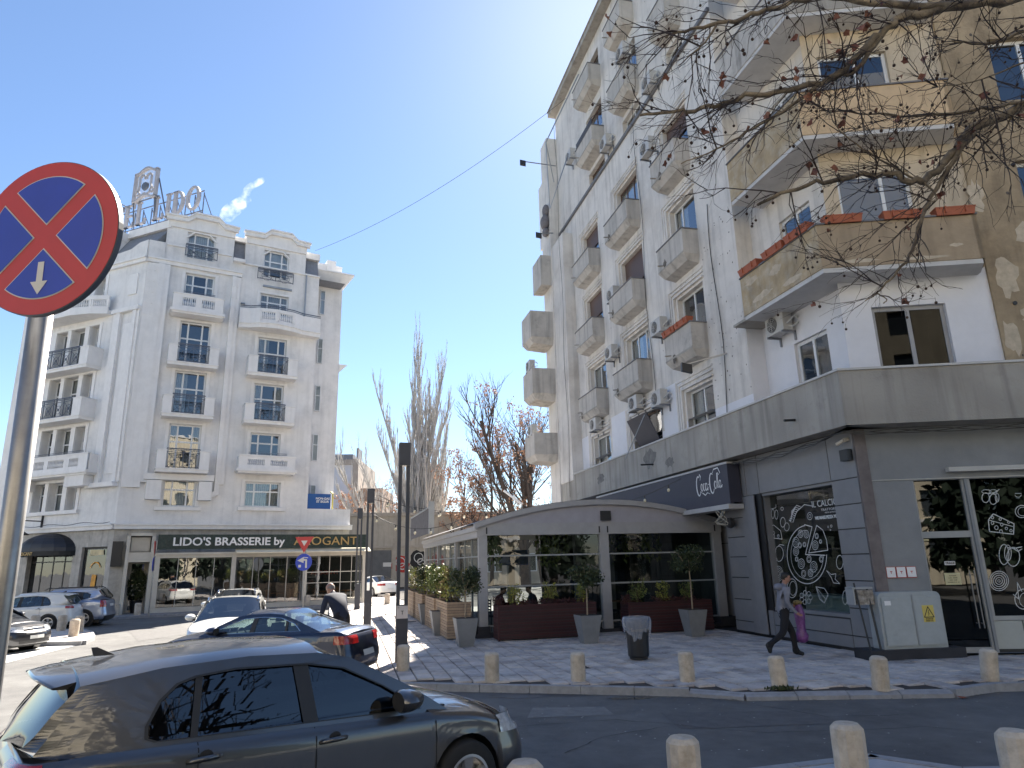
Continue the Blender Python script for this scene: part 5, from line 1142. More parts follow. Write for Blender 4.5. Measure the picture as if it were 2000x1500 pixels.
def sph(rnd, c, r, hollow=.5):
    while True:
        v = Vector((rnd.uniform(-1, 1), rnd.uniform(-1, 1), rnd.uniform(-1, 1)))
        if 0 < v.length < 1 and v.length > hollow*rnd.random(): return Vector(c)+Vector((v.x*r[0], v.y*r[1], v.z*r[2]))
r5 = random.Random(11)
for k, (x, w_, lab) in enumerate(((.9, .5, 'hanging green foliage inside the pavilion over the left pane'), (2.9, 1.0, 'hanging green foliage inside the pavilion left of the middle post'), (5.2, 1.1, 'hanging green foliage inside the pavilion right of the middle post'), (6.6, .8, 'hanging green foliage inside the pavilion behind the right potted tree'))):
    b = MB()
    for _ in range(14):
        xx = x+r5.uniform(-w_/2, w_/2); yy = 2+r5.uniform(-.4, .4); L = r5.uniform(.4, 1.1); leaves(b, r5, 26, lambda: (xx+r5.uniform(-.07, .07), yy+r5.uniform(-.07, .07), 3.1-L*r5.random()), .12, 1.5)
    single('hanging_plant', b, GREEN, lab, 'plant', 'hanging plants inside the pavilion', loc=tuple(PV.P), rot=PV.th)
# ---------------------------------------------------------------- planters
REDW = [mat('dark_red_slat', (.035, .009, .012), .6, .2, 4), mat('dark_red_slat_b', (.050, .012, .015), .6, .2, 4)]
PALW = [mat('pale_wood_slat', (.34, .25, .17), .7, .2, 5), mat('pale_wood_slat_b', (.28, .20, .14), .7, .25, 5)]
SOIL = mat('soil', (.03, .022, .017), .95, .3, 8)
def planter(lab, loc, rot, L, W_, H, woods, nsl=12, shrubs=()):
    t = thing('wooden_planter', lab, 'planter', loc, rot, 'slatted wooden planters round the pavilion'); h = H/nsl
    me = []
    for w_ in woods: b = MB(); b.box(0, L, -.022, 0, .006, h-.008); me.append(b.mesh('slat', w_))
    me2 = []
    for w_ in woods: b = MB(); b.box(-.022, 0, 0, W_, .004, h-.006); me2.append(b.mesh('slat', w_))
    for k in range(nsl):
        part('slat', me[k % 2], None, t, (0, 0, .03+h*k)); part('slat', me2[(k+1) % 2], None, t, (0, 0, .03+h*k))
        o = part('slat', me2[k % 2], None, t, (L+.022, 0, .03+h*k))
    b = MB(); b.box(.0, L, .0, W_, .02, H-.06); part('box', b, BLACK, t); b = MB(); b.box(.02, L-.02, .02, W_-.02, H-.06, H-.03); part('soil', b, SOIL, t)
    b = MB(); b.box(-.03, .03, -.035, -.0225, .0, H+.02); part('corner_post', b, woods[1], t)
    return t
def shrub(lab, loc, w_, h, m, seed, sz=.055, n=380, grp='shrubs growing in the planters', m2=None):
    r2 = random.Random(seed); t = thing('shrub', lab, 'shrub', loc, 0, grp); b = MB()
    for _ in range(7): e = (r2.uniform(-w_*.4, w_*.4), r2.uniform(-w_*.3, w_*.3), h*r2.uniform(.5, .9)); b.tube([(0, 0, 0), (e[0]*.4, e[1]*.4, e[2]*.5), e], [.012, .008, .004], 4)
    part('stem', b, mat('bark_brown', (.10, .07, .05), .9, .3, 20), t)
    cl = [(r2.uniform(-w_*.4, w_*.4), r2.uniform(-w_*.3, w_*.3), h*r2.uniform(.25, .9), r2.uniform(.1, .2)*w_*1.6) for _ in range(12)]
    b = MB()
    def f(): c = cl[r2.randrange(12)]; return sph(r2, c[:3], (c[3], c[3], c[3]*1.2))
    leaves(b, r2, n, f, sz, -.5); o = part('foliage', b, m, t)
    return t
pf0 = gnd(966, 1264); s_a = (pf0-PV.P).dot(PV.a)
planter('dark red slatted planter in front of the left half of the pavilion', tuple(PV.w(.35, -1.0, 0)), PV.th, 2.95, .6, .94, REDW, 12)
planter('dark red slatted planter in front of the right half of the pavilion, behind the bin', tuple(PV.w(4.35, -1.0, 0)), PV.th, 2.75, .6, .88, REDW, 11)
for k, (x, z, w_, h, m_, lab) in enumerate(((.95, .88, .5, .62, YEL, 'yellow green shrub, left one of three in the left red planter'), (2.0, .88, .42, .62, YEL, 'yellow green shrub, middle one of three in the left red planter'), (2.95, .88, .5, .6, YEL, 'yellow green shrub, right one of three in the left red planter'),
    (4.75, .82, .6, .75, GREEN, 'wide green shrub at the left end of the right red planter'), (5.55, .82, .4, .62, YEL, 'slim yellow green shrub in the middle of the right red planter'), (6.5, .82, .55, .62, GREEN, 'green shrub at the right end of the right red planter'), (.4, .85, .35, .3, RED, 'low dark red shrub at the left corner of the left red planter'), (4.4, .82, .3, .3, RED, 'low dark red shrub at the left corner of the right red planter'))):
    shrub(lab, tuple(PV.w(x, -.75, z)), w_, h, m_, 20+k)
for k, (x, zz_) in enumerate(((1.5, .87), (2.5, .87), (6.0, .8))):
    b = MB(); r2 = random.Random(60+k); b.tube([(-.7, 0, .03), (.7, 0, .03)], .02, 4); leaves(b, r2, 700, lambda: (r2.uniform(-.7, .7), r2.uniform(-.2, .2), r2.uniform(0, .2)), .06); single('low_heather', b, RED, ('low dark purple heather between the shrubs of the left red planter', 'second patch of dark heather toward the right of the left red planter', 'low dark heather in the right red planter')[k], 'heather', loc=tuple(PV.w(x, -.7, zz_)), rot=PV.th)
# side planters (pale wood)
SIDEF = Fr(PV.w(-.95, -.2, 0), 75.5)
for k, (y, lab) in enumerate(((.2, 'pale wood planter nearest the camera along the pavilion side'), (3.0, 'pale wood planter second along the pavilion side'), (6.3, 'pale wood planter third along the pavilion side'), (9.3, 'pale wood planter furthest along the pavilion side'))):
    # long side faces left: rotate 90 deg
    planter(lab, tuple(SIDEF.w(0, y+2.3, 0)), PV.th-pi/2, 2.3, .7, 1.02, PALW, 13)
    for q_ in range(3): shrub(('left side shrub with %s leaves, %s in the %s pale wood planter' % (('yellow', 'olive', 'green')[(q_+k) % 3], ('first', 'second', 'third')[q_], ('nearest', 'second', 'third', 'furthest')[k])), tuple(SIDEF.w(.3, y+.35+.75*q_, .98)), .85, 1.0, (YEL, OLIVE, GREEN)[(q_+k) % 3], 80+k*3+q_, sz=.075, n=520)
# potted trees
POT = mat('grey_pot', (.20, .21, .22), .6, .1, 5, .1, 60)
def potted(lab, loc, rot, H, seed, cw=.5, ch_=.42, ph=.72, m=None, n=1900):
    t = thing('potted_tree', lab, 'potted tree', loc, rot, 'small round headed trees in tall grey pots'); r2 = random.Random(seed)
    b = MB(); lo, up = .19, .30; b.hexa([(-lo, -lo, 0), (lo, -lo, 0), (lo, lo, 0), (-lo, lo, 0)], [(-up, -up, ph), (up, -up, ph), (up, up, ph), (-up, up, ph)]); part('pot', b, POT, t)
    b = MB(); b.box(-up+.03, up-.03, -up+.03, up-.03, ph-.005, ph+.004); part('soil', b, SOIL, t)
    b = MB(); b.tube([(0, 0, ph), (.015, .01, (ph+H)/2), (0, 0, H-ch_*.3)], [.022, .018, .015], 6)
    for k in range(9): a = k*2.4; e = Vector((cos(a)*cw*.7, sin(a)*cw*.7, H+r2.uniform(-.1, .3))); b.tube([(0, 0, H-ch_*.5), tuple(e)], [.012, .004], 4)
    part('trunk', b, mat('pale_bark', (.30, .24, .17), .9, .2, 20), t)
    cl = [(r2.uniform(-1, 1)*cw*.6, r2.uniform(-1, 1)*cw*.6, H+r2.uniform(-.8, .9)*ch_*.6, r2.uniform(.16, .26)) for _ in range(16)]
    b = MB()
    def f(): c = cl[r2.randrange(16)]; return sph(r2, c[:3], (c[3], c[3], c[3]*.8))
    leaves(b, r2, n, f, .075); part('crown', b, m or DGREEN, t); return t
def at(fr, px_, py_, z=0.0): g_ = gnd(px_, py_, z); return (g_.x, g_.y, 0)
potted('small round headed tree in a grey pot between the two red planters', at(0, 1150, 1256), PV.th, 1.78, 1)
potted('small round headed tree in a dark grey pot at the right end of the pavilion', at(0, 1357, 1242), PV.th, 2.08, 2, .55, .5)
potted('small leafy tree in a grey pot at the left front corner of the pavilion', at(0, 909, 1262), PV.th, 1.65, 3, .48, .45)
potted('small leafy tree in a grey pot, second along the pavilion side', at(0, 859, 1240), PV.th, 1.75, 4, .55, .5, m=GREEN)
potted('small leafy tree in a grey pot, third along the pavilion side', at(0, 833, 1219), PV.th, 1.75, 5, .5, .5)
# ---------------------------------------------------------------- bin
bn = thing('litter_bin', 'round black litter bin with a clear plastic bag hanging over its rim', 'litter bin', at(0, 1248, 1288), 0); b = MB()
b.lathe([(.15, 0), (.2, .02), (.2, .05), (.235, .09), (.245, .5), (.255, .72), (.262, .88), (.25, .88)], (0, 0, 0), 20); part('barrel', b, mat('black_bin', (.016, .016, .018), .4, .2, 5), bn)
r2 = random.Random(4); b = MB(); rows = []; nn = 40
for j, (rr, z) in enumerate(((.24, .80), (.265, .905), (.285, .90), (.315, .82), (.30, .70), (.29, .60), (.275, .52))):
    rows.append([(rr*cos(2*pi*k/nn)*(1+(.0 if j < 2 else .08)*sin(k*3.3+j*1.3)), rr*sin(2*pi*k/nn)*(1+(.0 if j < 2 else .08)*sin(k*2.7+j)), z-(0 if j < 5 else .10*sin(k*.5)+.05*sin(k*1.9))) for k in range(nn+1)])
b.grid(rows); bagm = bpy.data.materials.new('clear_plastic'); bagm.use_nodes = True; n_ = bagm.node_tree.nodes; l_ = bagm.node_tree.links; n_.clear()
o_ = n_.new('ShaderNodeOutputMaterial'); t_ = n_.new('ShaderNodeBsdfTransparent'); d_ = n_.new('ShaderNodeBsdfPrincipled'); d_.inputs['Base Color'].default_value = (.45, .48, .55, 1); d_.inputs['Roughness'].default_value = .15; x_ = n_.new('ShaderNodeMixShader'); x_.inputs[0].default_value = .42
l_.new(t_.outputs[0], x_.inputs[1]); l_.new(d_.outputs[0], x_.inputs[2]); l_.new(x_.outputs[0], o_.inputs[0]); part('plastic_bag', b, bagm, bn)
b = MB(); tt = text_mb('Sector 1', .11, ext=.002); 
for v_ in tt.v: a_ = v_[0]/.262; b.v.append((.262*sin(a_), -.264*cos(a_), v_[2]+.6))
b.f = tt.f; b.m = tt.m; b.sm = tt.sm; part('lettering', b, GOLD, bn, rot=R(0))
# ---------------------------------------------------------------- bollards
BOL = mat('limestone_bollard', (.58, .51, .42), .9, .15, 7, .35, 40, col2=(.42, .35, .27), c2=.55, c2scale=5, streak=.25)
def bollard_mesh(r_, h, ch_, n=28):
    b = MB(); b.smooth = False; b.lathe([(r_, -.02), (r_*.99, h*.5), (r_, h-ch_*2.2), (r_*.97, h-ch_), (r_*.72, h), (.01, h+.004)], (0, 0, 0), n); return b.mesh('bollard', BOL)
bm1 = bollard_mesh(.138, .50, .035); bm2 = bollard_mesh(.155, .56, .04, 12)
BL = [((787, 1309), 'stone bollard at the foot of the tall lamp, beside the dark blue saloon', 0), ((961, 1330), 'stone bollard on the kerb below the left red planter, straight and clean', 0), ((1130, 1330), 'stone bollard on the kerb between the litter bin and the left red planter', 0), ((1343, 1330), 'stone bollard on the kerb just right of the litter bin', 0), ((1524, 1343), 'cracked stone bollard with moss at its base, below the walking man', 4), ((1721, 1345), 'stone bollard leaning slightly in front of the electrical cabinet', -3), ((1934, 1327), 'stone bollard at the far right near the shop front base', -6)]
for (px_, py_), lab, tl_ in BL:
    g_ = gnd(px_, py_); o = single('bollard', bm1, None, lab, 'bollard', 'stone bollards along the kerb', loc=(g_.x, g_.y, 0)); o.rotation_euler = (0, R(tl_), rs.random()*6)
for (px_, py_), lab in (((1025, 1487), 'near stone bollard whose top just shows beside the grey hatchback wheel'), ((1332, 1439), 'near stone bollard second from the left at the bottom edge'), ((1652, 1412), 'near stone bollard standing tallest on the near pavement tip'), ((1978, 1426), 'near stone bollard cut by the right edge of the frame')):
    g_ = gnd(px_, py_, .56); single('bollard', bm2, None, lab, 'bollard', 'large stone bollards by the photographer', loc=(g_.x, g_.y, 0))
for (px_, py_), lab in (((119, 1232), 'stone bollard on the traffic island beside the white hatchback wheel'), ((153, 1234), 'stone bollard on the traffic island, right one of the back pair'), ((143, 1243), 'rough stone bollard on the traffic island nearest the road'), ((66, 1232), 'stone bollard on the traffic island by the nose of the dark grey car'), ((225, 1202), 'stone bollard on the hotel pavement right of the silver car'), ((268, 1201), 'stone bollard in front of the hotel door shrub'), ((326, 1192), 'stone bollard before the left brasserie panes'), ((600, 1183), 'stone bollard at the brasserie foot behind the road signs'), ((756, 1180), 'stone bollard beside the far white saloon')):
    g_ = gnd(px_, py_); o = single('bollard', bm1, None, lab, 'bollard', 'stone bollards across the street', loc=(g_.x, g_.y, 0)); o.scale = (1.15, 1.15, 1.15)
# moss tuft
b = MB(); r2 = random.Random(8); leaves(b, r2, 160, lambda: (r2.gauss(0, .10), r2.uniform(-.16, .02), .0), .06, -2); g_ = gnd(1524, 1346); o = single('moss_tuft', b, DGREEN, 'small tuft of weeds around the base of the cracked bollard', 'weeds', loc=(g_.x, g_.y, .0))
# fallen leaves
for k, (px_, py_) in enumerate(((1836, 1362), (1880, 1366))):
    g_ = gnd(px_, py_, ROADZ); b = MB(); b.poly([(0, 0, .01), (.1, .03, .03), (.16, .12, .015), (.05, .1, .02), (-.04, .09, .04)]); single('fallen_leaf', b, mat('brown_leaf', (.22, .07, .04), .8, .2, 20), ('brown dry leaf lying in the gutter below the cabinet', 'second dry leaf further right in the gutter')[k], 'leaf', loc=tuple(g_))
# ---------------------------------------------------------------- lamp columns
LMT = mat('charcoal_lamp_steel', (.055, .060, .075), .45, .15, 3, metal=.3)
def lamp(lab, px_, py_, top_py, notice=False, yaw=75.5):
    g_ = gnd(px_, py_); t = thing('street_lamp', lab, 'street lamp', (g_.x, g_.y, 0), pi/2-R(yaw), 'twin post street lamps along the square')
    f_ = Fr((g_.x, g_.y), yaw); H = f_.px(px_+(0), top_py)[1]
    b = MB(); b.box(-.135, .135, -.1, .1, 0, 1.25); part('base', b, LMT, t)
    for x in (-.135, .055): b = MB(); b.box(x, x+.08, -.06, .06, 1.25, H-.55); part('post', b, LMT, t)
    b = MB(); b.box(-.137, .137, -.14, .14, H-.55, H); part('lamp_head', b, LMT, t)
    b = MB(); b.box(-.11, .11, -.11, .11, H-.56, H-.553); part('lens', b, mat('milk_glass', (.6, .58, .5), .2), t)
    if notice:
        b = MB(); b.box(-.13, .13, -.115, -.101, .95, 1.23); n1 = part('notice', b, mat('paper_white', (.62, .58, .55), .7), t); tt = text_mb('T', .12, ext=.003); part('lettering', tt, BLACK, n1, (0, -.122, 1.04)); tt = text_mb('TE', .035, ext=.003); part('lettering', tt, BLACK, n1, (-.09, -.122, 1.18))
    return t
lamp('tall twin post street lamp nearest the camera with a paper notice marked T', 783, 1293, 866, True)
lamp('twin post street lamp second from the camera', 717, 1222, 955)
lamp('twin post street lamp furthest away before the brasserie corner', 697, 1190, 993)
# thin road sign posts
def disc(mb, cx, cz, r_, y, n=40): mb.poly([(cx+r_*cos(2*pi*k/n), y, cz+r_*sin(2*pi*k/n)) for k in range(n)])
SR = mat('sign_red', (.50, .035, .03), .4, .06, 8); SB = mat('sign_blue', (.02, .05, .42), .4, .08, 5); SWH = mat('sign_white', (.62, .60, .56), .4, .05); SK = mat('sign_back', (.12, .13, .15), .5, .1, metal=.4); GAL = mat('galvanised_steel', (.34, .33, .32), .38, .25, 5, metal=.75)
g_ = gnd(590, 1196); sf_ = Fr((g_.x, g_.y), 92)
t = thing('give_way_sign', 'give way triangle above a blue round sign on a thin post before the brasserie', 'road sign', (g_.x, g_.y, 0), sf_.th)
b = MB(); b.tube([(0, .05, 0), (0, .05, 3.2)], .03, 8); part('post', b, GAL, t)
def sc(px_, py_): s_, z = sf_.px(px_, py_); return s_, z
(x0, z0), (x1, _), (_, z2) = sc(577, 1049), sc(613, 1049), sc(596, 1080); xm_ = (x0+x1)/2; ht = z0-z2
b = MB(); b.prism([(x0, z0), (xm_, z2), (x1, z0)], 0, .015); tr_ = part('triangle', b, SR, t); b = MB(); k_ = .34; cz = z0-ht*.36; b.prism([(xm_-(x1-x0)/2*k_, cz+ht*.33*k_*1.1), (xm_, cz-ht*.62*k_), (xm_+(x1-x0)/2*k_, cz+ht*.33*k_*1.1)], -.004, 0); part('centre', b, SWH, tr_)
(cx, cz), (cx2, _) = sc(593, 1098), sc(609, 1098); rr = cx2-cx
b = MB(); b.lathe([(rr, 0), (rr, .015)], (cx, 0, cz), 32, 'y'); dk = part('disc', b, SB, t); b = MB(); b.lathe([(rr*.99, .016), (rr*.99, .022)], (cx, 0, cz), 32, 'y'); part('disc_back', b, SK, t)
b = MB(); b.poly([(cx-rr*.78, -.004, cz+rr*.2), (cx-rr*.0, -.004, cz-rr*.1), (cx-rr*.0, -.004, cz+rr*.62)]); b.stroke([(cx, cz+rr*.28), (cx+rr*.3, cz+rr*.25), (cx+rr*.32, cz-rr*.6)], rr*.22, -.004); b.poly([(cx-rr*.62, -.004, cz-rr*.6), (cx-rr*.3, -.004, cz-rr*.6), (cx-rr*.3, -.004, cz-rr*.3), (cx-rr*.62, -.004, cz-rr*.3)]); b.stroke([(cx+rr*.05, cz+rr*.55), (cx+rr*.5, cz+rr*.5)], rr*.08, -.004); part('arrow', b, SWH, dk)
g_ = gnd(288, 1205); sf2 = Fr((g_.x, g_.y), 160); t = thing('side_on_sign', 'blue and red road signs seen edge on by the hotel door', 'road sign', (g_.x, g_.y, 0), sf2.th)
b = MB(); b.tube([(0, .05, 0), (0, .05, 3.6)], .035, 8); part('post', b, GAL, t)
b = MB(); b.prism([(-.4, 3.55), (0, 2.85), (.4, 3.55)], 0, .015); part('triangle', b, SR, t); b = MB(); b.lathe([(.34, 0), (.34, .015)], (0, 0, 2.45), 28, 'y'); d2 = part('disc', b, SB, t); b = MB(); b.poly([(-.02, -.004, 2.7), (-.16, -.004, 2.5), (.12, -.004, 2.5)]); b.stroke([(-.02, 2.5), (-.02, 2.2)], .08, -.004); part('arrow', b, SWH, d2)
# near no-stopping sign, close to the camera on the left
def no_stop():
    c = ray(90, 463); c = c*2.5; C0 = Vector((0, 0, CAMH))+c; rr = .302
    t = thing('no_stopping_sign', 'large round red and blue no stopping sign with small white arrow on steel pole', 'road sign', tuple(C0), 0)
    t.rotation_euler = (R(2.5), R(0), R(-10))
    b = MB(); b.lathe([(rr, 0), (rr, .022), (rr-.01, .028)], (0, 0, 0), 72, 'y'); part('plate', b, SK, t)
    b = MB(); disc(b, 0, 0, rr-.003, -.002, 72); part('red_face', b, SR, t)
    ri = rr*.80; w_ = rr*.105
    for m_, ins, y_ in ((SWH, 0, -.004), (SB, .0042, -.006)):
        for q_ in range(4):
            a0 = pi/4+q_*pi/2; w2 = w_+ins; R_ = ri-ins; da = math.asin(w2/R_)
            am = a0+pi/4; pts = [(w2*1.4142*cos(am), w2*1.4142*sin(am))]+[(R_*cos(a0+da+(pi/2-2*da)*k/20), R_*sin(a0+da+(pi/2-2*da)*k/20)) for k in range(21)]
            b = MB(); b.poly([(a, y_, c_) for a, c_ in pts]); part('white_outline' if ins == 0 else 'blue_sector', b, m_, t)
    b = MB(); b.poly([(-.012, -.008, -.10), (.014, -.008, -.10), (.014, -.008, -.175), (.036, -.008, -.175), (0.0, -.008, -.225), (-.036, -.008, -.175), (-.012, -.008, -.175)]); part('arrow', b, SWH, t)
    p = MB(); p.smooth = True; O = Vector((0, 0, CAMH)); p0 = O+ray(88, 560)*2.60; p1 = O+ray(-56, 1600)*2.60
    p1 = p0+(p1-p0)*((p0.z+.2)/(p0.z-p1.z)); p.tube([tuple(p0), tuple(p1)], .040, 24)
    o = single('sign_pole', p, GAL, 'x', 'x'); o.parent = t; o.matrix_parent_inverse = t.matrix_basis.inverted() if False else Matrix(); 
    bpy.context.view_layer.update(); o.matrix_basis = t.matrix_world.inverted(); del o['label']; del o['category']; o.name = 'pole'
    return t
no_stop()
# ---------------------------------------------------------------- topiary by the hotel door
for k, (px_, py_, w_, h, lab) in enumerate(((214, 1198, 1.1, 1.9, 'round dark evergreen in a pot left of the hotel door'), (263, 1197, .95, 1.9, 'round dark evergreen in a pot right of the hotel door'))):
    g_ = gnd(px_, py_); t = thing('topiary', lab, 'potted shrub', (g_.x, g_.y, 0), 0); r2 = random.Random(30+k)
    b = MB(); b.lathe([(.22, 0), (.3, .6), (.32, .62)], (0, 0, 0), 12); part('pot', b, BLACK, t); b = MB(); b.tube([(0, 0, .5), (0, 0, 1.2)], .04, 6); part('trunk', b, mat('bark_brown', (.10, .07, .05), .9, .3, 20), t)
    b = MB(); leaves(b, r2, 1600, lambda: sph(r2, (0, 0, h*.75), (w_*.55, w_*.55, h*.42), .9), .12); part('foliage', b, DGREEN, t)
# ================================================================ CARS
def lerp_tab(tab, x):
    if x <= tab[0][0]: return tab[0][1]
    for (a, b), (c, d) in zip(tab, tab[1:]):
        if x <= c: return b+(d-b)*(x-a)/(c-a)
    return tab[-1][1]
def smooth_tab(tab, n=6):        # catmull-rom densify
    P_ = [tab[0]]+list(tab)+[tab[-1]]; out = []
    for i in range(1, len(P_)-2):
        p0, p1, p2, p3 = P_[i-1:i+3]
        for k in range(n):
            t = k/n; out.append(tuple(.5*((2*p1[j])+(-p0[j]+p2[j])*t+(2*p0[j]-5*p1[j]+4*p2[j]-p3[j])*t*t+(-p0[j]+3*p1[j]-3*p2[j]+p3[j])*t**3) for j in (0, 1)))
    out.append(tab[-1]); return out
def paint(name, col, metal=.0, rough=.28, dirt=.06): return mat(name, col, rough, dirt, 2.2, metal=metal, coat=1.0)
TYRE = mat('tyre_rubber', (.018, .018, .019), .85, .2, 10); RIM = mat('alloy_rim', (.50, .50, .52), .3, .08, metal=.7)
HEADL = mat('headlight_lens', (.55, .57, .60), .12, .35, 14, metal=.2, coat=1); TAILL = mat('tail_light', (.30, .012, .012), .15, .25, 14, coat=1); CHROME = mat('chrome', (.6, .6, .62), .12, .05, metal=1)
PLATE = mat('number_plate', (.6, .6, .58), .4, .03); SEATM = mat('car_seat_fabric', (.06, .06, .065), .9, .2)
CARG = {'dark': glass('dark_car_glass', (.08, .09, .10), 1.0, wav=.0), 'clear': glass('clear_car_glass', (.50, .60, .58), 1.25)}
def wheel_mesh():
    t = MB(); t.smooth = True; t.lathe([(.205, -.1), (.29, -.105), (.312, -.08), (.318, 0), (.312, .08), (.29, .105), (.205, .1)], (0, 0, 0), 40, 'y', cap=False)
    r_ = MB(); r_.lathe([(.2, -.1), (.19, -.05), (.15, -.02), (.01, -.02)], (0, 0, 0), 30, 'y', cap=False)
    r_.lathe([(.206, -.105), (.212, -.11), (.19, -.112), (.185, -.08)], (0, 0, 0), 40, 'y', cap=False)
    for k in range(5):
        a = 2*pi*k/5+.3
        for da, w_ in ((-.12, .028), (.12, .028)):
            c, s_ = cos(a), sin(a); n = (-s_, c); p0 = (c*.03, s_*.03); p1 = (cos(a+da)*.195, sin(a+da)*.195)
            r_.hexa([(p0[0]-n[0]*w_*.6, -.04, p0[1]-n[1]*w_*.6), (p0[0]+n[0]*w_*.6, -.04, p0[1]+n[1]*w_*.6), (p1[0]+n[0]*w_, -.05, p1[1]+n[1]*w_), (p1[0]-n[0]*w_, -.05, p1[1]-n[1]*w_)],
                    [(p0[0]-n[0]*w_*.6, -.085, p0[1]-n[1]*w_*.6), (p0[0]+n[0]*w_*.6, -.085, p0[1]+n[1]*w_*.6), (p1[0]+n[0]*w_, -.10, p1[1]+n[1]*w_), (p1[0]-n[0]*w_, -.10, p1[1]-n[1]*w_)])
    r_.lathe([(.045, -.06), (.04, -.095), (.01, -.1)], (0, 0, 0), 12, 'y')
    return t.mesh('wheel', TYRE), r_.mesh('rim', RIM)
WM = wheel_mesh()
def car(label, X, Y, az, sp, zg=ROADZ, col=None, name='parked_car', group=None, low=False):
    t = thing(name, label, 'car', (X, Y, zg), pi/2-R(az), group)
    L, Wd = sp['L'], sp['W']; hw = Wd/2; xr, xf = sp['xr'], sp['xf']; wr = sp.get('wr', .318); arch = wr+.05; k_w = wr/.318
    # plan outline from rear centre to front centre
    pr, pf = sp.get('rr', .30), sp.get('rf', .45)
    plan = smooth_tab([(0.0, 0.0), (.02, hw*.55), (.07, hw*.82), (.07+pr*.6, hw*.965), (.9, hw), (L*.5, hw*1.0), (L-1.0, hw*.985), (L-.07-pf*.8, hw*.93), (L-.16, hw*.78), (L-.04, hw*.45), (L, 0.0)], 8)
    # add denser columns near the arches
    cols = []
    for (x0, y0), (x1, y1) in zip(plan, plan[1:]):
        n = max(1, int(max(abs(x1-x0), abs(y1-y0))/.05)); 
        for k in range(n): cols.append((x0+(x1-x0)*k/n, y0+(y1-y0)*k/n))
    cols.append(plan[-1])
    for xc in (xr, xf):
        for s_ in (-1, 1):
            xx = xc+s_*arch
            for e in (-.012, .012):
                for i in range(len(cols)-1):
                    if cols[i][0] <= xx+e < cols[i+1][0]: 
                        t_ = (xx+e-cols[i][0])/(cols[i+1][0]-cols[i][0]); cols.insert(i+1, (xx+e, cols[i][1]+t_*(cols[i+1][1]-cols[i][1]))); break
    sh = sp['shoulder']; sill = sp.get('sill', .19)
    def zbot(x, y):
        z = sill if .45 < x < L-.5 else sill+.04
        if y > hw*.8:
            for xc in (xr, xf):
                d = abs(x-xc)
                if d < arch: z = max(z, wr+sqrt(arch*arch-d*d))
        return z
    U = [0, .06, .14, .3, .45, .55, .66, .78, .88, .95, 1.0]
    def off(z, zs, x):
        u = (z-sill)/(zs-sill); o = -.05*(max(0, .16-u)/.16)**2
        o += -.012*max(0, (u-.5)/.5) - .05*max(0, (u-.9)/.1)**2
        if u > .5: o += .0
        o += .010*math.exp(-((u-.74)/.045)**2)     # shoulder crease
        return o
    nrm = []
    for i in range(len(cols)):
        a, b = cols[max(0, i-1)], cols[min(len(cols)-1, i+1)]; d = Vector((b[0]-a[0], b[1]-a[1])).normalized(); nrm.append(Vector((-d.y, d.x)))
    nrm[0] = Vector((-1, 0)); nrm[-1] = Vector((1, 0))
    def bump_end(x, y, z):        # bumpers stand out at mid height
        if x < .35: return sp.get('rb', .05)*math.exp(-((z-.47)/.14)**2)*(1-x/.35) - sp.get('rlean', .10)*max(0, z-.62)*(1-x/.35)
        if x > L-.5: return .04*math.exp(-((z-.42)/.16)**2) - .25*max(0, z-.55)*(1-(L-x)/.5)
        return 0
    rows = []
    for i, (x, y) in enumerate(cols):
        zb_, zs = zbot(x, y), lerp_tab(sh, x); r_ = []
        for u in U:
            z = zb_+(zs-zb_)*u; o = off(z, zs, x)+bump_end(x, y, z); n = nrm[i]
            r_.append((x+n.x*o, max(0, y+n.y*o) if i not in (0, len(cols)-1) else 0, z))
        rows.append(r_)
    body = MB(); body.smooth = True
    g1 = [[(p[0], p[1], p[2]) for p in r_] for r_ in rows]; g2 = [[(p[0], -p[1], p[2]) for p in r_] for r_ in rows]
    body.grid([r_[::-1] for r_ in g1]); body.grid(g2)
    # deck: bonnet and boot / shelf
    gh = sp['gh']; xa, xb_ = gh[0][0], gh[-1][0]       # windscreen base x, rear glass base x  (xa > xb)
    top = [r_[-1] for r_ in rows]
    def deck(sel, crown):
        pts = [p for p in top if sel(p[0])]
        g = []
        for p in pts:
            w_ = max(p[1], 0); g.append([(p[0]-(0), w_*s_, p[2]+crown(p[0])*(1-abs(s_)**2.6)*min(1, w_/.4)) for s_ in [1, .93, .8, .6, .35, 0, -.35, -.6, -.8, -.93, -1]])
        if len(g) > 1: body.grid(g)
    deck(lambda x: x > xa-.25, lambda x: .075+.03*min(1, (L-x)/1.2)); deck(lambda x: x < xb_+.25, lambda x: sp.get('bc', .03))
    paintm = col
    part('body', body, paintm, t)
    # under body and wheel wells, bumper trims
    b = MB(); b.box(.25, L-.25, -hw*.82, hw*.82, .16, .3)
    for xc in (xr, xf):
        for s_ in (-1, 1): b.lathe([(arch+.005, -.12), (arch+.005, .12), (.02, .12)], (xc, s_*(hw-.16), wr), 24, 'y', cap=False); b.box(xc-arch, xc+arch, s_*(hw-.30)-.01, s_*(hw-.30)+.01, .2, wr+arch)
    part('underbody', b, BLACK, t)
    for xc in (xr, xf):
        for s_ in (-1, 1):
            o = part('wheel', WM[0], None, t, (xc, s_*(hw-.10), wr), 0 if s_ < 0 else pi); o.scale = (k_w, 1, k_w); part('rim', WM[1], None, o)
    # greenhouse: gh list of (x,z) from windscreen base over roof to rear glass base
    zb0 = lambda x: lerp_tab(sh, x)-.01
    tum = sp.get('tum', .36); 
    def ys(x, z):
        base = hw*.975 if .9 < x < L-1 else hw*.94
        w_ = min(base, lerp_tab([(p[0], p[1]) for p in top], x) if 0 < x < L else 0); zz_ = max(0, z-zb0(x)); return w_-.035-zz_*tum-.10*zz_*zz_
    G = []; 
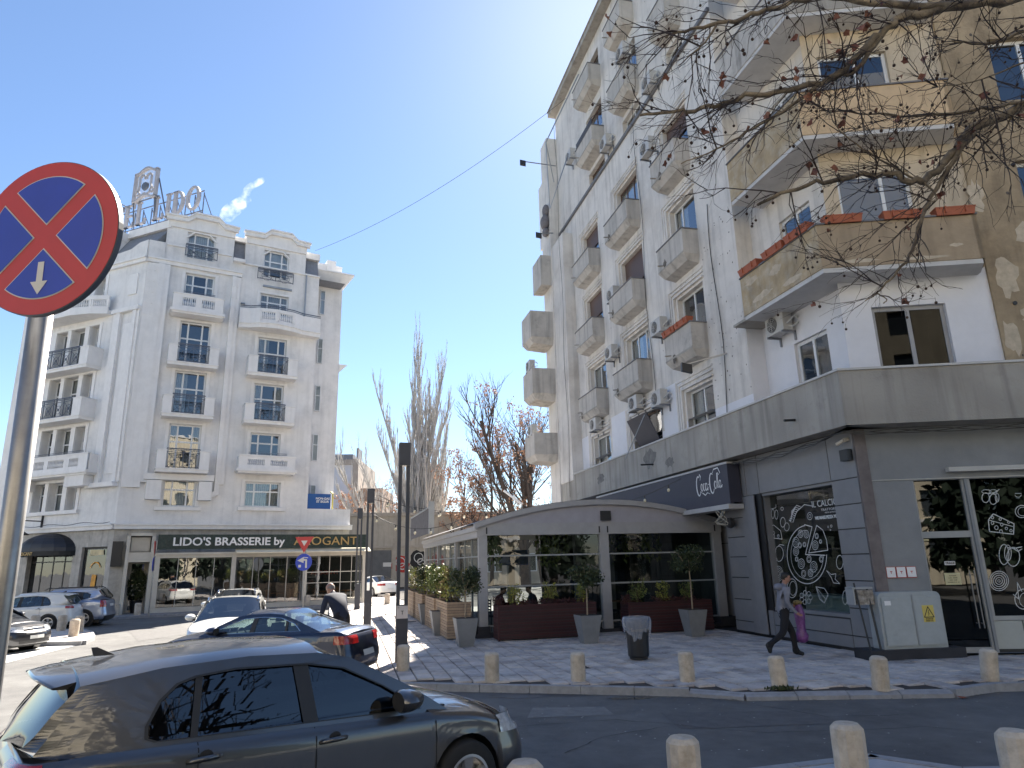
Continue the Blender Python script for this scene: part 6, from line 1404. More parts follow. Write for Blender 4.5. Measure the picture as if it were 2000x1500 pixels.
    for (x0, z0), (x1, z1) in zip(gh, gh[1:]):
        n = max(1, int(sqrt((x1-x0)**2+(z1-z0)**2)/.12))
        for k in range(n): G.append((x0+(x1-x0)*k/n, z0+(z1-z0)*k/n))
    G.append(gh[-1]); nb = 10
    base_line = [(xb_+(xa-xb_)*k/nb, zb0(xb_+(xa-xb_)*k/nb)) for k in range(1, nb)]
    outline = G+base_line
    win = sp['win']
    wd = []
    for (x0, z0), (x1, z1) in zip(win, win[1:]+win[:1]):
        n = max(1, int(sqrt((x1-x0)**2+(z1-z0)**2)/.15))
        for k in range(n): wd.append((x0+(x1-x0)*k/n, z0+(z1-z0)*k/n))
    shell = MB(); allp = outline+wd
    ytop = lambda x: lerp_tab([(p[0], p[1]) for p in top], x)
    for s_ in (1, -1):
        bl = [(gh[0][0], 0)]+base_line[::-1]+[(gh[-1][0]+.01, 0)]
        g = [[(x, s_*(ytop(x)-.004), lerp_tab([(p[0], p[2]) for p in top], x)) for x, z in bl], [(x, s_*(ys(x, zb0(x))-.002), zb0(x)+.004) for x, z in bl]]; shell.grid(g); tr = tessellate_polygon([[Vector((a, b_, 0)) for a, b_ in outline], [Vector((a, b_, 0)) for a, b_ in wd]])
    P2 = list(allp); T2 = [tuple(q) for q in tr]; mid = {}
    for _ in range(sp.get('sub', 1)):
        def md(a, b):
            k = (min(a, b), max(a, b))
            if k not in mid: mid[k] = len(P2); P2.append(((P2[a][0]+P2[b][0])/2, (P2[a][1]+P2[b][1])/2))
            return mid[k]
        T2 = [t4 for a, b, c in T2 for t4 in ((a, md(a, b), md(c, a)), (md(a, b), b, md(b, c)), (md(c, a), md(b, c), c), (md(a, b), md(b, c), md(c, a)))]
    shell.smooth = True
    for s_ in (1, -1):
        I = shell.vs([(x, s_*ys(x, z), z) for x, z in P2])
        for q in T2: shell.face([I[k] for k in (q if s_ > 0 else q[::-1])])
        shell.smooth = False; nw = len(wd); O = len(outline)          # inner edge of the opening
        J = shell.vs([(x, s_*(ys(x, z)-.03), z) for x, z in wd])
        for k in range(nw): shell.face([I[O+k], I[O+(k+1) % nw], J[(k+1) % nw], J[k]])
    i1, i2 = sp['roof']                           # indices in gh: windscreen top, rear glass top
    roofpts = []
    for (x0, z0), (x1, z1) in zip(gh[i1:i2+1], gh[i1+1:i2+1]):
        n = max(1, int(abs(x1-x0)/.12)); roofpts += [(x0+(x1-x0)*k/n, z0+(z1-z0)*k/n) for k in range(n)]
    roofpts.append(gh[i2]); SS = [1, .97, .92, .84, .7, .5, .25, 0, -.25, -.5, -.7, -.84, -.92, -.97, -1]
    shell.smooth = True
    shell.grid([[(x, s_*ys(x, z), z+.075*(1-abs(s_)**4)) for s_ in SS] for x, z in roofpts])
    part('cabin_shell', shell, [paintm], t)
    gl = CARG[sp.get('glass', 'clear')]
    def screen(pa, pb, nm, bow, m_=gl, ins=.0):
        b = MB(); b.smooth = True; n = 8; g = []
        for k in range(n+1):
            x, z = pa[0]+(pb[0]-pa[0])*k/n, pa[1]+(pb[1]-pa[1])*k/n; cz = .075*(k/n)
            g.append([(x+bow*(1-s_*s_)*(1-k/n), s_*(ys(x, z)-ins), z+cz*(1-abs(s_)**4)) for s_ in [-1+2*q/12 for q in range(13)]])
        b.grid(g); return part(nm, b, m_, t)
    ws = screen(gh[0], gh[i1], 'windscreen', .12); rw = screen(gh[-1], gh[i2], 'rear_window', -.05, CARG[sp.get('rglass', sp.get('glass', 'clear'))])
    b = MB(); tw = tessellate_polygon([[Vector((a, b_, 0)) for a, b_ in wd]])
    for s_ in (1, -1):
        b = MB(); I = b.vs([(x, s_*(ys(x, z)-.022), z) for x, z in wd]); [b.face([I[k] for k in q]) for q in tw]; part('side_window', b, gl, t)
    # black trim: pillar strips and window surround
    b = MB()
    for s_ in (1, -1):
        b2 = MB()
        for x0, x1, lean in sp['pillars']:
            zt_ = max(z for x, z in win)-.0; zl = zb0(x0)
            ztop = min(zt_, lerp_tab(sorted([(p[0], p[1]) for p in win if p[1] > zl+.12]), (x0+x1)/2+lean))
            q = [(x0, zl+.0), (x1, zl+.0), (x1+lean, ztop), (x0+lean, ztop)]
            I = b.vs([(x, s_*(ys(x, z)-.008), z) for x, z in q]); b.face(I)
        for (x0, z0), (x1, z1) in zip(wd, wd[1:]+wd[:1]):
            cx, cz = sum(p[0] for p in wd)/len(wd), sum(p[1] for p in wd)/len(wd)
            f = lambda x, z, k: (x+(cx-x)*k, z+(cz-z)*k*2.2)
            a0, a1 = f(x0, z0, -.006), f(x1, z1, -.006); c0, c1 = f(x0, z0, .016), f(x1, z1, .016)
            I = b2.vs([(p[0], s_*(ys(*p)+.004), p[1]) for p in (a0, a1, c1, c0)]); b2.face(I)
        part('window_trim', b2, sp.get('trim', BLACK), t)
    psplit('pillar_trim', b, BLACK, t)
    # skirt patches
    acc = [0]
    for p, q in zip(cols, cols[1:]): acc.append(acc[-1]+sqrt((p[0]-q[0])**2+(p[1]-q[1])**2))
    def surf(s_, z, o=.006):
        i = 0
        while i < len(acc)-2 and acc[i+1] < s_: i += 1
        k = (s_-acc[i])/max(1e-6, acc[i+1]-acc[i]); x = cols[i][0]+(cols[i+1][0]-cols[i][0])*k; y = cols[i][1]+(cols[i+1][1]-cols[i][1])*k; n = nrm[i].lerp(nrm[i+1], k)
        zs = lerp_tab(sh, x); oo = off(min(z, zs), zs, x)+bump_end(x, y, z)+o; return (x+n.x*oo, y+n.y*oo, z)
    def s_at(x=None, y=None, end='rear'):
        if x is not None:
            for i in range(len(cols)-1):
                if cols[i][1] > hw*.5 and cols[i][0] <= x <= cols[i+1][0] and cols[i+1][0] > cols[i][0]: return acc[i]+(x-cols[i][0])/(cols[i+1][0]-cols[i][0])*(acc[i+1]-acc[i])
        rng = range(len(cols)-1) if end == 'rear' else range(len(cols)-2, -1, -1)
        for i in rng:
            a, c = cols[i][1], cols[i+1][1]
            if min(a, c) <= y <= max(a, c): return acc[i]+(y-a)/(c-a+1e-9)*(acc[i+1]-acc[i])
    def patch(nm, s0, s1, zf, m_, sides=(1, -1), o=.006, n=10, nz=4):
        res = []
        for sd in sides:
            b = MB(); b.smooth = True; g = []
            for k in range(n+1):
                s_ = s0+(s1-s0)*k/n; z0, z1 = zf(k/n); g.append([(lambda p: (p[0], sd*p[1], p[2]))(surf(s_, z0+(z1-z0)*j/nz, o)) for j in range(nz+1)])
            b.grid(g if sd < 0 else g[::-1]); res.append(part(nm, b, m_, t))
        return res
    for a in sp['tail']: patch('tail_light', s_at(y=a[0]*hw, end='rear') if a[0] < 1 else 0, s_at(x=a[1]), lambda k: (a[2]+(a[4] if len(a) > 4 else 0)*k, a[3]), TAILL, o=.009)
    for a in sp['head']: patch('headlight', s_at(x=a[1]), s_at(y=a[0]*hw, end='front'), lambda k: (a[2]+(a[4] if len(a) > 4 else 0)*(1-k), a[3]-.02*k), HEADL, o=.009)
    patch('grille', s_at(y=.42*hw, end='front'), acc[-1], lambda k: (sp.get('gr', (.52, .62))), BLACK, o=.008)
    patch('lower_intake', s_at(y=.6*hw, end='front'), acc[-1], lambda k: (.26, .36), BLACK, o=.008)
    patch('rear_diffuser', 0, s_at(y=.85*hw, end='rear'), lambda k: (.235, .235+sp.get('dif', .07)), BLACK, o=.006)
    pz = sp.get('plate', .78); patch('number_plate', 0, s_at(y=.26, end='rear'), lambda k: (pz-.055, pz+.055), PLATE, o=.012, n=3); patch('number_plate', s_at(y=.26, end='front'), acc[-1], lambda k: (.38, .48), PLATE, o=.012, n=3)
    seams = MB()
    for sx_, z0 in sp['seams']:
        s_ = s_at(x=sx_)
        for sd in (1, -1):
            zt_ = lerp_tab(sh, sx_)
            g = [[(lambda p: (p[0], sd*p[1], p[2]))(surf(s_+e, z0+(zt_-z0)*j/10, .0022)) for j in range(11)] for e in (-.004, .004)]; seams.grid(g if sd < 0 else g[::-1])
    zr = .3
    part('door_seams', seams, mat('seam_black', (.012, .012, .012), .9), t)
    for hx, hz in sp['handles']:
        for sd in (1, -1):
            y0 = surf(s_at(x=hx), hz, 0)[1]; b = MB(); b.smooth = True
            b.tube([(hx-.11, sd*(y0+.0), hz-.01), (hx-.08, sd*(y0+.035), hz), (hx+.0, sd*(y0+.045), hz+.005), (hx+.08, sd*(y0+.035), hz+.005), (hx+.11, sd*y0, hz)], [.014, .017, .018, .017, .012], 8)
            h_ = part('door_handle', b, paintm if not sp.get('chromeh') else CHROME, t); b = MB(); b.lathe([(.05, 0), (.05, .003)], (hx+.01, sd*(y0+.001)-(.003 if sd > 0 else 0), hz), 14, 'y'); part('handle_recess', b, BLACK, h_)
    mx, mz = sp['mirror']
    for sd in (1, -1):
        y0 = ys(mx, mz-.0)+.05; b = MB(); b.smooth = True
        g = []
        for k, (dx, sc_) in enumerate(((-.10, .85), (-.08, 1.0), (.0, 1.0), (.07, .8), (.12, .4), (.13, .05))):
            g.append([(mx+dx+.03*cos(a)*0, sd*(y0+.12+.125*sc_*cos(a)*sd*sd), mz+.03+.085*sc_*sin(a)) for a in [2*pi*q/14 for q in range(15)]])
        b.grid(g if sd < 0 else [r_[::-1] for r_ in g]); m1 = part('wing_mirror', b, paintm if not sp.get('bmir') else BLACK, t)
        b = MB(); b.poly([(mx-.098, sd*(y0+.12+.10*cos(a)), mz+.03+.07*sin(a)) for a in [2*pi*q/14 for q in range(14)]]); b.box(mx-.02, mx+.04, min(sd*(y0-.1), sd*(y0+.06)), max(sd*(y0-.1), sd*(y0+.06)), mz-.05, mz-.01); part('mirror_glass', b, BLACK, m1)
    # interior
    b = MB(); b.box(xb_+.2, xa-.1, -hw*.78, hw*.78, .32, .36); xx0 = sp.get('seats', (xf-1.25, xr+.55))
    part('cabin_floor', b, BLACK, t)
    for sx_ in xx0:
        for sy in (-.36, .36):
            b = MB(); b.hexa([(sx_-.05, sy-.24, .4), (sx_+.45, sy-.24, .4), (sx_+.45, sy+.24, .4), (sx_-.05, sy+.24, .4)], [(sx_-.05, sy-.24, .55), (sx_+.45, sy-.22, .6), (sx_+.45, sy+.22, .6), (sx_-.05, sy+.24, .55)])
            b.hexa([(sx_-.05, sy-.23, .5), (sx_+.09, sy-.23, .5), (sx_+.09, sy+.23, .5), (sx_-.05, sy+.23, .5)], [(sx_-.24, sy-.19, 1.08), (sx_-.13, sy-.19, 1.1), (sx_-.13, sy+.19, 1.1), (sx_-.24, sy+.19, 1.08)])
            b.hexa([(sx_-.25, sy-.11, 1.12), (sx_-.16, sy-.11, 1.12), (sx_-.16, sy+.11, 1.12), (sx_-.25, sy+.11, 1.12)], [(sx_-.28, sy-.10, 1.28), (sx_-.19, sy-.10, 1.28), (sx_-.19, sy+.10, 1.28), (sx_-.28, sy+.10, 1.28)])
            part('seat', b, SEATM, t)
    b = MB(); b.hexa([(xa-.75, -hw*.8, .55), (xa+.15, -hw*.8, .55), (xa+.15, hw*.8, .55), (xa-.75, hw*.8, .55)], [(xa-.6, -hw*.78, .93), (xa-.0, -hw*.78, .90), (xa-.0, hw*.78, .90), (xa-.6, hw*.78, .93)]); part('dashboard', b, BLACK, t)
    b = MB(); b.tube([(xa-.78+.06*sin(2*pi*k/20), .36+.18*cos(2*pi*k/20), .88+.17*sin(2*pi*k/20)) for k in range(21)], .016, 6); b.tube([(xa-.78, .2, .88), (xa-.78, .52, .88)], .014, 5); part('steering_wheel', b, BLACK, t)
    b = MB(); b.box(xb_+.15, xb_+.5, -hw*.75, hw*.75, .86, .89); part('parcel_shelf', b, BLACK, t)
    for f_ in sp.get('extra', ()): f_(t, paintm, ys, surf, s_at, patch, hw)
    return t
def spoiler(x0, z, w_, dx=.32):
    def f(t, pm, ys, surf, s_at, patch, hw):
        b = MB(); b.smooth = True; g = []
        for k, (x, zz_, h_) in enumerate(((x0+dx, z+.012, 0), (x0+dx*.5, z-.0, 0), (x0+.02, z-.022, 0), (x0-.01, z-.028, 0), (x0, z-.04, 0), (x0+dx*.45, z-.05, 0))):
            g.append([(x+.10*abs(s_)**3, s_*w_*(1-.02*k), zz_+.045*(1-abs(s_)**3)) for s_ in [-1+2*q/16 for q in range(17)]])
        b.grid(g); b.smooth = False; b.poly([r_[0] for r_ in g]); b.poly([r_[-1] for r_ in g][::-1]); part('roof_spoiler', b, pm, t)
    return f
def antenna(x, z):
    def f(t, pm, ys, surf, s_at, patch, hw): b = MB(); b.hexa([(x, -.02, z), (x+.14, -.03, z), (x+.14, .03, z), (x, .02, z)], [(x-.02, -.004, z+.06), (x+.02, -.004, z+.06), (x+.02, .004, z+.06), (x-.02, .004, z+.06)]); part('antenna', b, BLACK, t)
    return f
def rails(x0, x1, z, y, m_=None):
    def f(t, pm, ys, surf, s_at, patch, hw):
        for sd in (1, -1): b = MB(); b.tube([(x0, sd*y, z-.06), (x0+.12, sd*y, z), (x1-.12, sd*y, z), (x1, sd*y, z-.08)], .02, 6); part('roof_rail', b, m_ or BLACK, t)
    return f
def belt_line(z, m_=CHROME):
    def f(t, pm, ys, surf, s_at, patch, hw): patch('belt_moulding', s_at(x=.95), s_at(x=3.3), lambda k: (z, z+.018), m_, o=.006, n=14, nz=1)
    return f
hatch = dict(L=4.2, W=1.79, xr=.78, xf=3.34, wr=.315, shoulder=[(0, .96), (.5, .975), (1.2, .95), (3.0, .885), (3.5, .82), (4.0, .69), (4.2, .60)],
    gh=[(3.22, .86), (2.85, 1.09), (2.32, 1.355), (2.05, 1.41), (1.5, 1.435), (.9, 1.415), (.40, 1.355), (.27, 1.22), (.10, .99)], roof=(3, 6), tum=.30,
    win=[(2.92, .915), (2.88, .95), (2.60, 1.12), (2.26, 1.285), (1.95, 1.345), (1.4, 1.365), (1.12, 1.345), (.99, 1.31), (.88, 1.22), (.80, 1.08), (.80, 1.01), (.86, .985)], pillars=[(1.90, 2.02, -.06), (1.08, 1.13, .04)],
    seams=[(3.02, .25), (1.96, .25), (1.12, .55)], handles=[(2.1, .83), (1.16, .86)], mirror=(2.72, .99), tail=[(.48, .22, .84, .96, .02)], head=[(.46, 3.72, .58, .76, .05)], plate=.62, dif=.10, extra=(spoiler(.16, 1.375, .57, .26), antenna(.55, 1.47)))
sedan = dict(L=4.66, W=1.78, xr=1.05, xf=3.69, shoulder=[(0, .93), (.3, 1.0), (1.2, .985), (3.2, .91), (3.9, .85), (4.4, .72), (4.66, .62)],
    gh=[(3.45, .90), (3.0, 1.12), (2.6, 1.29), (2.35, 1.335), (1.9, 1.35), (1.6, 1.33), (1.25, 1.22), (.68, 1.0)], roof=(3, 5), tum=.34,
    win=[(3.15, .955), (2.8, 1.12), (2.45, 1.25), (2.0, 1.285), (1.6, 1.265), (1.28, 1.16), (1.12, 1.02)], pillars=[(2.18, 2.28, -.05), (1.42, 1.47, .02)], trim=CHROME,
    seams=[(3.3, .25), (2.22, .25), (1.3, .5), (.62, .8)], handles=[(2.36, .87), (1.42, .89)], mirror=(3.02, 1.0), tail=[(.45, .35, .76, .92)], head=[(.5, 4.25, .60, .74, .03)], plate=.55, bc=.045)
suvs = dict(L=4.45, W=1.82, xr=.85, xf=3.6, wr=.335, shoulder=[(0, 1.0), (.5, 1.05), (1.3, 1.03), (3.1, .98), (3.7, .93), (4.2, .80), (4.45, .70)],
    gh=[(3.3, .98), (2.95, 1.17), (2.45, 1.42), (2.2, 1.455), (1.5, 1.47), (.8, 1.44), (.42, 1.38), (.28, 1.22), (.12, 1.05)], roof=(3, 6), tum=.26,
    win=[(2.98, 1.03), (2.7, 1.18), (2.35, 1.33), (2.0, 1.37), (1.3, 1.375), (.85, 1.33), (.62, 1.2), (.85, 1.08)], pillars=[(1.98, 2.1, -.04), (1.08, 1.15, .02)],
    seams=[(3.1, .28), (2.04, .28), (1.1, .5)], handles=[(2.2, .93), (1.2, .95)], mirror=(2.85, 1.06), tail=[(.5, .3, .9, 1.02)], head=[(.42, 4.05, .70, .84, .02)], gr=(.56, .74), plate=.72, sill=.24, extra=(rails(.7, 2.3, 1.53, .62, CHROME), antenna(.6, 1.53)))
duster = dict(L=4.32, W=1.82, xr=.82, xf=3.5, wr=.345, shoulder=[(0, 1.05), (.5, 1.10), (1.3, 1.06), (3.0, 1.02), (3.6, .96), (4.1, .84), (4.32, .75)],
    gh=[(3.15, 1.0), (2.8, 1.22), (2.4, 1.46), (2.2, 1.52), (1.5, 1.54), (.8, 1.52), (.40, 1.47), (.25, 1.28), (.08, 1.12)], roof=(3, 6), tum=.24,
    win=[(2.85, 1.08), (2.6, 1.24), (2.3, 1.40), (2.0, 1.44), (1.3, 1.45), (.85, 1.42), (.68, 1.34), (.70, 1.20), (1.0, 1.12)], pillars=[(1.85, 1.97, -.03), (.98, 1.22, .0)],
    seams=[(3.0, .3), (1.9, .3), (1.1, .55)], handles=[(2.05, .97), (1.2, .98)], mirror=(2.65, 1.12), tail=[(.72, .25, .80, 1.08)], head=[(.45, 3.95, .74, .9)], plate=.86, dif=.20, sill=.26, extra=(rails(.5, 2.5, 1.62, .62),))
GREYP = paint('graphite_metallic', (.105, .105, .11), .8, .30, .05); NAVY = paint('navy_metallic', (.018, .026, .055), .6, .28, .04); WPAINT = paint('white_paint', (.72, .72, .70), 0, .3, .04); SILV = paint('silver_blue_metallic', (.30, .36, .50), .7, .32, .04); DKG = paint('anthracite_metallic', (.035, .035, .04), .6, .3)
def sub(d, **k): q = dict(d); q.update(k); return q
ga = 51.5; gx, gy = -2.07-2*sin(R(ga)), 6.36-2*cos(R(ga))
c_ = car('dark graphite hatchback closest to the camera, filling the bottom left corner', gx, gy, ga, sub(hatch, glass='dark', L=4.2, sub=3), zg=.015, col=GREYP, name='hatchback_car'); c_.scale = (1, 1.03, 1.035)
strip = MB(); strip.box(-.1, 4.1, -.85, .85, -.16, .012); struct('parking_strip', strip, asph, loc=(gx, gy, 0), rot=pi/2-R(ga))
car('dark navy blue saloon with chrome window trim seen behind the near hatchback', -3.15, 15.1, -79, sedan, col=NAVY, name='saloon_car')
car('white compact suv facing the camera behind the navy saloon', -8.3, 21.3, 163, sub(suvs, glass='dark'), col=WPAINT, name='suv_car')
car('second white suv mostly hidden behind the first white one', -10.8, 28.0, 165, sub(suvs, glass='dark'), col=WPAINT, name='suv_car')
car('white hatchback with red tail lights parked by the traffic island', -18.42, 29.9, -103, hatch, col=WPAINT, name='hatchback_car')
car('silver blue off-roader with roof rails and square rear pillar', -18.0, 31.6, -105, sub(duster, glass='dark'), col=SILV, name='offroad_car')
car('dark grey car whose bonnet shows at the left edge beside the sign pole', -18.7, 22.2, 97, sub(hatch, glass='dark'), col=DKG, name='hatchback_car')
car('white saloon parked at the far end of the square past the lamps', -9.0, 50.5, -40, sub(sedan, glass='dark', trim=BLACK), col=WPAINT, name='saloon_car', zg=-.02)
car('white car seen through the pavilion glass in the far street', 5.0, 52.0, 85, sub(suvs, glass='dark'), col=WPAINT, name='suv_car', zg=-.02)
# ================================================================ PEOPLE
SKIN = mat('skin', (.36, .19, .13), .55, .08, 12); HAIRD = mat('dark_hair', (.015, .012, .010), .6, .3, 60); SHOE = mat('black_shoe', (.012, .012, .013), .5)
def skinned(name, nodes, edges, mats, region, parent, root=0, levels=2):
    """nodes: (x,y,z,r[,r2]); region: function(point)->material index"""
    me = bpy.data.meshes.new(name); me.from_pydata([n[:3] for n in nodes], edges, [])
    o = bpy.data.objects.new(name, me); COL.objects.link(o)
    o.modifiers.new('skin', 'SKIN'); sd_ = o.modifiers.new('sub', 'SUBSURF'); sd_.levels = levels; sd_.render_levels = levels
    sv = me.skin_vertices[0].data if me.skin_vertices else None
    if sv is None:
        bm = bmesh.new(); bm.from_mesh(me); bm.verts.layers.skin.verify(); bm.to_mesh(me); bm.free(); sv = me.skin_vertices[0].data
    for i, n in enumerate(nodes): sv[i].radius = (n[3], n[4] if len(n) > 4 else n[3]); sv[i].use_root = (i == root)
    dg = bpy.context.evaluated_depsgraph_get(); ev = o.evaluated_get(dg); m2 = bpy.data.meshes.new_from_object(ev); bpy.data.objects.remove(o)
    for m_ in mats: m2.materials.append(m_)
    for p in m2.polygons: p.material_index = region(p.center); p.use_smooth = True
    m2.name = name; return part(name, m2, None, parent)
def near_bone(nodes, edges, tags):
    segs = [(Vector(nodes[a][:3]), Vector(nodes[b][:3]), tags[k], (nodes[a][3]+nodes[b][3])/2) for k, (a, b) in enumerate(edges)]
    def f(c):
        best, bt = 9e9, 0
        for a, b, t, r in segs:
            d = b-a; u = max(0, min(1, (c-a).dot(d)/max(1e-9, d.length_squared))); q = (c-(a+d*u)).length-r*.8
            if q < best: best, bt = q, t
        return bt
    return f
def figure(name_lab, loc, rot, pose, mats, hair=True, scale=1.0, bald=False, beard=False):
    """pose: dict of joints in local metres, person faces +x, left is +y"""
    t = thing('person', name_lab, 'person', loc, rot); t.scale = (scale,)*3
    J = pose; N = []; E_ = []; T_ = []; idx = {}
    def n(k, r, r2=None): idx[k] = len(N); N.append((*J[k], r, r2 or r))
    n('pelvis', .14, .165); n('waist', .12, .155); n('chest', .135, .18); n('neckb', .075, .085); n('neck', .052); n('headc', .062, .07)
    def e(a, b, tag): E_.append((idx[a], idx[b])); T_.append(tag)
    for a, b, tg in (('pelvis', 'waist', 0), ('waist', 'chest', 0), ('chest', 'neckb', 0), ('neckb', 'neck', 2), ('neck', 'headc', 2)): e(a, b, tg)
    for s_ in 'LR':
        n('sh'+s_, .072); n('el'+s_, .052); n('wr'+s_, .030); n('ha'+s_, .034, .02)
        e('neckb' if False else 'chest', 'sh'+s_, 0); e('sh'+s_, 'el'+s_, 0 if pose.get('sleeve', 'long') == 'long' else 0); e('el'+s_, 'wr'+s_, 0 if pose.get('sleeve', 'long') == 'long' else 2); e('wr'+s_, 'ha'+s_, 2)
        n('hip'+s_, .10); n('kn'+s_, .078); n('an'+s_, .052); n('toe'+s_, .034, .045); n('heel'+s_, .036)
        e('pelvis', 'hip'+s_, 1); e('hip'+s_, 'kn'+s_, 1); e('kn'+s_, 'an'+s_, 1); e('an'+s_, 'toe'+s_, 3); e('an'+s_, 'heel'+s_, 3)
    skinned('body', N, E_, mats, near_bone(N, E_, T_), t)
    # fingers: four fingers and a thumb rooted in the palm
    for s_ in 'LR':
        h = Vector(J['ha'+s_]); w_ = Vector(J['wr'+s_]); d = (h-w_).normalized(); side = d.orthogonal().normalized(); up = d.cross(side); b = MB(); b.smooth = True
        for k in range(4):
            p0 = h+side*(.012*(k-1.5)); L = (.055, .07, .065, .05)[k]; b.tube([tuple(p0), tuple(p0+d*L*.5+up*.004), tuple(p0+d*L*.8+up*.025), tuple(p0+d*L*.75+up*.045)], [.009, .008, .0075, .006], 6)
        p0 = w_.lerp(h, .5)+side*.02; b.tube([tuple(p0), tuple(p0+side*.025+d*.03), tuple(p0+side*.02+d*.06+up*.02)], [.011, .010, .007], 6); part('fingers', b, SKIN, t)
    # head
    H = Vector(J['headc']); f = Vector(J['look']).normalized(); u = Vector((0, 0, 1)); u = (u-f*u.dot(f)*.9).normalized(); l_ = u.cross(f).normalized()
    b = MB(); b.smooth = True; rows = []
    prof = [(-.115, .02, .0, .03), (-.105, .045, .04, .045), (-.08, .062, .07, .06), (-.05, .070, .082, .075), (-.02, .074, .086, .09), (.01, .076, .088, .098), (.04, .077, .090, .10), (.07, .070, .082, .092), (.095, .052, .058, .068), (.11, .025, .025, .035), (.115, .002, .0, .002)]
    for z, w_, fr_, bk_ in prof:
        r_ = []
        for k in range(21):
            a = 2*pi*k/20; x = cos(a)*(fr_ if cos(a) > 0 else bk_); y = sin(a)*w_
            if abs(sin(a)) < .2 and cos(a) > 0: x += {-.02: .020, .01: .012, -.05: .006}.get(z, 0)
            if .2 < abs(sin(a)) < .6 and cos(a) > 0 and z == .01: x -= .008
            r_.append(tuple(H+f*x+l_*y+u*(z+.0)))
        rows.append(r_)
    b.grid(rows); hd = part('head', b, SKIN, t)
    b = MB(); b.smooth = True; b.tube([tuple(H+f*.086+u*.02), tuple(H+f*.112+u*-.018), tuple(H+f*.088+u*-.028)], [.008, .013, .008], 6); part('nose', b, SKIN, hd)
    b = MB(); [b.ball(tuple(H+f*.076+l_*.03*k+u*.012), .011, 8, 6) for k in (-1, 1)]; [b.tube([tuple(H+f*.084+l_*(.015*k)+u*.034), tuple(H+f*.074+l_*(.045*k)+u*.034)], .005, 4) for k in (-1, 1)]; b.tube([tuple(H+f*.080-l_*.022-u*.052), tuple(H+f*.088-u*.050), tuple(H+f*.080+l_*.022-u*.052)], .004, 4); part('eyes_and_mouth', b, mat('dark_feature', (.03, .015, .012), .5), hd)
    b = MB(); b.smooth = True; [b.ball(tuple(H+l_*.076*k-f*.01-u*.005), .022, 8, 6, (.5, .35, 1)) for k in (-1, 1)]; part('ears', b, SKIN, hd)
    if hair:
        b = MB(); b.smooth = True; rows = []
        for z, w_, fr_, bk_ in [(p[0], p[1]+.009, p[2]+.006, p[3]+.012) for p in prof if p[0] > -.06]:
            r_ = []
            for k in range(21):
                a = 2*pi*k/20; cut = (z < .055 and cos(a) > .05) or (z < .0 and cos(a) > -.35) or (bald and z > .03 and True)
                kk = .82 if cut else 1; r_.append(tuple(H+f*(cos(a)*(fr_ if cos(a) > 0 else bk_)*kk)+l_*(sin(a)*w_*kk)+u*(z+.006)))
            rows.append(r_)
        b.grid(rows); part('hair', b, HAIRD if not bald else mat('grey_hair', (.22, .20, .19), .8, .2, 50), t)
    if beard:
        b = MB(); b.smooth = True; b.ball(tuple(H+f*.045-u*.075), .05, 10, 7, (.9, 1.05, .8)); part('beard', b, HAIRD, hd)
    return t
# walking man: strides to the right, carrying a purple bag
gm_ = gnd(1560, 1283); gm2 = gnd(1497, 1272)
az_w = math.degrees(math.atan2((gm_-gm2).x, (gm_-gm2).y)); hgt = 1.76
wp = dict(pelvis=(0, 0, .93), waist=(.01, 0, 1.08), chest=(.04, 0, 1.30), neckb=(.07, 0, 1.44), neck=(.10, 0, 1.51), headc=(.15, 0, 1.635), look=(1, -.12, -.15),
    shR=(.05, -.19, 1.40), elR=(.0, -.25, 1.13), wrR=(.17, -.24, .93), haR=(.24, -.235, .88), shL=(.06, .19, 1.40), elL=(.10, .24, 1.12), wrL=(.32, .22, 1.05), haL=(.39, .21, 1.03),
    hipR=(-.0, -.09, .88), knR=(-.10, -.10, .50), anR=(-.44, -.10, .27), toeR=(-.43, -.10, .10), heelR=(-.52, -.10, .27),
    hipL=(.0, .09, .88), knL=(.20, .09, .48), anL=(.22, .09, .10), toeL=(.40, .09, .04), heelL=(.17, .09, .06))
hood = mat('grey_hoodie', (.20, .20, .23), .9, .15, 6); TRO = mat('black_trousers', (.010, .010, .013), .9, .2)
loc = gnd(1540, 1284); man = figure('walking man in a grey hooded top and black trousers carrying a purple net bag', (loc.x, loc.y, 0), pi/2-R(86), wp, [hood, TRO, SKIN, SHOE], scale=1.02)
b = MB(); b.smooth = True; b.ball((-.03, 0, 1.45), .12, 10, 7, (.9, 1.15, .65)); part('hood', b, hood, man)
b = MB(); b.smooth = True
for (x0, y0, z0), (x1, y1, z1) in (((-.03, -.15, 1.40), (.17, .02, 1.12)), ((.17, .02, 1.12), (.16, .12, 1.0))): b.tube([(x0, y0, z0), ((x0+x1)/2+.06, (y0+y1)/2-.02, (z0+z1)/2+.02), (x1, y1, z1)], .02, 5)
b.ball((.14, .03, 1.10), .13, 10, 8, (.45, .7, 1.15)); part('dark_panel', b, TRO, man)
pb = thing('purple_bag', 'purple net bag of vegetables hanging from the hand of the walking man', 'bag', man.location, man.rotation_euler.z)
b = MB(); b.smooth = True; pr_ = [(.015, .40), (.06, .30), (.11, .1), (.10, -.1), (.085, -.22), (.10, -.32), (.13, -.42), (.12, -.52), (.05, -.58), (.01, -.585)]
nn = 22; rows = [[(.45+rr*(1+.12*sin(k*2.1+j))*cos(2*pi*k/nn), .18+rr*(1+.10*sin(k*1.7+j))*sin(2*pi*k/nn), .80+z*.92) for k in range(nn+1)] for j, (rr, z) in enumerate(pr_)]
b.grid(rows); PURP = mat('purple_plastic', (.22, .08, .27), .35, .35, 9, col2=(.13, .04, .17), c2=.5, c2scale=7); part('bag', b, PURP, pb)
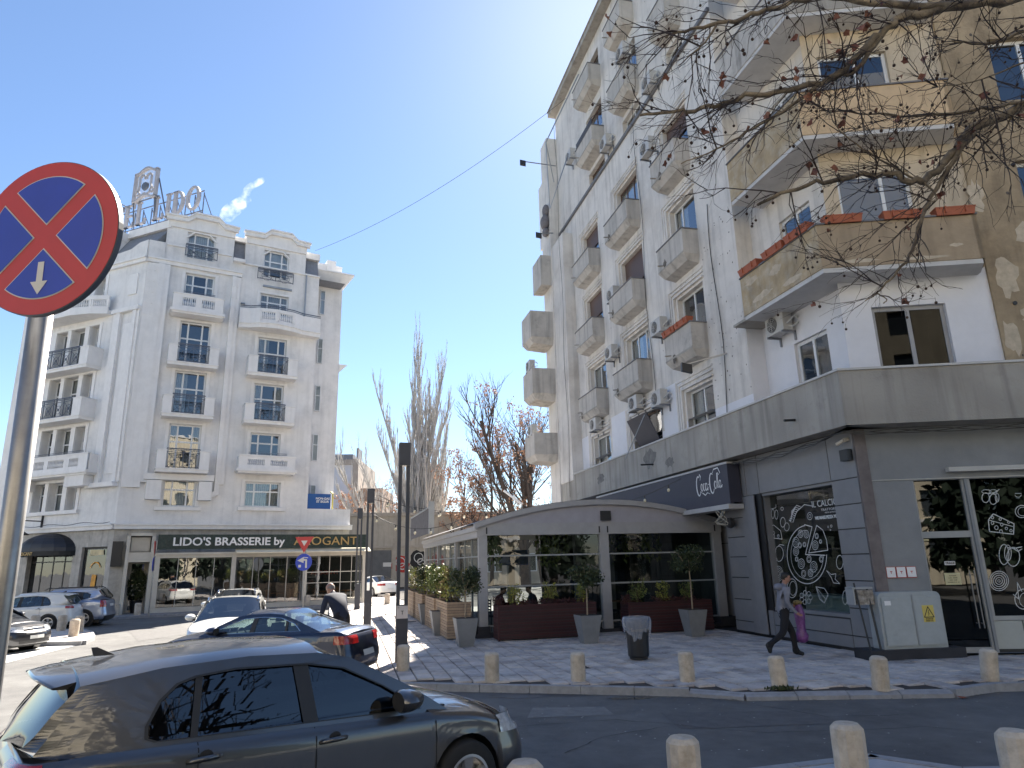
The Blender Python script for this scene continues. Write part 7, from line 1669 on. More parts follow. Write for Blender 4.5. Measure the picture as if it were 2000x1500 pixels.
b = MB(); b.smooth = True; b.ball((.47, .18, .42), .13, 10, 7, (1, .8, .8)); part('bag_contents', b, mat('dark_purple', (.09, .03, .12), .5, .3, 12), pb)
b = MB(); b.smooth = True; b.ball((.44, .18, 1.12), .085, 9, 7, (1.3, .9, .7)); part('vegetables', b, mat('vegetable_mix', (.30, .20, .07), .7, .5, 25, col2=(.07, .08, .03), c2=.5, c2scale=22), pb)
b = MB(); b.poly([(.38, .2, 1.16), (.50, .15, 1.06), (.47, .15, 1.03), (.36, .2, 1.10)]); part('paper', b, SWH, pb)
# bending man behind the navy saloon
g_ = Vector((-4.3, 17.3, 0))
bp = dict(pelvis=(-.12, 0, .90), waist=(-.02, 0, 1.04), chest=(.14, 0, 1.22), neckb=(.24, 0, 1.32), neck=(.29, 0, 1.36), headc=(.37, 0, 1.44), look=(.85, .15, -.6),
    shR=(.18, -.21, 1.28), elR=(.20, -.27, 1.0), wrR=(.36, -.2, .85), haR=(.43, -.18, .82), shL=(.18, .21, 1.28), elL=(.22, .27, 1.0), wrL=(.4, .2, .88), haL=(.47, .17, .86),
    hipR=(-.1, -.1, .86), knR=(.02, -.11, .47), anR=(-.06, -.11, .09), toeR=(.11, -.11, .035), heelR=(-.1, -.11, .05), hipL=(-.1, .1, .86), knL=(.0, .11, .47), anL=(-.06, .11, .09), toeL=(.11, .11, .035), heelL=(-.1, .11, .05))
NAVYC = mat('navy_jacket', (.012, .018, .04), .8, .2, 5)
figure('balding man in a navy jacket bending forward behind the navy saloon', (g_.x, g_.y, ROADZ), pi/2-R(-48), bp, [NAVYC, TRO, mat('pink_skin', (.45, .24, .18), .5, .08, 10), SHOE], bald=True, scale=1.2)
# two diners
sitp = dict(pelvis=(0, 0, .52), waist=(.02, 0, .68), chest=(.08, 0, .90), neckb=(.14, 0, 1.04), neck=(.17, 0, 1.10), headc=(.22, 0, 1.21), look=(1, 0, -.5),
    shR=(.10, -.2, 1.0), elR=(.2, -.26, .78), wrR=(.42, -.12, .80), haR=(.48, -.08, .80), shL=(.10, .2, 1.0), elL=(.2, .26, .78), wrL=(.42, .12, .80), haL=(.48, .08, .80),
    hipR=(.02, -.1, .50), knR=(.45, -.12, .50), anR=(.42, -.12, .10), toeR=(.56, -.12, .04), heelR=(.38, -.12, .05), hipL=(.02, .1, .50), knL=(.45, .12, .50), anL=(.42, .12, .10), toeL=(.56, .12, .04), heelL=(.38, .12, .05))
figure('bearded man in a dark red shirt eating at the left pavilion table', tuple(PV.w(.78, 1.1, .09)), PV.th, sitp, [mat('dark_red_shirt', (.10, .018, .012), .85, .2, 8), TRO, SKIN, SHOE], beard=True)
s2 = dict(sitp); s2['sleeve'] = 'short'; s2['look'] = (1, .4, -.3)
figure('dark haired man in a charcoal tee shirt seated across the pavilion table', tuple(PV.w(2.05, 1.1, .09)), PV.th+pi, s2, [mat('charcoal_shirt', (.03, .033, .045), .9, .2, 8), TRO, SKIN, SHOE])
s3 = dict(wp); 
figure('cook in a pale blue apron leaning behind the pizzeria window', tuple(CC.w(-1.75, 1.5, .35)), CC.th+pi/2+.5, dict(bp), [mat('pale_blue_apron', (.40, .48, .55), .8, .1), TRO, SKIN, SHOE], scale=1.0)
# ================================================================ BACKGROUND BUILDINGS
BF = Fr(gnd(745, 1148), 82)
BW = mat('beige_street_wall', (.46, .41, .34), .9, .12, 1.2, .2, 15, streak=.3)
bgb = thing('street_end_building', 'low beige building with pilasters and painted wall closing the street', 'building', BF.P)
zt = BF.px(850, 1000)[1]
b = MB(); b.box(-9, 26, 0, 12, 0, zt); part('wall', b, BW, bgb, fr=BF)
b = MB()
for x in (-6, -2.5, 1.0, 4.6, 8.2, 12): b.box(x, x+.35, -.12, 0, 0, zt-.3)
b.box(-9, 26, -.2, 0, zt-.35, zt-.05); b.box(-9, 26, -.14, 0, zt*.52, zt*.55); part('moulding', b, mat('beige_trim', (.42, .37, .31), .9, .15, 2), bgb, fr=BF)
b = MB(); b.box(-2.1, .9, -.05, 0, 0, 3.6); part('dark_gate', b, mat('grey_gate', (.13, .13, .13), .7, .2), bgb, fr=BF)
gr = MB(); r3 = random.Random(2)
for k, (x, z, w_, c_) in enumerate(((1.8, 2.2, 1.6, 0), (3.6, 2.6, 1.6, 1), (5.3, 2.5, 1.5, 2))):
    q = MB(); q.poly([(x+w_*.55*cos(2*pi*j/14)*r3.uniform(.75, 1.1), -.016, z+w_*.6*sin(2*pi*j/14)*r3.uniform(.75, 1.1)) for j in range(14)]); part('wall_painting', q, (mat('paint_red', (.45, .04, .03), .8), mat('paint_black', (.02, .02, .02), .8), mat('paint_red', (.45, .04, .03), .8))[c_], bgb, fr=BF)
    q = MB(); q.stroke(arc(x, z+.2, .45, 0, 360, 12), .08, -.022); q.stroke(arc(x+.2, z-.2, .3, 20, 300, 10), .1, -.022); part('wall_painting', q, SWH, bgb, fr=BF)
q = MB(); q.box(.1, .9, -.08, -.05, 2.0, 2.4); part('notice', q, SWH, bgb, fr=BF)
for x in (7, 10.5, 14, 17.5): window(bgb, BF, x, x+1.6, 1.2, 3.0, y=-.02, cols=(0., .5), fw=.1)
# far building left of the poplar
FF = Fr(gnd(640, 1139), 88); z0 = FF.px(680, 905)[1]; xa_ = FF.px(656, 960)[0]; xb2 = FF.px(688, 960)[0]; xc_ = FF.px(699, 960)[0]
fb = thing('far_building', 'grey pale clad block with rooftop huts just right of the hotel', 'building', FF.P)
b = MB(); b.box(xa_-6, xb2, 0, 12, 0, z0-.2); part('wall', b, mat('pale_clad_wall', (.52, .54, .60), .7, .06, 1), fb, fr=FF)
b = MB(); b.box(xb2, xc_, -.3, 14, 0, z0+.6); b.box(xa_-6, xb2, -.3, 12, z0-.2, z0+.5); part('end_wall', b, mat('brown_grey_wall', (.36, .32, .28), .9, .2, 1), fb, fr=FF)
b = MB(); b.box(xa_-2, xb2-.5, 2, 6, z0+.5, z0+1.6); b.box(xb2+.2, xc_-.3, 1, 4, z0+.6, z0+2.3); part('roof_hut', b, SLATE, fb, fr=FF)
fb2 = thing('brick_building', 'low tan building between the far block and the poplar trunk', 'building', FF.P); x2 = FF.px(745, 960)[0]; z2 = FF.px(720, 952)[1]
b = MB(); b.box(xc_+.1, x2, 1, 12, 0, z2); part('wall', b, mat('tan_wall', (.34, .24, .18), .9, .2, 1), fb2, fr=FF)
# domed church far behind
DF2 = Fr(gnd(840, 1127), 90); t = thing('domed_tower', 'hazy brown domed tower far behind the bare trees', 'tower', DF2.P); s0, zt0 = DF2.px(840, 905); w_ = (DF2.px(870, 940)[0]-DF2.px(812, 940)[0])/2; zb1 = DF2.px(840, 940)[1]
b = MB(); b.lathe([(w_*.95, 0), (w_*.95, zb1)], (s0, 0, 0), 12); part('drum', b, mat('tan_wall', (.34, .24, .18), .9, .2, 1), t, rot=DF2.th); b = MB(); b.lathe([(w_, zb1), (w_*.9, zb1+(zt0-zb1)*.4), (w_*.55, zb1+(zt0-zb1)*.8), (w_*.15, zt0)], (s0, 0, 0), 12); part('dome', b, mat('dark_dome', (.12, .09, .10), .8), t, rot=DF2.th)
# building and pavement behind the photographer (seen only in reflections)
for k, (az_, dist, off_, L_, H_, lab) in enumerate(((95, -16, 0, 60, 22, 'long sunlit cream apartment block on the street behind the camera'), (10, 0, 0, 0, 0, ''))):
    if not lab: continue
    f_ = Fr((-34, -27), 84); t = thing('reflected_building', lab, 'building', f_.P)
    b = MB(); hs = [(x, x+1.6, z, z+1.9) for x in [2+3.6*q for q in range(16)] for z in [1.2+3.4*q for q in range(6)]]
    b2 = MB(); wall(b2, 0, L_, 0, H_, hs, 0, .3); b2.v = [(x, -y, z) for x, y, z in b2.v]; part('wall', b2, mat('cream_sunlit_render', (.62, .55, .42), .9, .12, 1, streak=.2), t, fr=f_)
    b = MB(); b.box(.2, L_-.2, -12, -.32, 0, H_-.2); part('inner_core', b, mat('dark_pane_block', (.05, .06, .07), .15), t, fr=f_)
    b = MB(); [b.box(0, L_, 0, .25, z, z+.2) for z in (4.2, 11, H_)]; part('cornice', b, HT, t, fr=f_)
rf_ = Fr((-52, 8), 40); t = thing('side_street_building', 'pale five storey house along the left side of the street outside the view', 'building', rf_.P); b = MB(); wall(b, -30, 12, 0, 17, [(x, x+1.5, z, z+1.9) for x in range(-28, 10, 4) for z in (1.5, 5, 8.5, 12)], 0, .3); b.box(-30, 12, .35, 10, 0, 16.9); part('wall', b, HW, t, fr=rf_)
# pale mast/rod and mesh screen behind the pavilion
q = MB(); p0 = gnd(982, 955, 6.2); f_ = Fr(PV.w(3, 15, 0), 80); a_ = f_.px(984, 958); c_ = f_.px(1020, 985); q.tube([tuple(f_.w(a_[0], 0, a_[1])), tuple(f_.w(c_[0], 0, c_[1]))], .07, 6); single('white_pole', q, LET, 'slanting white pole above the pavilion roof in front of the dark tree', 'pole')
f_ = Fr(PV.w(-.3, 13, 0), 166.1-180+0); sc_ = thing('roof_screen', 'grey wire mesh screen with a white post standing above the pavilion roof', 'screen', PV.w(-.6, 9.5, 0), PV.th-pi/2)
b = MB(); b.box(-4.5, 3.0, 0, .03, 3.35, 4.35); part('mesh', b, mat('grey_mesh', (.13, .125, .13), .8, .35, 6), sc_); b = MB(); b.box(3.0, 3.2, -.1, .1, 3.3, 4.55); part('post', b, GF, sc_); b = MB(); b.box(-4.6, 3.0, -.03, .06, 4.35, 4.41); b.box(-4.6, -4.5, -.03, .06, 3.3, 4.41); part('rim', b, GF, sc_)
# ================================================================ TREES
def branch_tree(name, lab, loc, seed, H, spread, m_, trunk_h, r0, levels=4, kids=(5, 5, 5, 4), up=.5, first=None, droop=0, twigr=.02, cat='tree', leaf=None, group=None, lfr=(.35, .6), base_ang=.6, leafn=0, leafsz=.2):
    rnd = random.Random(seed); t = thing(name, lab, cat, loc, 0, group); wood = MB(); tips = []
    def grow(p, d, L, r, lv):
        n = 4 if lv < 2 else 3; pts = [p]; rr = [r]; dd = d.copy()
        for k in range(n):
            dd = (dd+Vector((rnd.uniform(-1, 1), rnd.uniform(-1, 1), rnd.uniform(-.6, 1)*1.0))*.13+Vector((0, 0, up*.12))).normalized(); pts.append(pts[-1]+dd*L/n); rr.append(r*(1-.62*(k+1)/n))
        wood.tube([tuple(q) for q in pts], rr, 6 if lv == 0 else (4 if lv == 1 else 3), False)
        if lv >= levels-1: tips.append(pts); return
        nk = kids[min(lv, len(kids)-1)]
        for k in range(nk):
            t_ = rnd.uniform(.25, 1) if lv > 0 else rnd.uniform(trunk_h, 1); i = min(n-1, int(t_*n)); q = pts[i].lerp(pts[i+1], t_*n-i)
            a = rnd.uniform(0, 2*pi); ax = dd.orthogonal().normalized(); ax = Matrix.Rotation(a, 3, dd) @ ax
            ang = base_ang*rnd.uniform(.6, 1.25)*(1.0 if lv else .9); d2 = (dd*cos(ang)+ax*sin(ang)).normalized(); d2 = (d2+Vector((0, 0, up*.35))).normalized()
            grow(q, d2, L*rnd.uniform(*lfr)*(1.1-.35*t_), rr[i]*.55+.0, lv+1)
    (first or (lambda g: g(Vector((0, 0, 0)), Vector((0, 0, 1)), H, r0, 0)))(grow)
    part('branches', wood, m_, t)
    if leaf:
        b = MB(); per = max(1, leafn//max(1, len(tips)))
        for pts in tips:
            for _ in range(per): leaves(b, rnd, 1, lambda: pts[rnd.randrange(1, len(pts))]+Vector((rnd.uniform(-.15, .15), rnd.uniform(-.15, .15), rnd.uniform(-.15, .15))), leafsz, .8)
        part('leaves', b, leaf, t)
    return t
PALEB = mat('pale_grey_bark', (.50, .48, .455), .9, .25, 2); DARKB = mat('dark_bark', (.10, .08, .07), .9, .25, 3); BRL = mat('backlit_dry_leaves', (.60, .38, .25), .8, .25, 3, col2=(.45, .25, .16), c2=.5, c2scale=2)  # dry leaf colour raised to stand for backlight shining through
def poplar(grow):
    rnd = random.Random(5)
    for k in range(26):
        a = rnd.uniform(0, 2*pi); tl = rnd.uniform(.02, .55); L = 27.5*(1-.95*tl)*rnd.uniform(.75, 1.0); d = Vector((cos(a)*tl, sin(a)*tl*.6, 1)).normalized()
        grow(Vector((rnd.uniform(-.3, .3), 0, 1.0)), d, L, .2, 0)
def put(px_, D): r_ = ray(px_, 1100); k = D/r_.y; return (r_.x*k, D, 0)
branch_tree('poplar_tree', 'tall pale bare poplar with many upright branches beyond the end of the street', put(822, 76), 3, 26, 1, PALEB, .1, .3, levels=3, kids=(46, 10), up=1.1, first=poplar, base_ang=.30, lfr=(.16, .26), twigr=.02)
def side(grow): [grow(Vector((0, 0, 1)), Vector(q).normalized(), l_, .2, 0) for q, l_ in (((-.75, 0, .75), 15), ((-.55, .2, .8), 14), ((-.9, -.1, .6), 11))]
branch_tree('leaning_poplar', 'smaller pale bare tree leaning left towards the far block', put(800, 74), 9, 15, 1, PALEB, .2, .2, levels=3, kids=(22, 8), up=.8, first=side, base_ang=.5, lfr=(.2, .38))
def fork(grow):
    for d, L, r in (((-.30, 0, 1), 12.5, .34), ((.30, 0, 1), 11, .30), ((-.02, .2, 1), 10, .24), ((-.75, 0, .8), 8, .16), ((.7, 0, .8), 8, .16), ((-.5, .3, 1), 9, .14)): grow(Vector((0, 0, 3.0)), Vector(d).normalized(), L, r, 0)
    
dt = branch_tree('forked_tree', 'dark bare forked tree with upswept twigs right of the poplar', put(1025, 62), 12, 16, 1, DARKB, .25, .4, levels=4, kids=(10, 7, 4), up=.55, first=fork, base_ang=.62, lfr=(.36, .56))
b = MB(); b.tube([(0, 0, 0), (0, 0, 3.2)], [.55, .42], 8); part('trunk', b, DARKB, dt)
for k, (px_, D, H_, n_) in enumerate(((700, 84, 9, 2600), (900, 70, 10, 2200), (960, 66, 11, 3600), (1060, 60, 12, 3000), (770, 88, 9, 2000), (860, 86, 10, 2000), (1005, 74, 12, 2600))):
    branch_tree('autumn_tree', ('low russet leaved tree by the tan building', 'russet leaved tree under the poplar right side', 'russet leaved tree between the poplar and the forked tree', 'russet leaved tree touching the apartment block edge', 'low russet leaved tree left of the poplar trunk', 'low russet tree behind the poplar trunk', 'tall russet leaved tree behind the forked tree')[k], put(px_, D), 40+k, H_, 1, DARKB, .2, .2, levels=4, kids=(9, 6, 4), up=.3, base_ang=.8, lfr=(.4, .6), leaf=BRL, leafn=int(n_*(.5 if k in (3, 6) else .7)), leafsz=.24, group='russet trees beyond the street end')
# plane tree: trunk right of the frame, big limbs reaching over the view
PB = mat('plane_bark', (.30, .24, .16), .85, .35, 3, .3, 30, col2=(.09, .07, .055), c2=.5, c2scale=4); PTW = mat('plane_twig', (.045, .032, .028), .85, .3, 6); LEAFR = mat('red_brown_leaf', (.17, .06, .04), .7, .35, 8, col2=(.26, .12, .07), c2=.55, c2scale=4); BALL = mat('seed_ball', (.05, .03, .022), .9, .3, 30)
pt = thing('plane_tree', 'plane tree reaching in from the right with bare limbs, seed balls and dry leaves', 'tree', (9.5, 5.5, 0))
PT0 = Vector((9.5, 5.5, 0))
def pp(x, y, D): r_ = ray(x, y); r_ = r_*(D); return Vector((0, 0, CAMH))+r_-PT0
rnd = random.Random(77)
limbs = [ # (photo x, y, distance along the view), radius
 ([(2150, 130, 9.0), (2000, 205, 8.8), (1900, 255, 8.6), (1850, 310, 8.5), (1795, 355, 8.4), (1740, 340, 8.4), (1650, 348, 8.4), (1560, 365, 8.3), (1480, 400, 8.3)], .085),
 ([(1900, 262, 8.6), (1870, 300, 8.5), (1820, 385, 8.4), (1800, 430, 8.3), (1775, 500, 8.3), (1740, 545, 8.2), (1710, 575, 8.2)], .045),
 ([(1710, 575, 8.2), (1690, 588, 8.2)], .014), ([(1712, 573, 8.2), (1732, 585, 8.2), (1725, 592, 8.2)], .012),
 ([(2150, -60, 8.2), (1960, 0, 8.0), (1850, 15, 7.9), (1760, 40, 7.8), (1720, 65, 7.8), (1660, 125, 7.8), (1600, 165, 7.8), (1500, 180, 7.9), (1400, 205, 8.0), (1330, 215, 8.1), (1250, 225, 8.2)], .08),
 ([(1600, 165, 7.8), (1540, 210, 7.8), (1470, 250, 7.8), (1400, 290, 7.9), (1330, 320, 8.0)], .03),
 ([(1850, 15, 7.9), (1700, 5, 7.7), (1590, -5, 7.6), (1500, 20, 7.6), (1420, 45, 7.6), (1350, 55, 7.7), (1300, 75, 7.8)], .055),
 ([(1400, 50, 7.6), (1370, 90, 7.6), (1325, 128, 7.6)], .02),
 ([(2100, 170, 8.8), (1990, 200, 8.7), (1900, 215, 8.6), (1800, 225, 8.6), (1700, 222, 8.6), (1600, 216, 8.6)], .035),
 ([(2100, 20, 8.4), (2000, 60, 8.3), (1930, 85, 8.3), (1860, 80, 8.2)], .04),
 ([(1720, 65, 7.8), (1680, 130, 7.8), (1640, 150, 7.8), (1590, 165, 7.8)], .04),
 ([(1795, 355, 8.4), (1700, 300, 8.4), (1640, 255, 8.4), (1620, 215, 8.4)], .018),
 ([(1800, 350, 8.4), (1830, 385, 8.3), (1815, 395, 8.3)], .02),
 ([(1990, 200, 8.7), (1960, 260, 8.7), (1930, 300, 8.6)], .02), ([(2060, 100, 8.3), (1980, 130, 8.2), (1900, 160, 8.2), (1820, 170, 8.2)], .02)]
wood = MB(); tw = MB(); wood.smooth = True; lf = MB(); bl = []
def twig(p, d, L, r, lv):
    n = 4; pts = [p]; dd = d.copy()
    for k in range(n): dd = (dd+Vector((rnd.uniform(-1, 1), rnd.uniform(-1, 1), rnd.uniform(-1, .9)))*.28).normalized(); pts.append(pts[-1]+dd*L/n)
    tw.tube([tuple(q) for q in pts], [r*(1-.55*k/n) for k in range(n+1)], 3, False)
    if lv > 0:
        for k in range(rnd.randrange(2, 5)):
            i = rnd.randrange(1, n+1); a = Vector((rnd.uniform(-1, 1), rnd.uniform(-1, 1), rnd.uniform(-1, 1))); twig(pts[i], (dd*1.0+a*.8).normalized(), L*rnd.uniform(.4, .7), r*.6, lv-1)
    if rnd.random() < .11: bl.append(pts[-1]+Vector((0, 0, -.05)))
    if rnd.random() < .028:
        c = pts[-1]; w_ = rnd.uniform(.035, .07); a = Vector((rnd.uniform(-1, 1), rnd.uniform(-1, 1), -.8)).normalized(); s_ = a.orthogonal().normalized(); s_ = Matrix.Rotation(rnd.uniform(0, 6.28), 3, a) @ s_; nrm_ = a.cross(s_)
        outl = []
        for q in range(10): an = 2*pi*q/10; rr = w_*(rnd.uniform(.8, 1.1) if q % 2 == 0 else rnd.uniform(.55, .75)); outl.append(c+a*(w_*.9+rr*cos(an))+s_*rr*sin(an)+nrm_*(.35*w_*cos(2*an)+rnd.uniform(-.012, .012)))
        lf.poly([tuple(v) for v in outl])
for L_, r0 in limbs:
    P3 = [pp(*q) for q in L_]; P3 = [P3[0]]+P3+[P3[-1]]; S_ = []
    for i in range(1, len(P3)-2):
        for k in range(5):
            t_ = k/5; a, b_, c, d = P3[i-1], P3[i], P3[i+1], P3[i+2]; q = .5*((2*b_)+(c-a)*t_+(2*a-5*b_+4*c-d)*t_*t_+(3*b_-a-3*c+d)*t_**3); S_.append(q+Vector((rnd.uniform(-1, 1), rnd.uniform(-1, 1), rnd.uniform(-1, 1)))*min(.03, r0*.4))
    S_.append(P3[-1]); N_ = len(S_)
    wood.tube([tuple(q) for q in S_], [max(.007, r0*.8*(1-.74*k/(N_-1))) for k in range(N_)], 8 if r0 > .03 else 5)
    tot = sum((S_[k+1]-S_[k]).length for k in range(N_-1)); nt_ = int(tot*(7.0 if r0 > .03 else 5.5))
    for _ in range(nt_):
        i = rnd.randrange(int(N_*.12), N_-1); dd = (S_[i+1]-S_[i]).normalized(); a = Vector((rnd.uniform(-1, 1), rnd.uniform(-.8, .8), rnd.uniform(-1, .9)))
        twig(S_[i], (dd*.9+a).normalized(), rnd.uniform(.35, .95), rnd.uniform(.006, .012), 2)
# trunk and overhead limbs towards the camera
wood.tube([(0, 0, -.1), (0, .1, 2.5), (-.1, .3, 4.5), tuple(pp(2150, 130, 9.0))], [.32, .26, .22, .10], 12); wood.tube([(-.1, .3, 4.5), (0, .5, 6.5), tuple(pp(2150, -60, 8.2))], [.2, .15, .085], 10); wood.tube([(0, .5, 6.4), tuple(pp(2100, 20, 8.4))], [.1, .045], 8)
for e in ((-4, -3.5, 7.5), (-7, -2, 8.5), (-2, -6, 8.2), (-6, -6.5, 9.0), (3, -3, 9), (-1.5, 1.5, 10.5), (-10, -4.5, 8.5)):
    e = Vector(e); p0 = Vector((0, .5, 6.2)); pts = [p0.lerp(e, k/6)+Vector((rnd.uniform(-.2, .2), rnd.uniform(-.2, .2), .8*sin(pi*k/6)*.6)) for k in range(7)]; wood.tube([tuple(q) for q in pts], [.13*(1-.75*k/6) for k in range(7)], 7)
    for _ in range(26): i = rnd.randrange(1, 6); twig(pts[i].lerp(pts[i+1], rnd.random()), Vector((rnd.uniform(-1, 1), rnd.uniform(-1, 1), rnd.uniform(-.6, .8))).normalized(), rnd.uniform(.7, 1.7), .012, 2)
part('limbs', wood, PB, pt); o = part('twigs', tw, PTW, pt); o['kind'] = 'stuff'; o = part('leaves', lf, LEAFR, pt); o['kind'] = 'stuff'
b = MB(); [b.ball(tuple(p), rnd.uniform(.014, .021), 6, 4) for p in bl]; [b.tube([tuple(p), tuple(p+Vector((0, 0, .07)))], .0018, 3, False) for p in bl]; o = part('seed_balls', b, BALL, pt); o['kind'] = 'stuff'
# a second bare street tree on the left behind the camera (reflected in the car)
branch_tree('street_tree', 'bare street tree beside the near car outside the view, seen in reflections', (6.4, -1.8, 0), 71, 8.5, 1, mat('dark_bark_near', (.05, .04, .035), .9), .3, .24, levels=4, kids=(13, 8, 6), up=.1, base_ang=.95, lfr=(.45, .65))
EVG = mat('evergreen_needles', (.02, .035, .02), .8, .3, 3)
for k, (x, y, h) in enumerate(((-1.5, -13, 11), (6, -15, 13), (14, -13, 11), (21, -10, 12), (-14, -18, 10))):  # unseen evergreens, added so door and pavilion glass reflect something dark
    t = thing('added_evergreen', ('dark evergreen behind the camera, second from the west', 'tallest dark evergreen behind the camera', 'dark evergreen behind the camera near the shop side', 'dark evergreen farthest east behind the camera', 'dark evergreen farthest west behind the camera')[k], 'tree', (x, y, 0), 0, 'evergreens behind the camera'); r2 = random.Random(90+k)
    b = MB(); b.tube([(0, 0, 0), (0, 0, h*.9)], [.25, .05], 6); part('trunk', b, DARKB, t); b = MB()
    def f():
        z = r2.uniform(.12, 1); a = r2.uniform(0, 6.28); rr = (1-z)*3.4+.6; rr *= r2.uniform(.5, 1); return (rr*cos(a), rr*sin(a), z*h)
    leaves(b, r2, 2600, f, .8, .5); part('crown', b, EVG, t)
# ================================================================ STRING LIGHTS, WIRES, SMOKE
def sag(a, b_, n, s_): return [a.lerp(b_, k/n)-Vector((0, 0, s_*4*(k/n)*(1-k/n))) for k in range(n+1)]
BULB = mat('pale_bulb', (.75, .68, .5), .2)
def string(pa, pb, n, s_, lab):
    a, b_ = pa, pb; t = thing('string_lights', lab, 'string lights', a); P_ = [q-a for q in sag(a, b_, 24, s_)]; q = MB(); q.tube([tuple(v) for v in P_], .012, 4); part('cable', q, BLACK, t)
    for k in range(n):
        v = P_[int((k+.5)*24/n)]; q = MB(); q.tube([tuple(v), (v.x, v.y, v.z-.1)], .022, 5); o = part('socket', q, BLACK, t); q = MB(); q.smooth = True; q.ball((v.x, v.y, v.z-.16), .05, 7, 5, (1, 1, 1.2)); part('bulb', q, BULB, o)
def fp(fr, x, y, d=0): s_, z = fr.px(x, y, d); return fr.w(s_, d, z)
LF = Fr((-2.8, 17.1), 75.5); L2 = Fr((-5.6, 26.6), 75.5)
string(fp(L2, 728, 975), fp(PV, 1010, 1000, 11), 6, .25, 'string of bulbs from the second lamp over the pavilion roof, upper line')
string(fp(L2, 722, 1000), fp(PV, 905, 1012, 4), 5, .5, 'string of bulbs sagging from the second lamp to the pavilion edge, lower line')
string(fp(L2, 740, 968), fp(PV, 870, 1000, 12), 4, .2, 'string of bulbs above the mesh screen at the far roof')
string(fp(PV, 1160, 1000, 3), fp(CC, 1330, 935, -1.6), 4, .1, 'string of bulbs in front of the dark awning fascia')
q = MB(); a = fp(CC, 1105, 192, -.6); b_ = HA.w(10, 1, 23.3); q.tube([tuple(v) for v in sag(a, b_, 30, .9)], .011, 4); single('overhead_wire', q, BLACK, 'thin wire crossing the sky from the apartment roof towards the hotel', 'wire')
# white steam from the hotel chimney
st = MB(); rs6 = random.Random(6); c0 = HA.w(4.5, 1.6, 24.0)
sm = bpy.data.materials.new('steam'); sm.use_nodes = True; n_ = sm.node_tree.nodes; l_ = sm.node_tree.links; n_.clear(); o_ = n_.new('ShaderNodeOutputMaterial'); v_ = n_.new('ShaderNodeVolumePrincipled'); v_.inputs['Color'].default_value = (1, 1, 1, 1)
nz = n_.new('ShaderNodeTexNoise'); nz.inputs['Scale'].default_value = 1.6; nz.inputs['Detail'].default_value = 5; ge = n_.new('ShaderNodeTexCoord'); l_.new(ge.outputs['Object'], nz.inputs['Vector']); mr_ = n_.new('ShaderNodeMapRange'); mr_.inputs[1].default_value = .46; mr_.inputs[2].default_value = .78; mr_.inputs[3].default_value = 0; mr_.inputs[4].default_value = 1.0
l_.new(nz.outputs[0], mr_.inputs[0]); l_.new(mr_.outputs[0], v_.inputs['Density']); l_.new(v_.outputs[0], o_.inputs['Volume'])
HC = HA.off(0, 1.6)
tk = thing('chimney_steam', 'small puff of white steam drifting up from the hotel chimney', 'steam', c0); tk['kind'] = 'stuff'
spine = [(440, 432, .30), (448, 420, .42), (455, 410, .52), (462, 402, .55), (470, 394, .46), (477, 385, .28), (482, 374, .22), (488, 366, .26), (496, 361, .32), (504, 356, .30), (511, 349, .18)]
b = MB(); b.smooth = True; prev = None; rows = []
for x, y, r_ in spine: q = fp(HC, x, y)-c0; rows.append([tuple(q+Vector((cos(2*pi*k/12)*r_*1.5, sin(2*pi*k/12)*r_*1.5, sin(2*pi*k/12+.8)*r_*.5))) for k in range(12)])
for r1, r2_ in zip(rows, rows[1:]):
    pass
I = [b.vs(r_) for r_ in rows]
for a_, c_ in zip(I, I[1:]): [b.face([a_[k], a_[(k+1) % 12], c_[(k+1) % 12], c_[k]]) for k in range(12)]
b.face(I[0][::-1]); b.face(I[-1]); part('puff', b, sm, tk)

# ================================================================ WEAR AND LITTER
r8 = random.Random(21)
def road_poly(name, pts, m, lift=.004): b = MB(); b.poly([tuple(gnd(x, y, ROADZ+lift)) for x, y in pts]); return part(name, b, m, roadparts)
road_poly('asphalt_patch', [(1290, 1392), (1560, 1388), (1650, 1412), (1330, 1424)], mat('old_asphalt', (.115, .112, .112), .85, .2, 6, .5, 200))
road_poly('asphalt_patch', [(1040, 1382), (1180, 1380), (1200, 1396), (1030, 1402)], mat('new_asphalt', (.19, .185, .18), .85, .2, 6, .5, 200))
road_poly('asphalt_patch', [(250, 1232), (350, 1222), (390, 1236), (270, 1252)], mat('old_asphalt', (.115, .112, .112), .85, .2, 6, .5, 200), .006)
def crack(pts, w_=.012):
    b = MB(); P_ = [gnd(x, y, ROADZ+.005) for x, y in pts]; Q = []
    for a, c in zip(P_, P_[1:]):
        for k in range(7): q = a.lerp(c, k/7); Q.append((q.x+r8.uniform(-.03, .03), q.y+r8.uniform(-.03, .03)))
    for i in range(len(Q)-1): b.stroke([Q[i], Q[i+1]], w_*r8.uniform(.5, 1.3), 0, fn=lambda x, y: (x, y, ROADZ+.0085))
    part('crack', b, mat('crack_black', (.03, .03, .03), .9), roadparts)
for c in ([(1000, 1420), (1200, 1405), (1500, 1432), (1800, 1420), (2050, 1440)], [(1480, 1378), (1620, 1400), (1780, 1396)], [(200, 1262), (420, 1238), (600, 1230)], [(1100, 1470), (1180, 1440), (1320, 1415)]): crack(c)
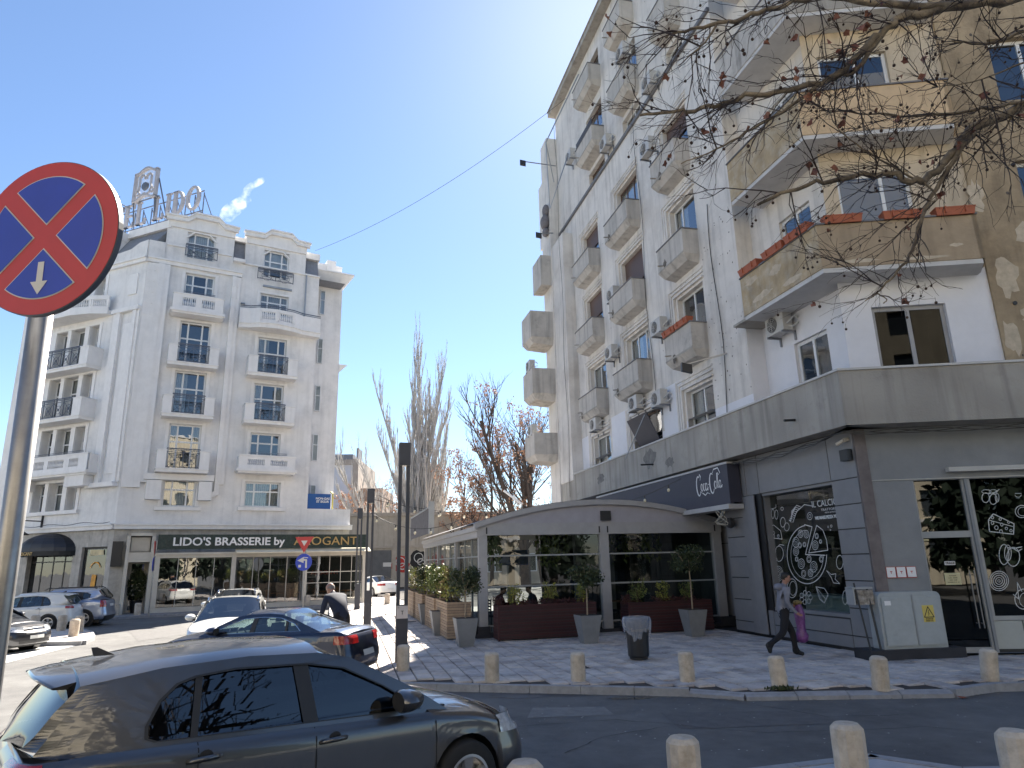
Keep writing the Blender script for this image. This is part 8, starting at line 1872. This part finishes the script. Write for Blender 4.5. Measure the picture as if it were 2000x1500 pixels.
# dirt along the gutter
b = MB()
for _ in range(420):
    k = r8.random(); i = r8.randrange(len(kerbline)-2); (x1, y1), (x2, y2) = kerbline[i], kerbline[i+1]; x = x1+(x2-x1)*k; y = y1+(y2-y1)*k-.1-abs(r8.gauss(0, .16)); s_ = r8.uniform(.008, .03); a = r8.uniform(0, 6)
    b.poly([(x+s_*cos(a+t_), y+s_*sin(a+t_)*.7, ROADZ+.01+r8.uniform(0, .006)) for t_ in (0, 1.6, 3.1, 4.6)])
o = part('gutter_grit', b, mat('grit', (.20, .17, .13), .9, .4, 9), roadparts); o['kind'] = 'stuff'
b = MB()
for _ in range(90):
    g_ = gnd(r8.uniform(1000, 2000), r8.uniform(1365, 1480), ROADZ+.006); s_ = r8.uniform(.006, .018); a = r8.uniform(0, 6); b.poly([(g_.x+s_*cos(a+t_), g_.y+s_*sin(a+t_), ROADZ+.012) for t_ in (0, 1.6, 3.1, 4.6)])
o = part('road_litter', b, mat('pale_litter', (.5, .5, .48), .8), roadparts); o['kind'] = 'stuff'
# pock marks and chips in the render
b = MB()
def pock(fr, s0, s1, z0, z1, n, y, rr=(.012, .035)):
    mb = MB()
    for _ in range(n):
        s_, z, r_ = r8.uniform(s0, s1), r8.uniform(z0, z1), r8.uniform(*rr); mb.poly([(s_+r_*cos(t_)*r8.uniform(.6, 1.2), y, z+r_*sin(t_)*r8.uniform(.7, 1.4)) for t_ in (0, 1, 2.1, 3.1, 4.2, 5.2)])
    o = part('plaster_chips', mb, mat('plaster_chip', (.12, .10, .09), .95, .3, 9), apt, fr=fr); o['kind'] = 'stuff'
pock(CC, -5.7, -3.75, 6.6, 13, 60, -.003); pock(CC, -20.5, -3.8, 9, 27, 70, -.003, (.01, .03)); pock(DF, 3.7, 8, 6.5, 16, 40, dD-.066, (.02, .05))
# bare plaster patches on the terrace parapet and ochre wall
def patchy(fr, s_, z, w_, h_, y, m_, n=18):
    mb = MB(); mb.poly([(s_+w_*cos(2*pi*k/n)*r8.uniform(.55, 1.1), y, z+h_*sin(2*pi*k/n)*r8.uniform(.55, 1.1)) for k in range(n)]); part('plaster_patch', mb, m_, apt, fr=fr)
GP = mat('grey_plaster_patch', (.20, .19, .175), .95, .3, 5); PP = mat('pale_plaster_patch', (.52, .44, .33), .95, .2, 5)
for s_, z, w_, h_ in ((-9.9, 5.75, .6, .42), (-8.3, 5.4, .35, .22), (-15, 5.6, .5, .25)): patchy(CC, s_, z, w_, h_, bo-.003, GP)
for s_, z, w_, h_ in ((4.3, 7.0, .22, .5), (4.9, 7.6, .35, .3), (4.5, 8.6, .3, .6), (5.2, 9.7, .4, .3), (4.2, 10.8, .2, .5)): patchy(DF, s_, z, w_, h_, dD-.064, PP)
for s_, z, w_, h_ in ((-2.0, 9.1, .5, .12), (-.7, 9.0, .4, .10), (-2.4, 9.7, .4, .12), (-1.3, 9.55, .3, .16)): patchy(CC, s_, z, w_, h_, bo-.003, PP)
for s_, z, w_, h_ in ((.9, 8.95, .5, .06), (2.4, 8.93, .6, .05), (3.1, 9.2, .2, .05)): patchy(DF, s_, z, w_, h_, -.003, PP)
# dark damp stains under the small balconies
DS = mat('damp_stain_dark', (.13, .115, .10), .95, .4, 6)
for s_, z in ((-7.4, 12.35), (-7.3, 8.75), (-12.4, 12.3), (-12.3, 15.8), (-7.2, 15.8), (-12.4, 8.8), (-16.9, 8.8)): 
    patchy(CC, s_+.15, z+.05, .16, .2, -.603, DS)
# loose cables and round speaker where the pavilion meets the shop wall
for k in range(4):
    p0 = CC.px(1405+8*k, 990, -.3); b = MB(); b.tube([tuple(CC.w(p0[0]+.25*sin(t*.9+k), -.35-.1*k+.05*cos(t), p0[1]-.02-.42*sin(pi*t/9)-.03*k)) for t in range(10)], .012, 4)
    single('loose_cable', b, mat('pale_cable', (.42, .38, .30), .6), ('first', 'second', 'third', 'fourth')[k]+' loop of loose pale cable below the dark awning fascia', 'cable', 'loose cables below the awning fascia')
s_, z_ = CC.px(1423, 1021, -.25); b = MB(); b.lathe([(.14, 0), (.16, -.05), (.15, -.14), (.10, -.15)], (0, 0, 0), 16, 'y'); single('round_speaker', b, BLACK, 'round black wall speaker under the loose cables at the pavilion corner', 'speaker', loc=CC.w(s_, -.12, z_), rot=CC.th)
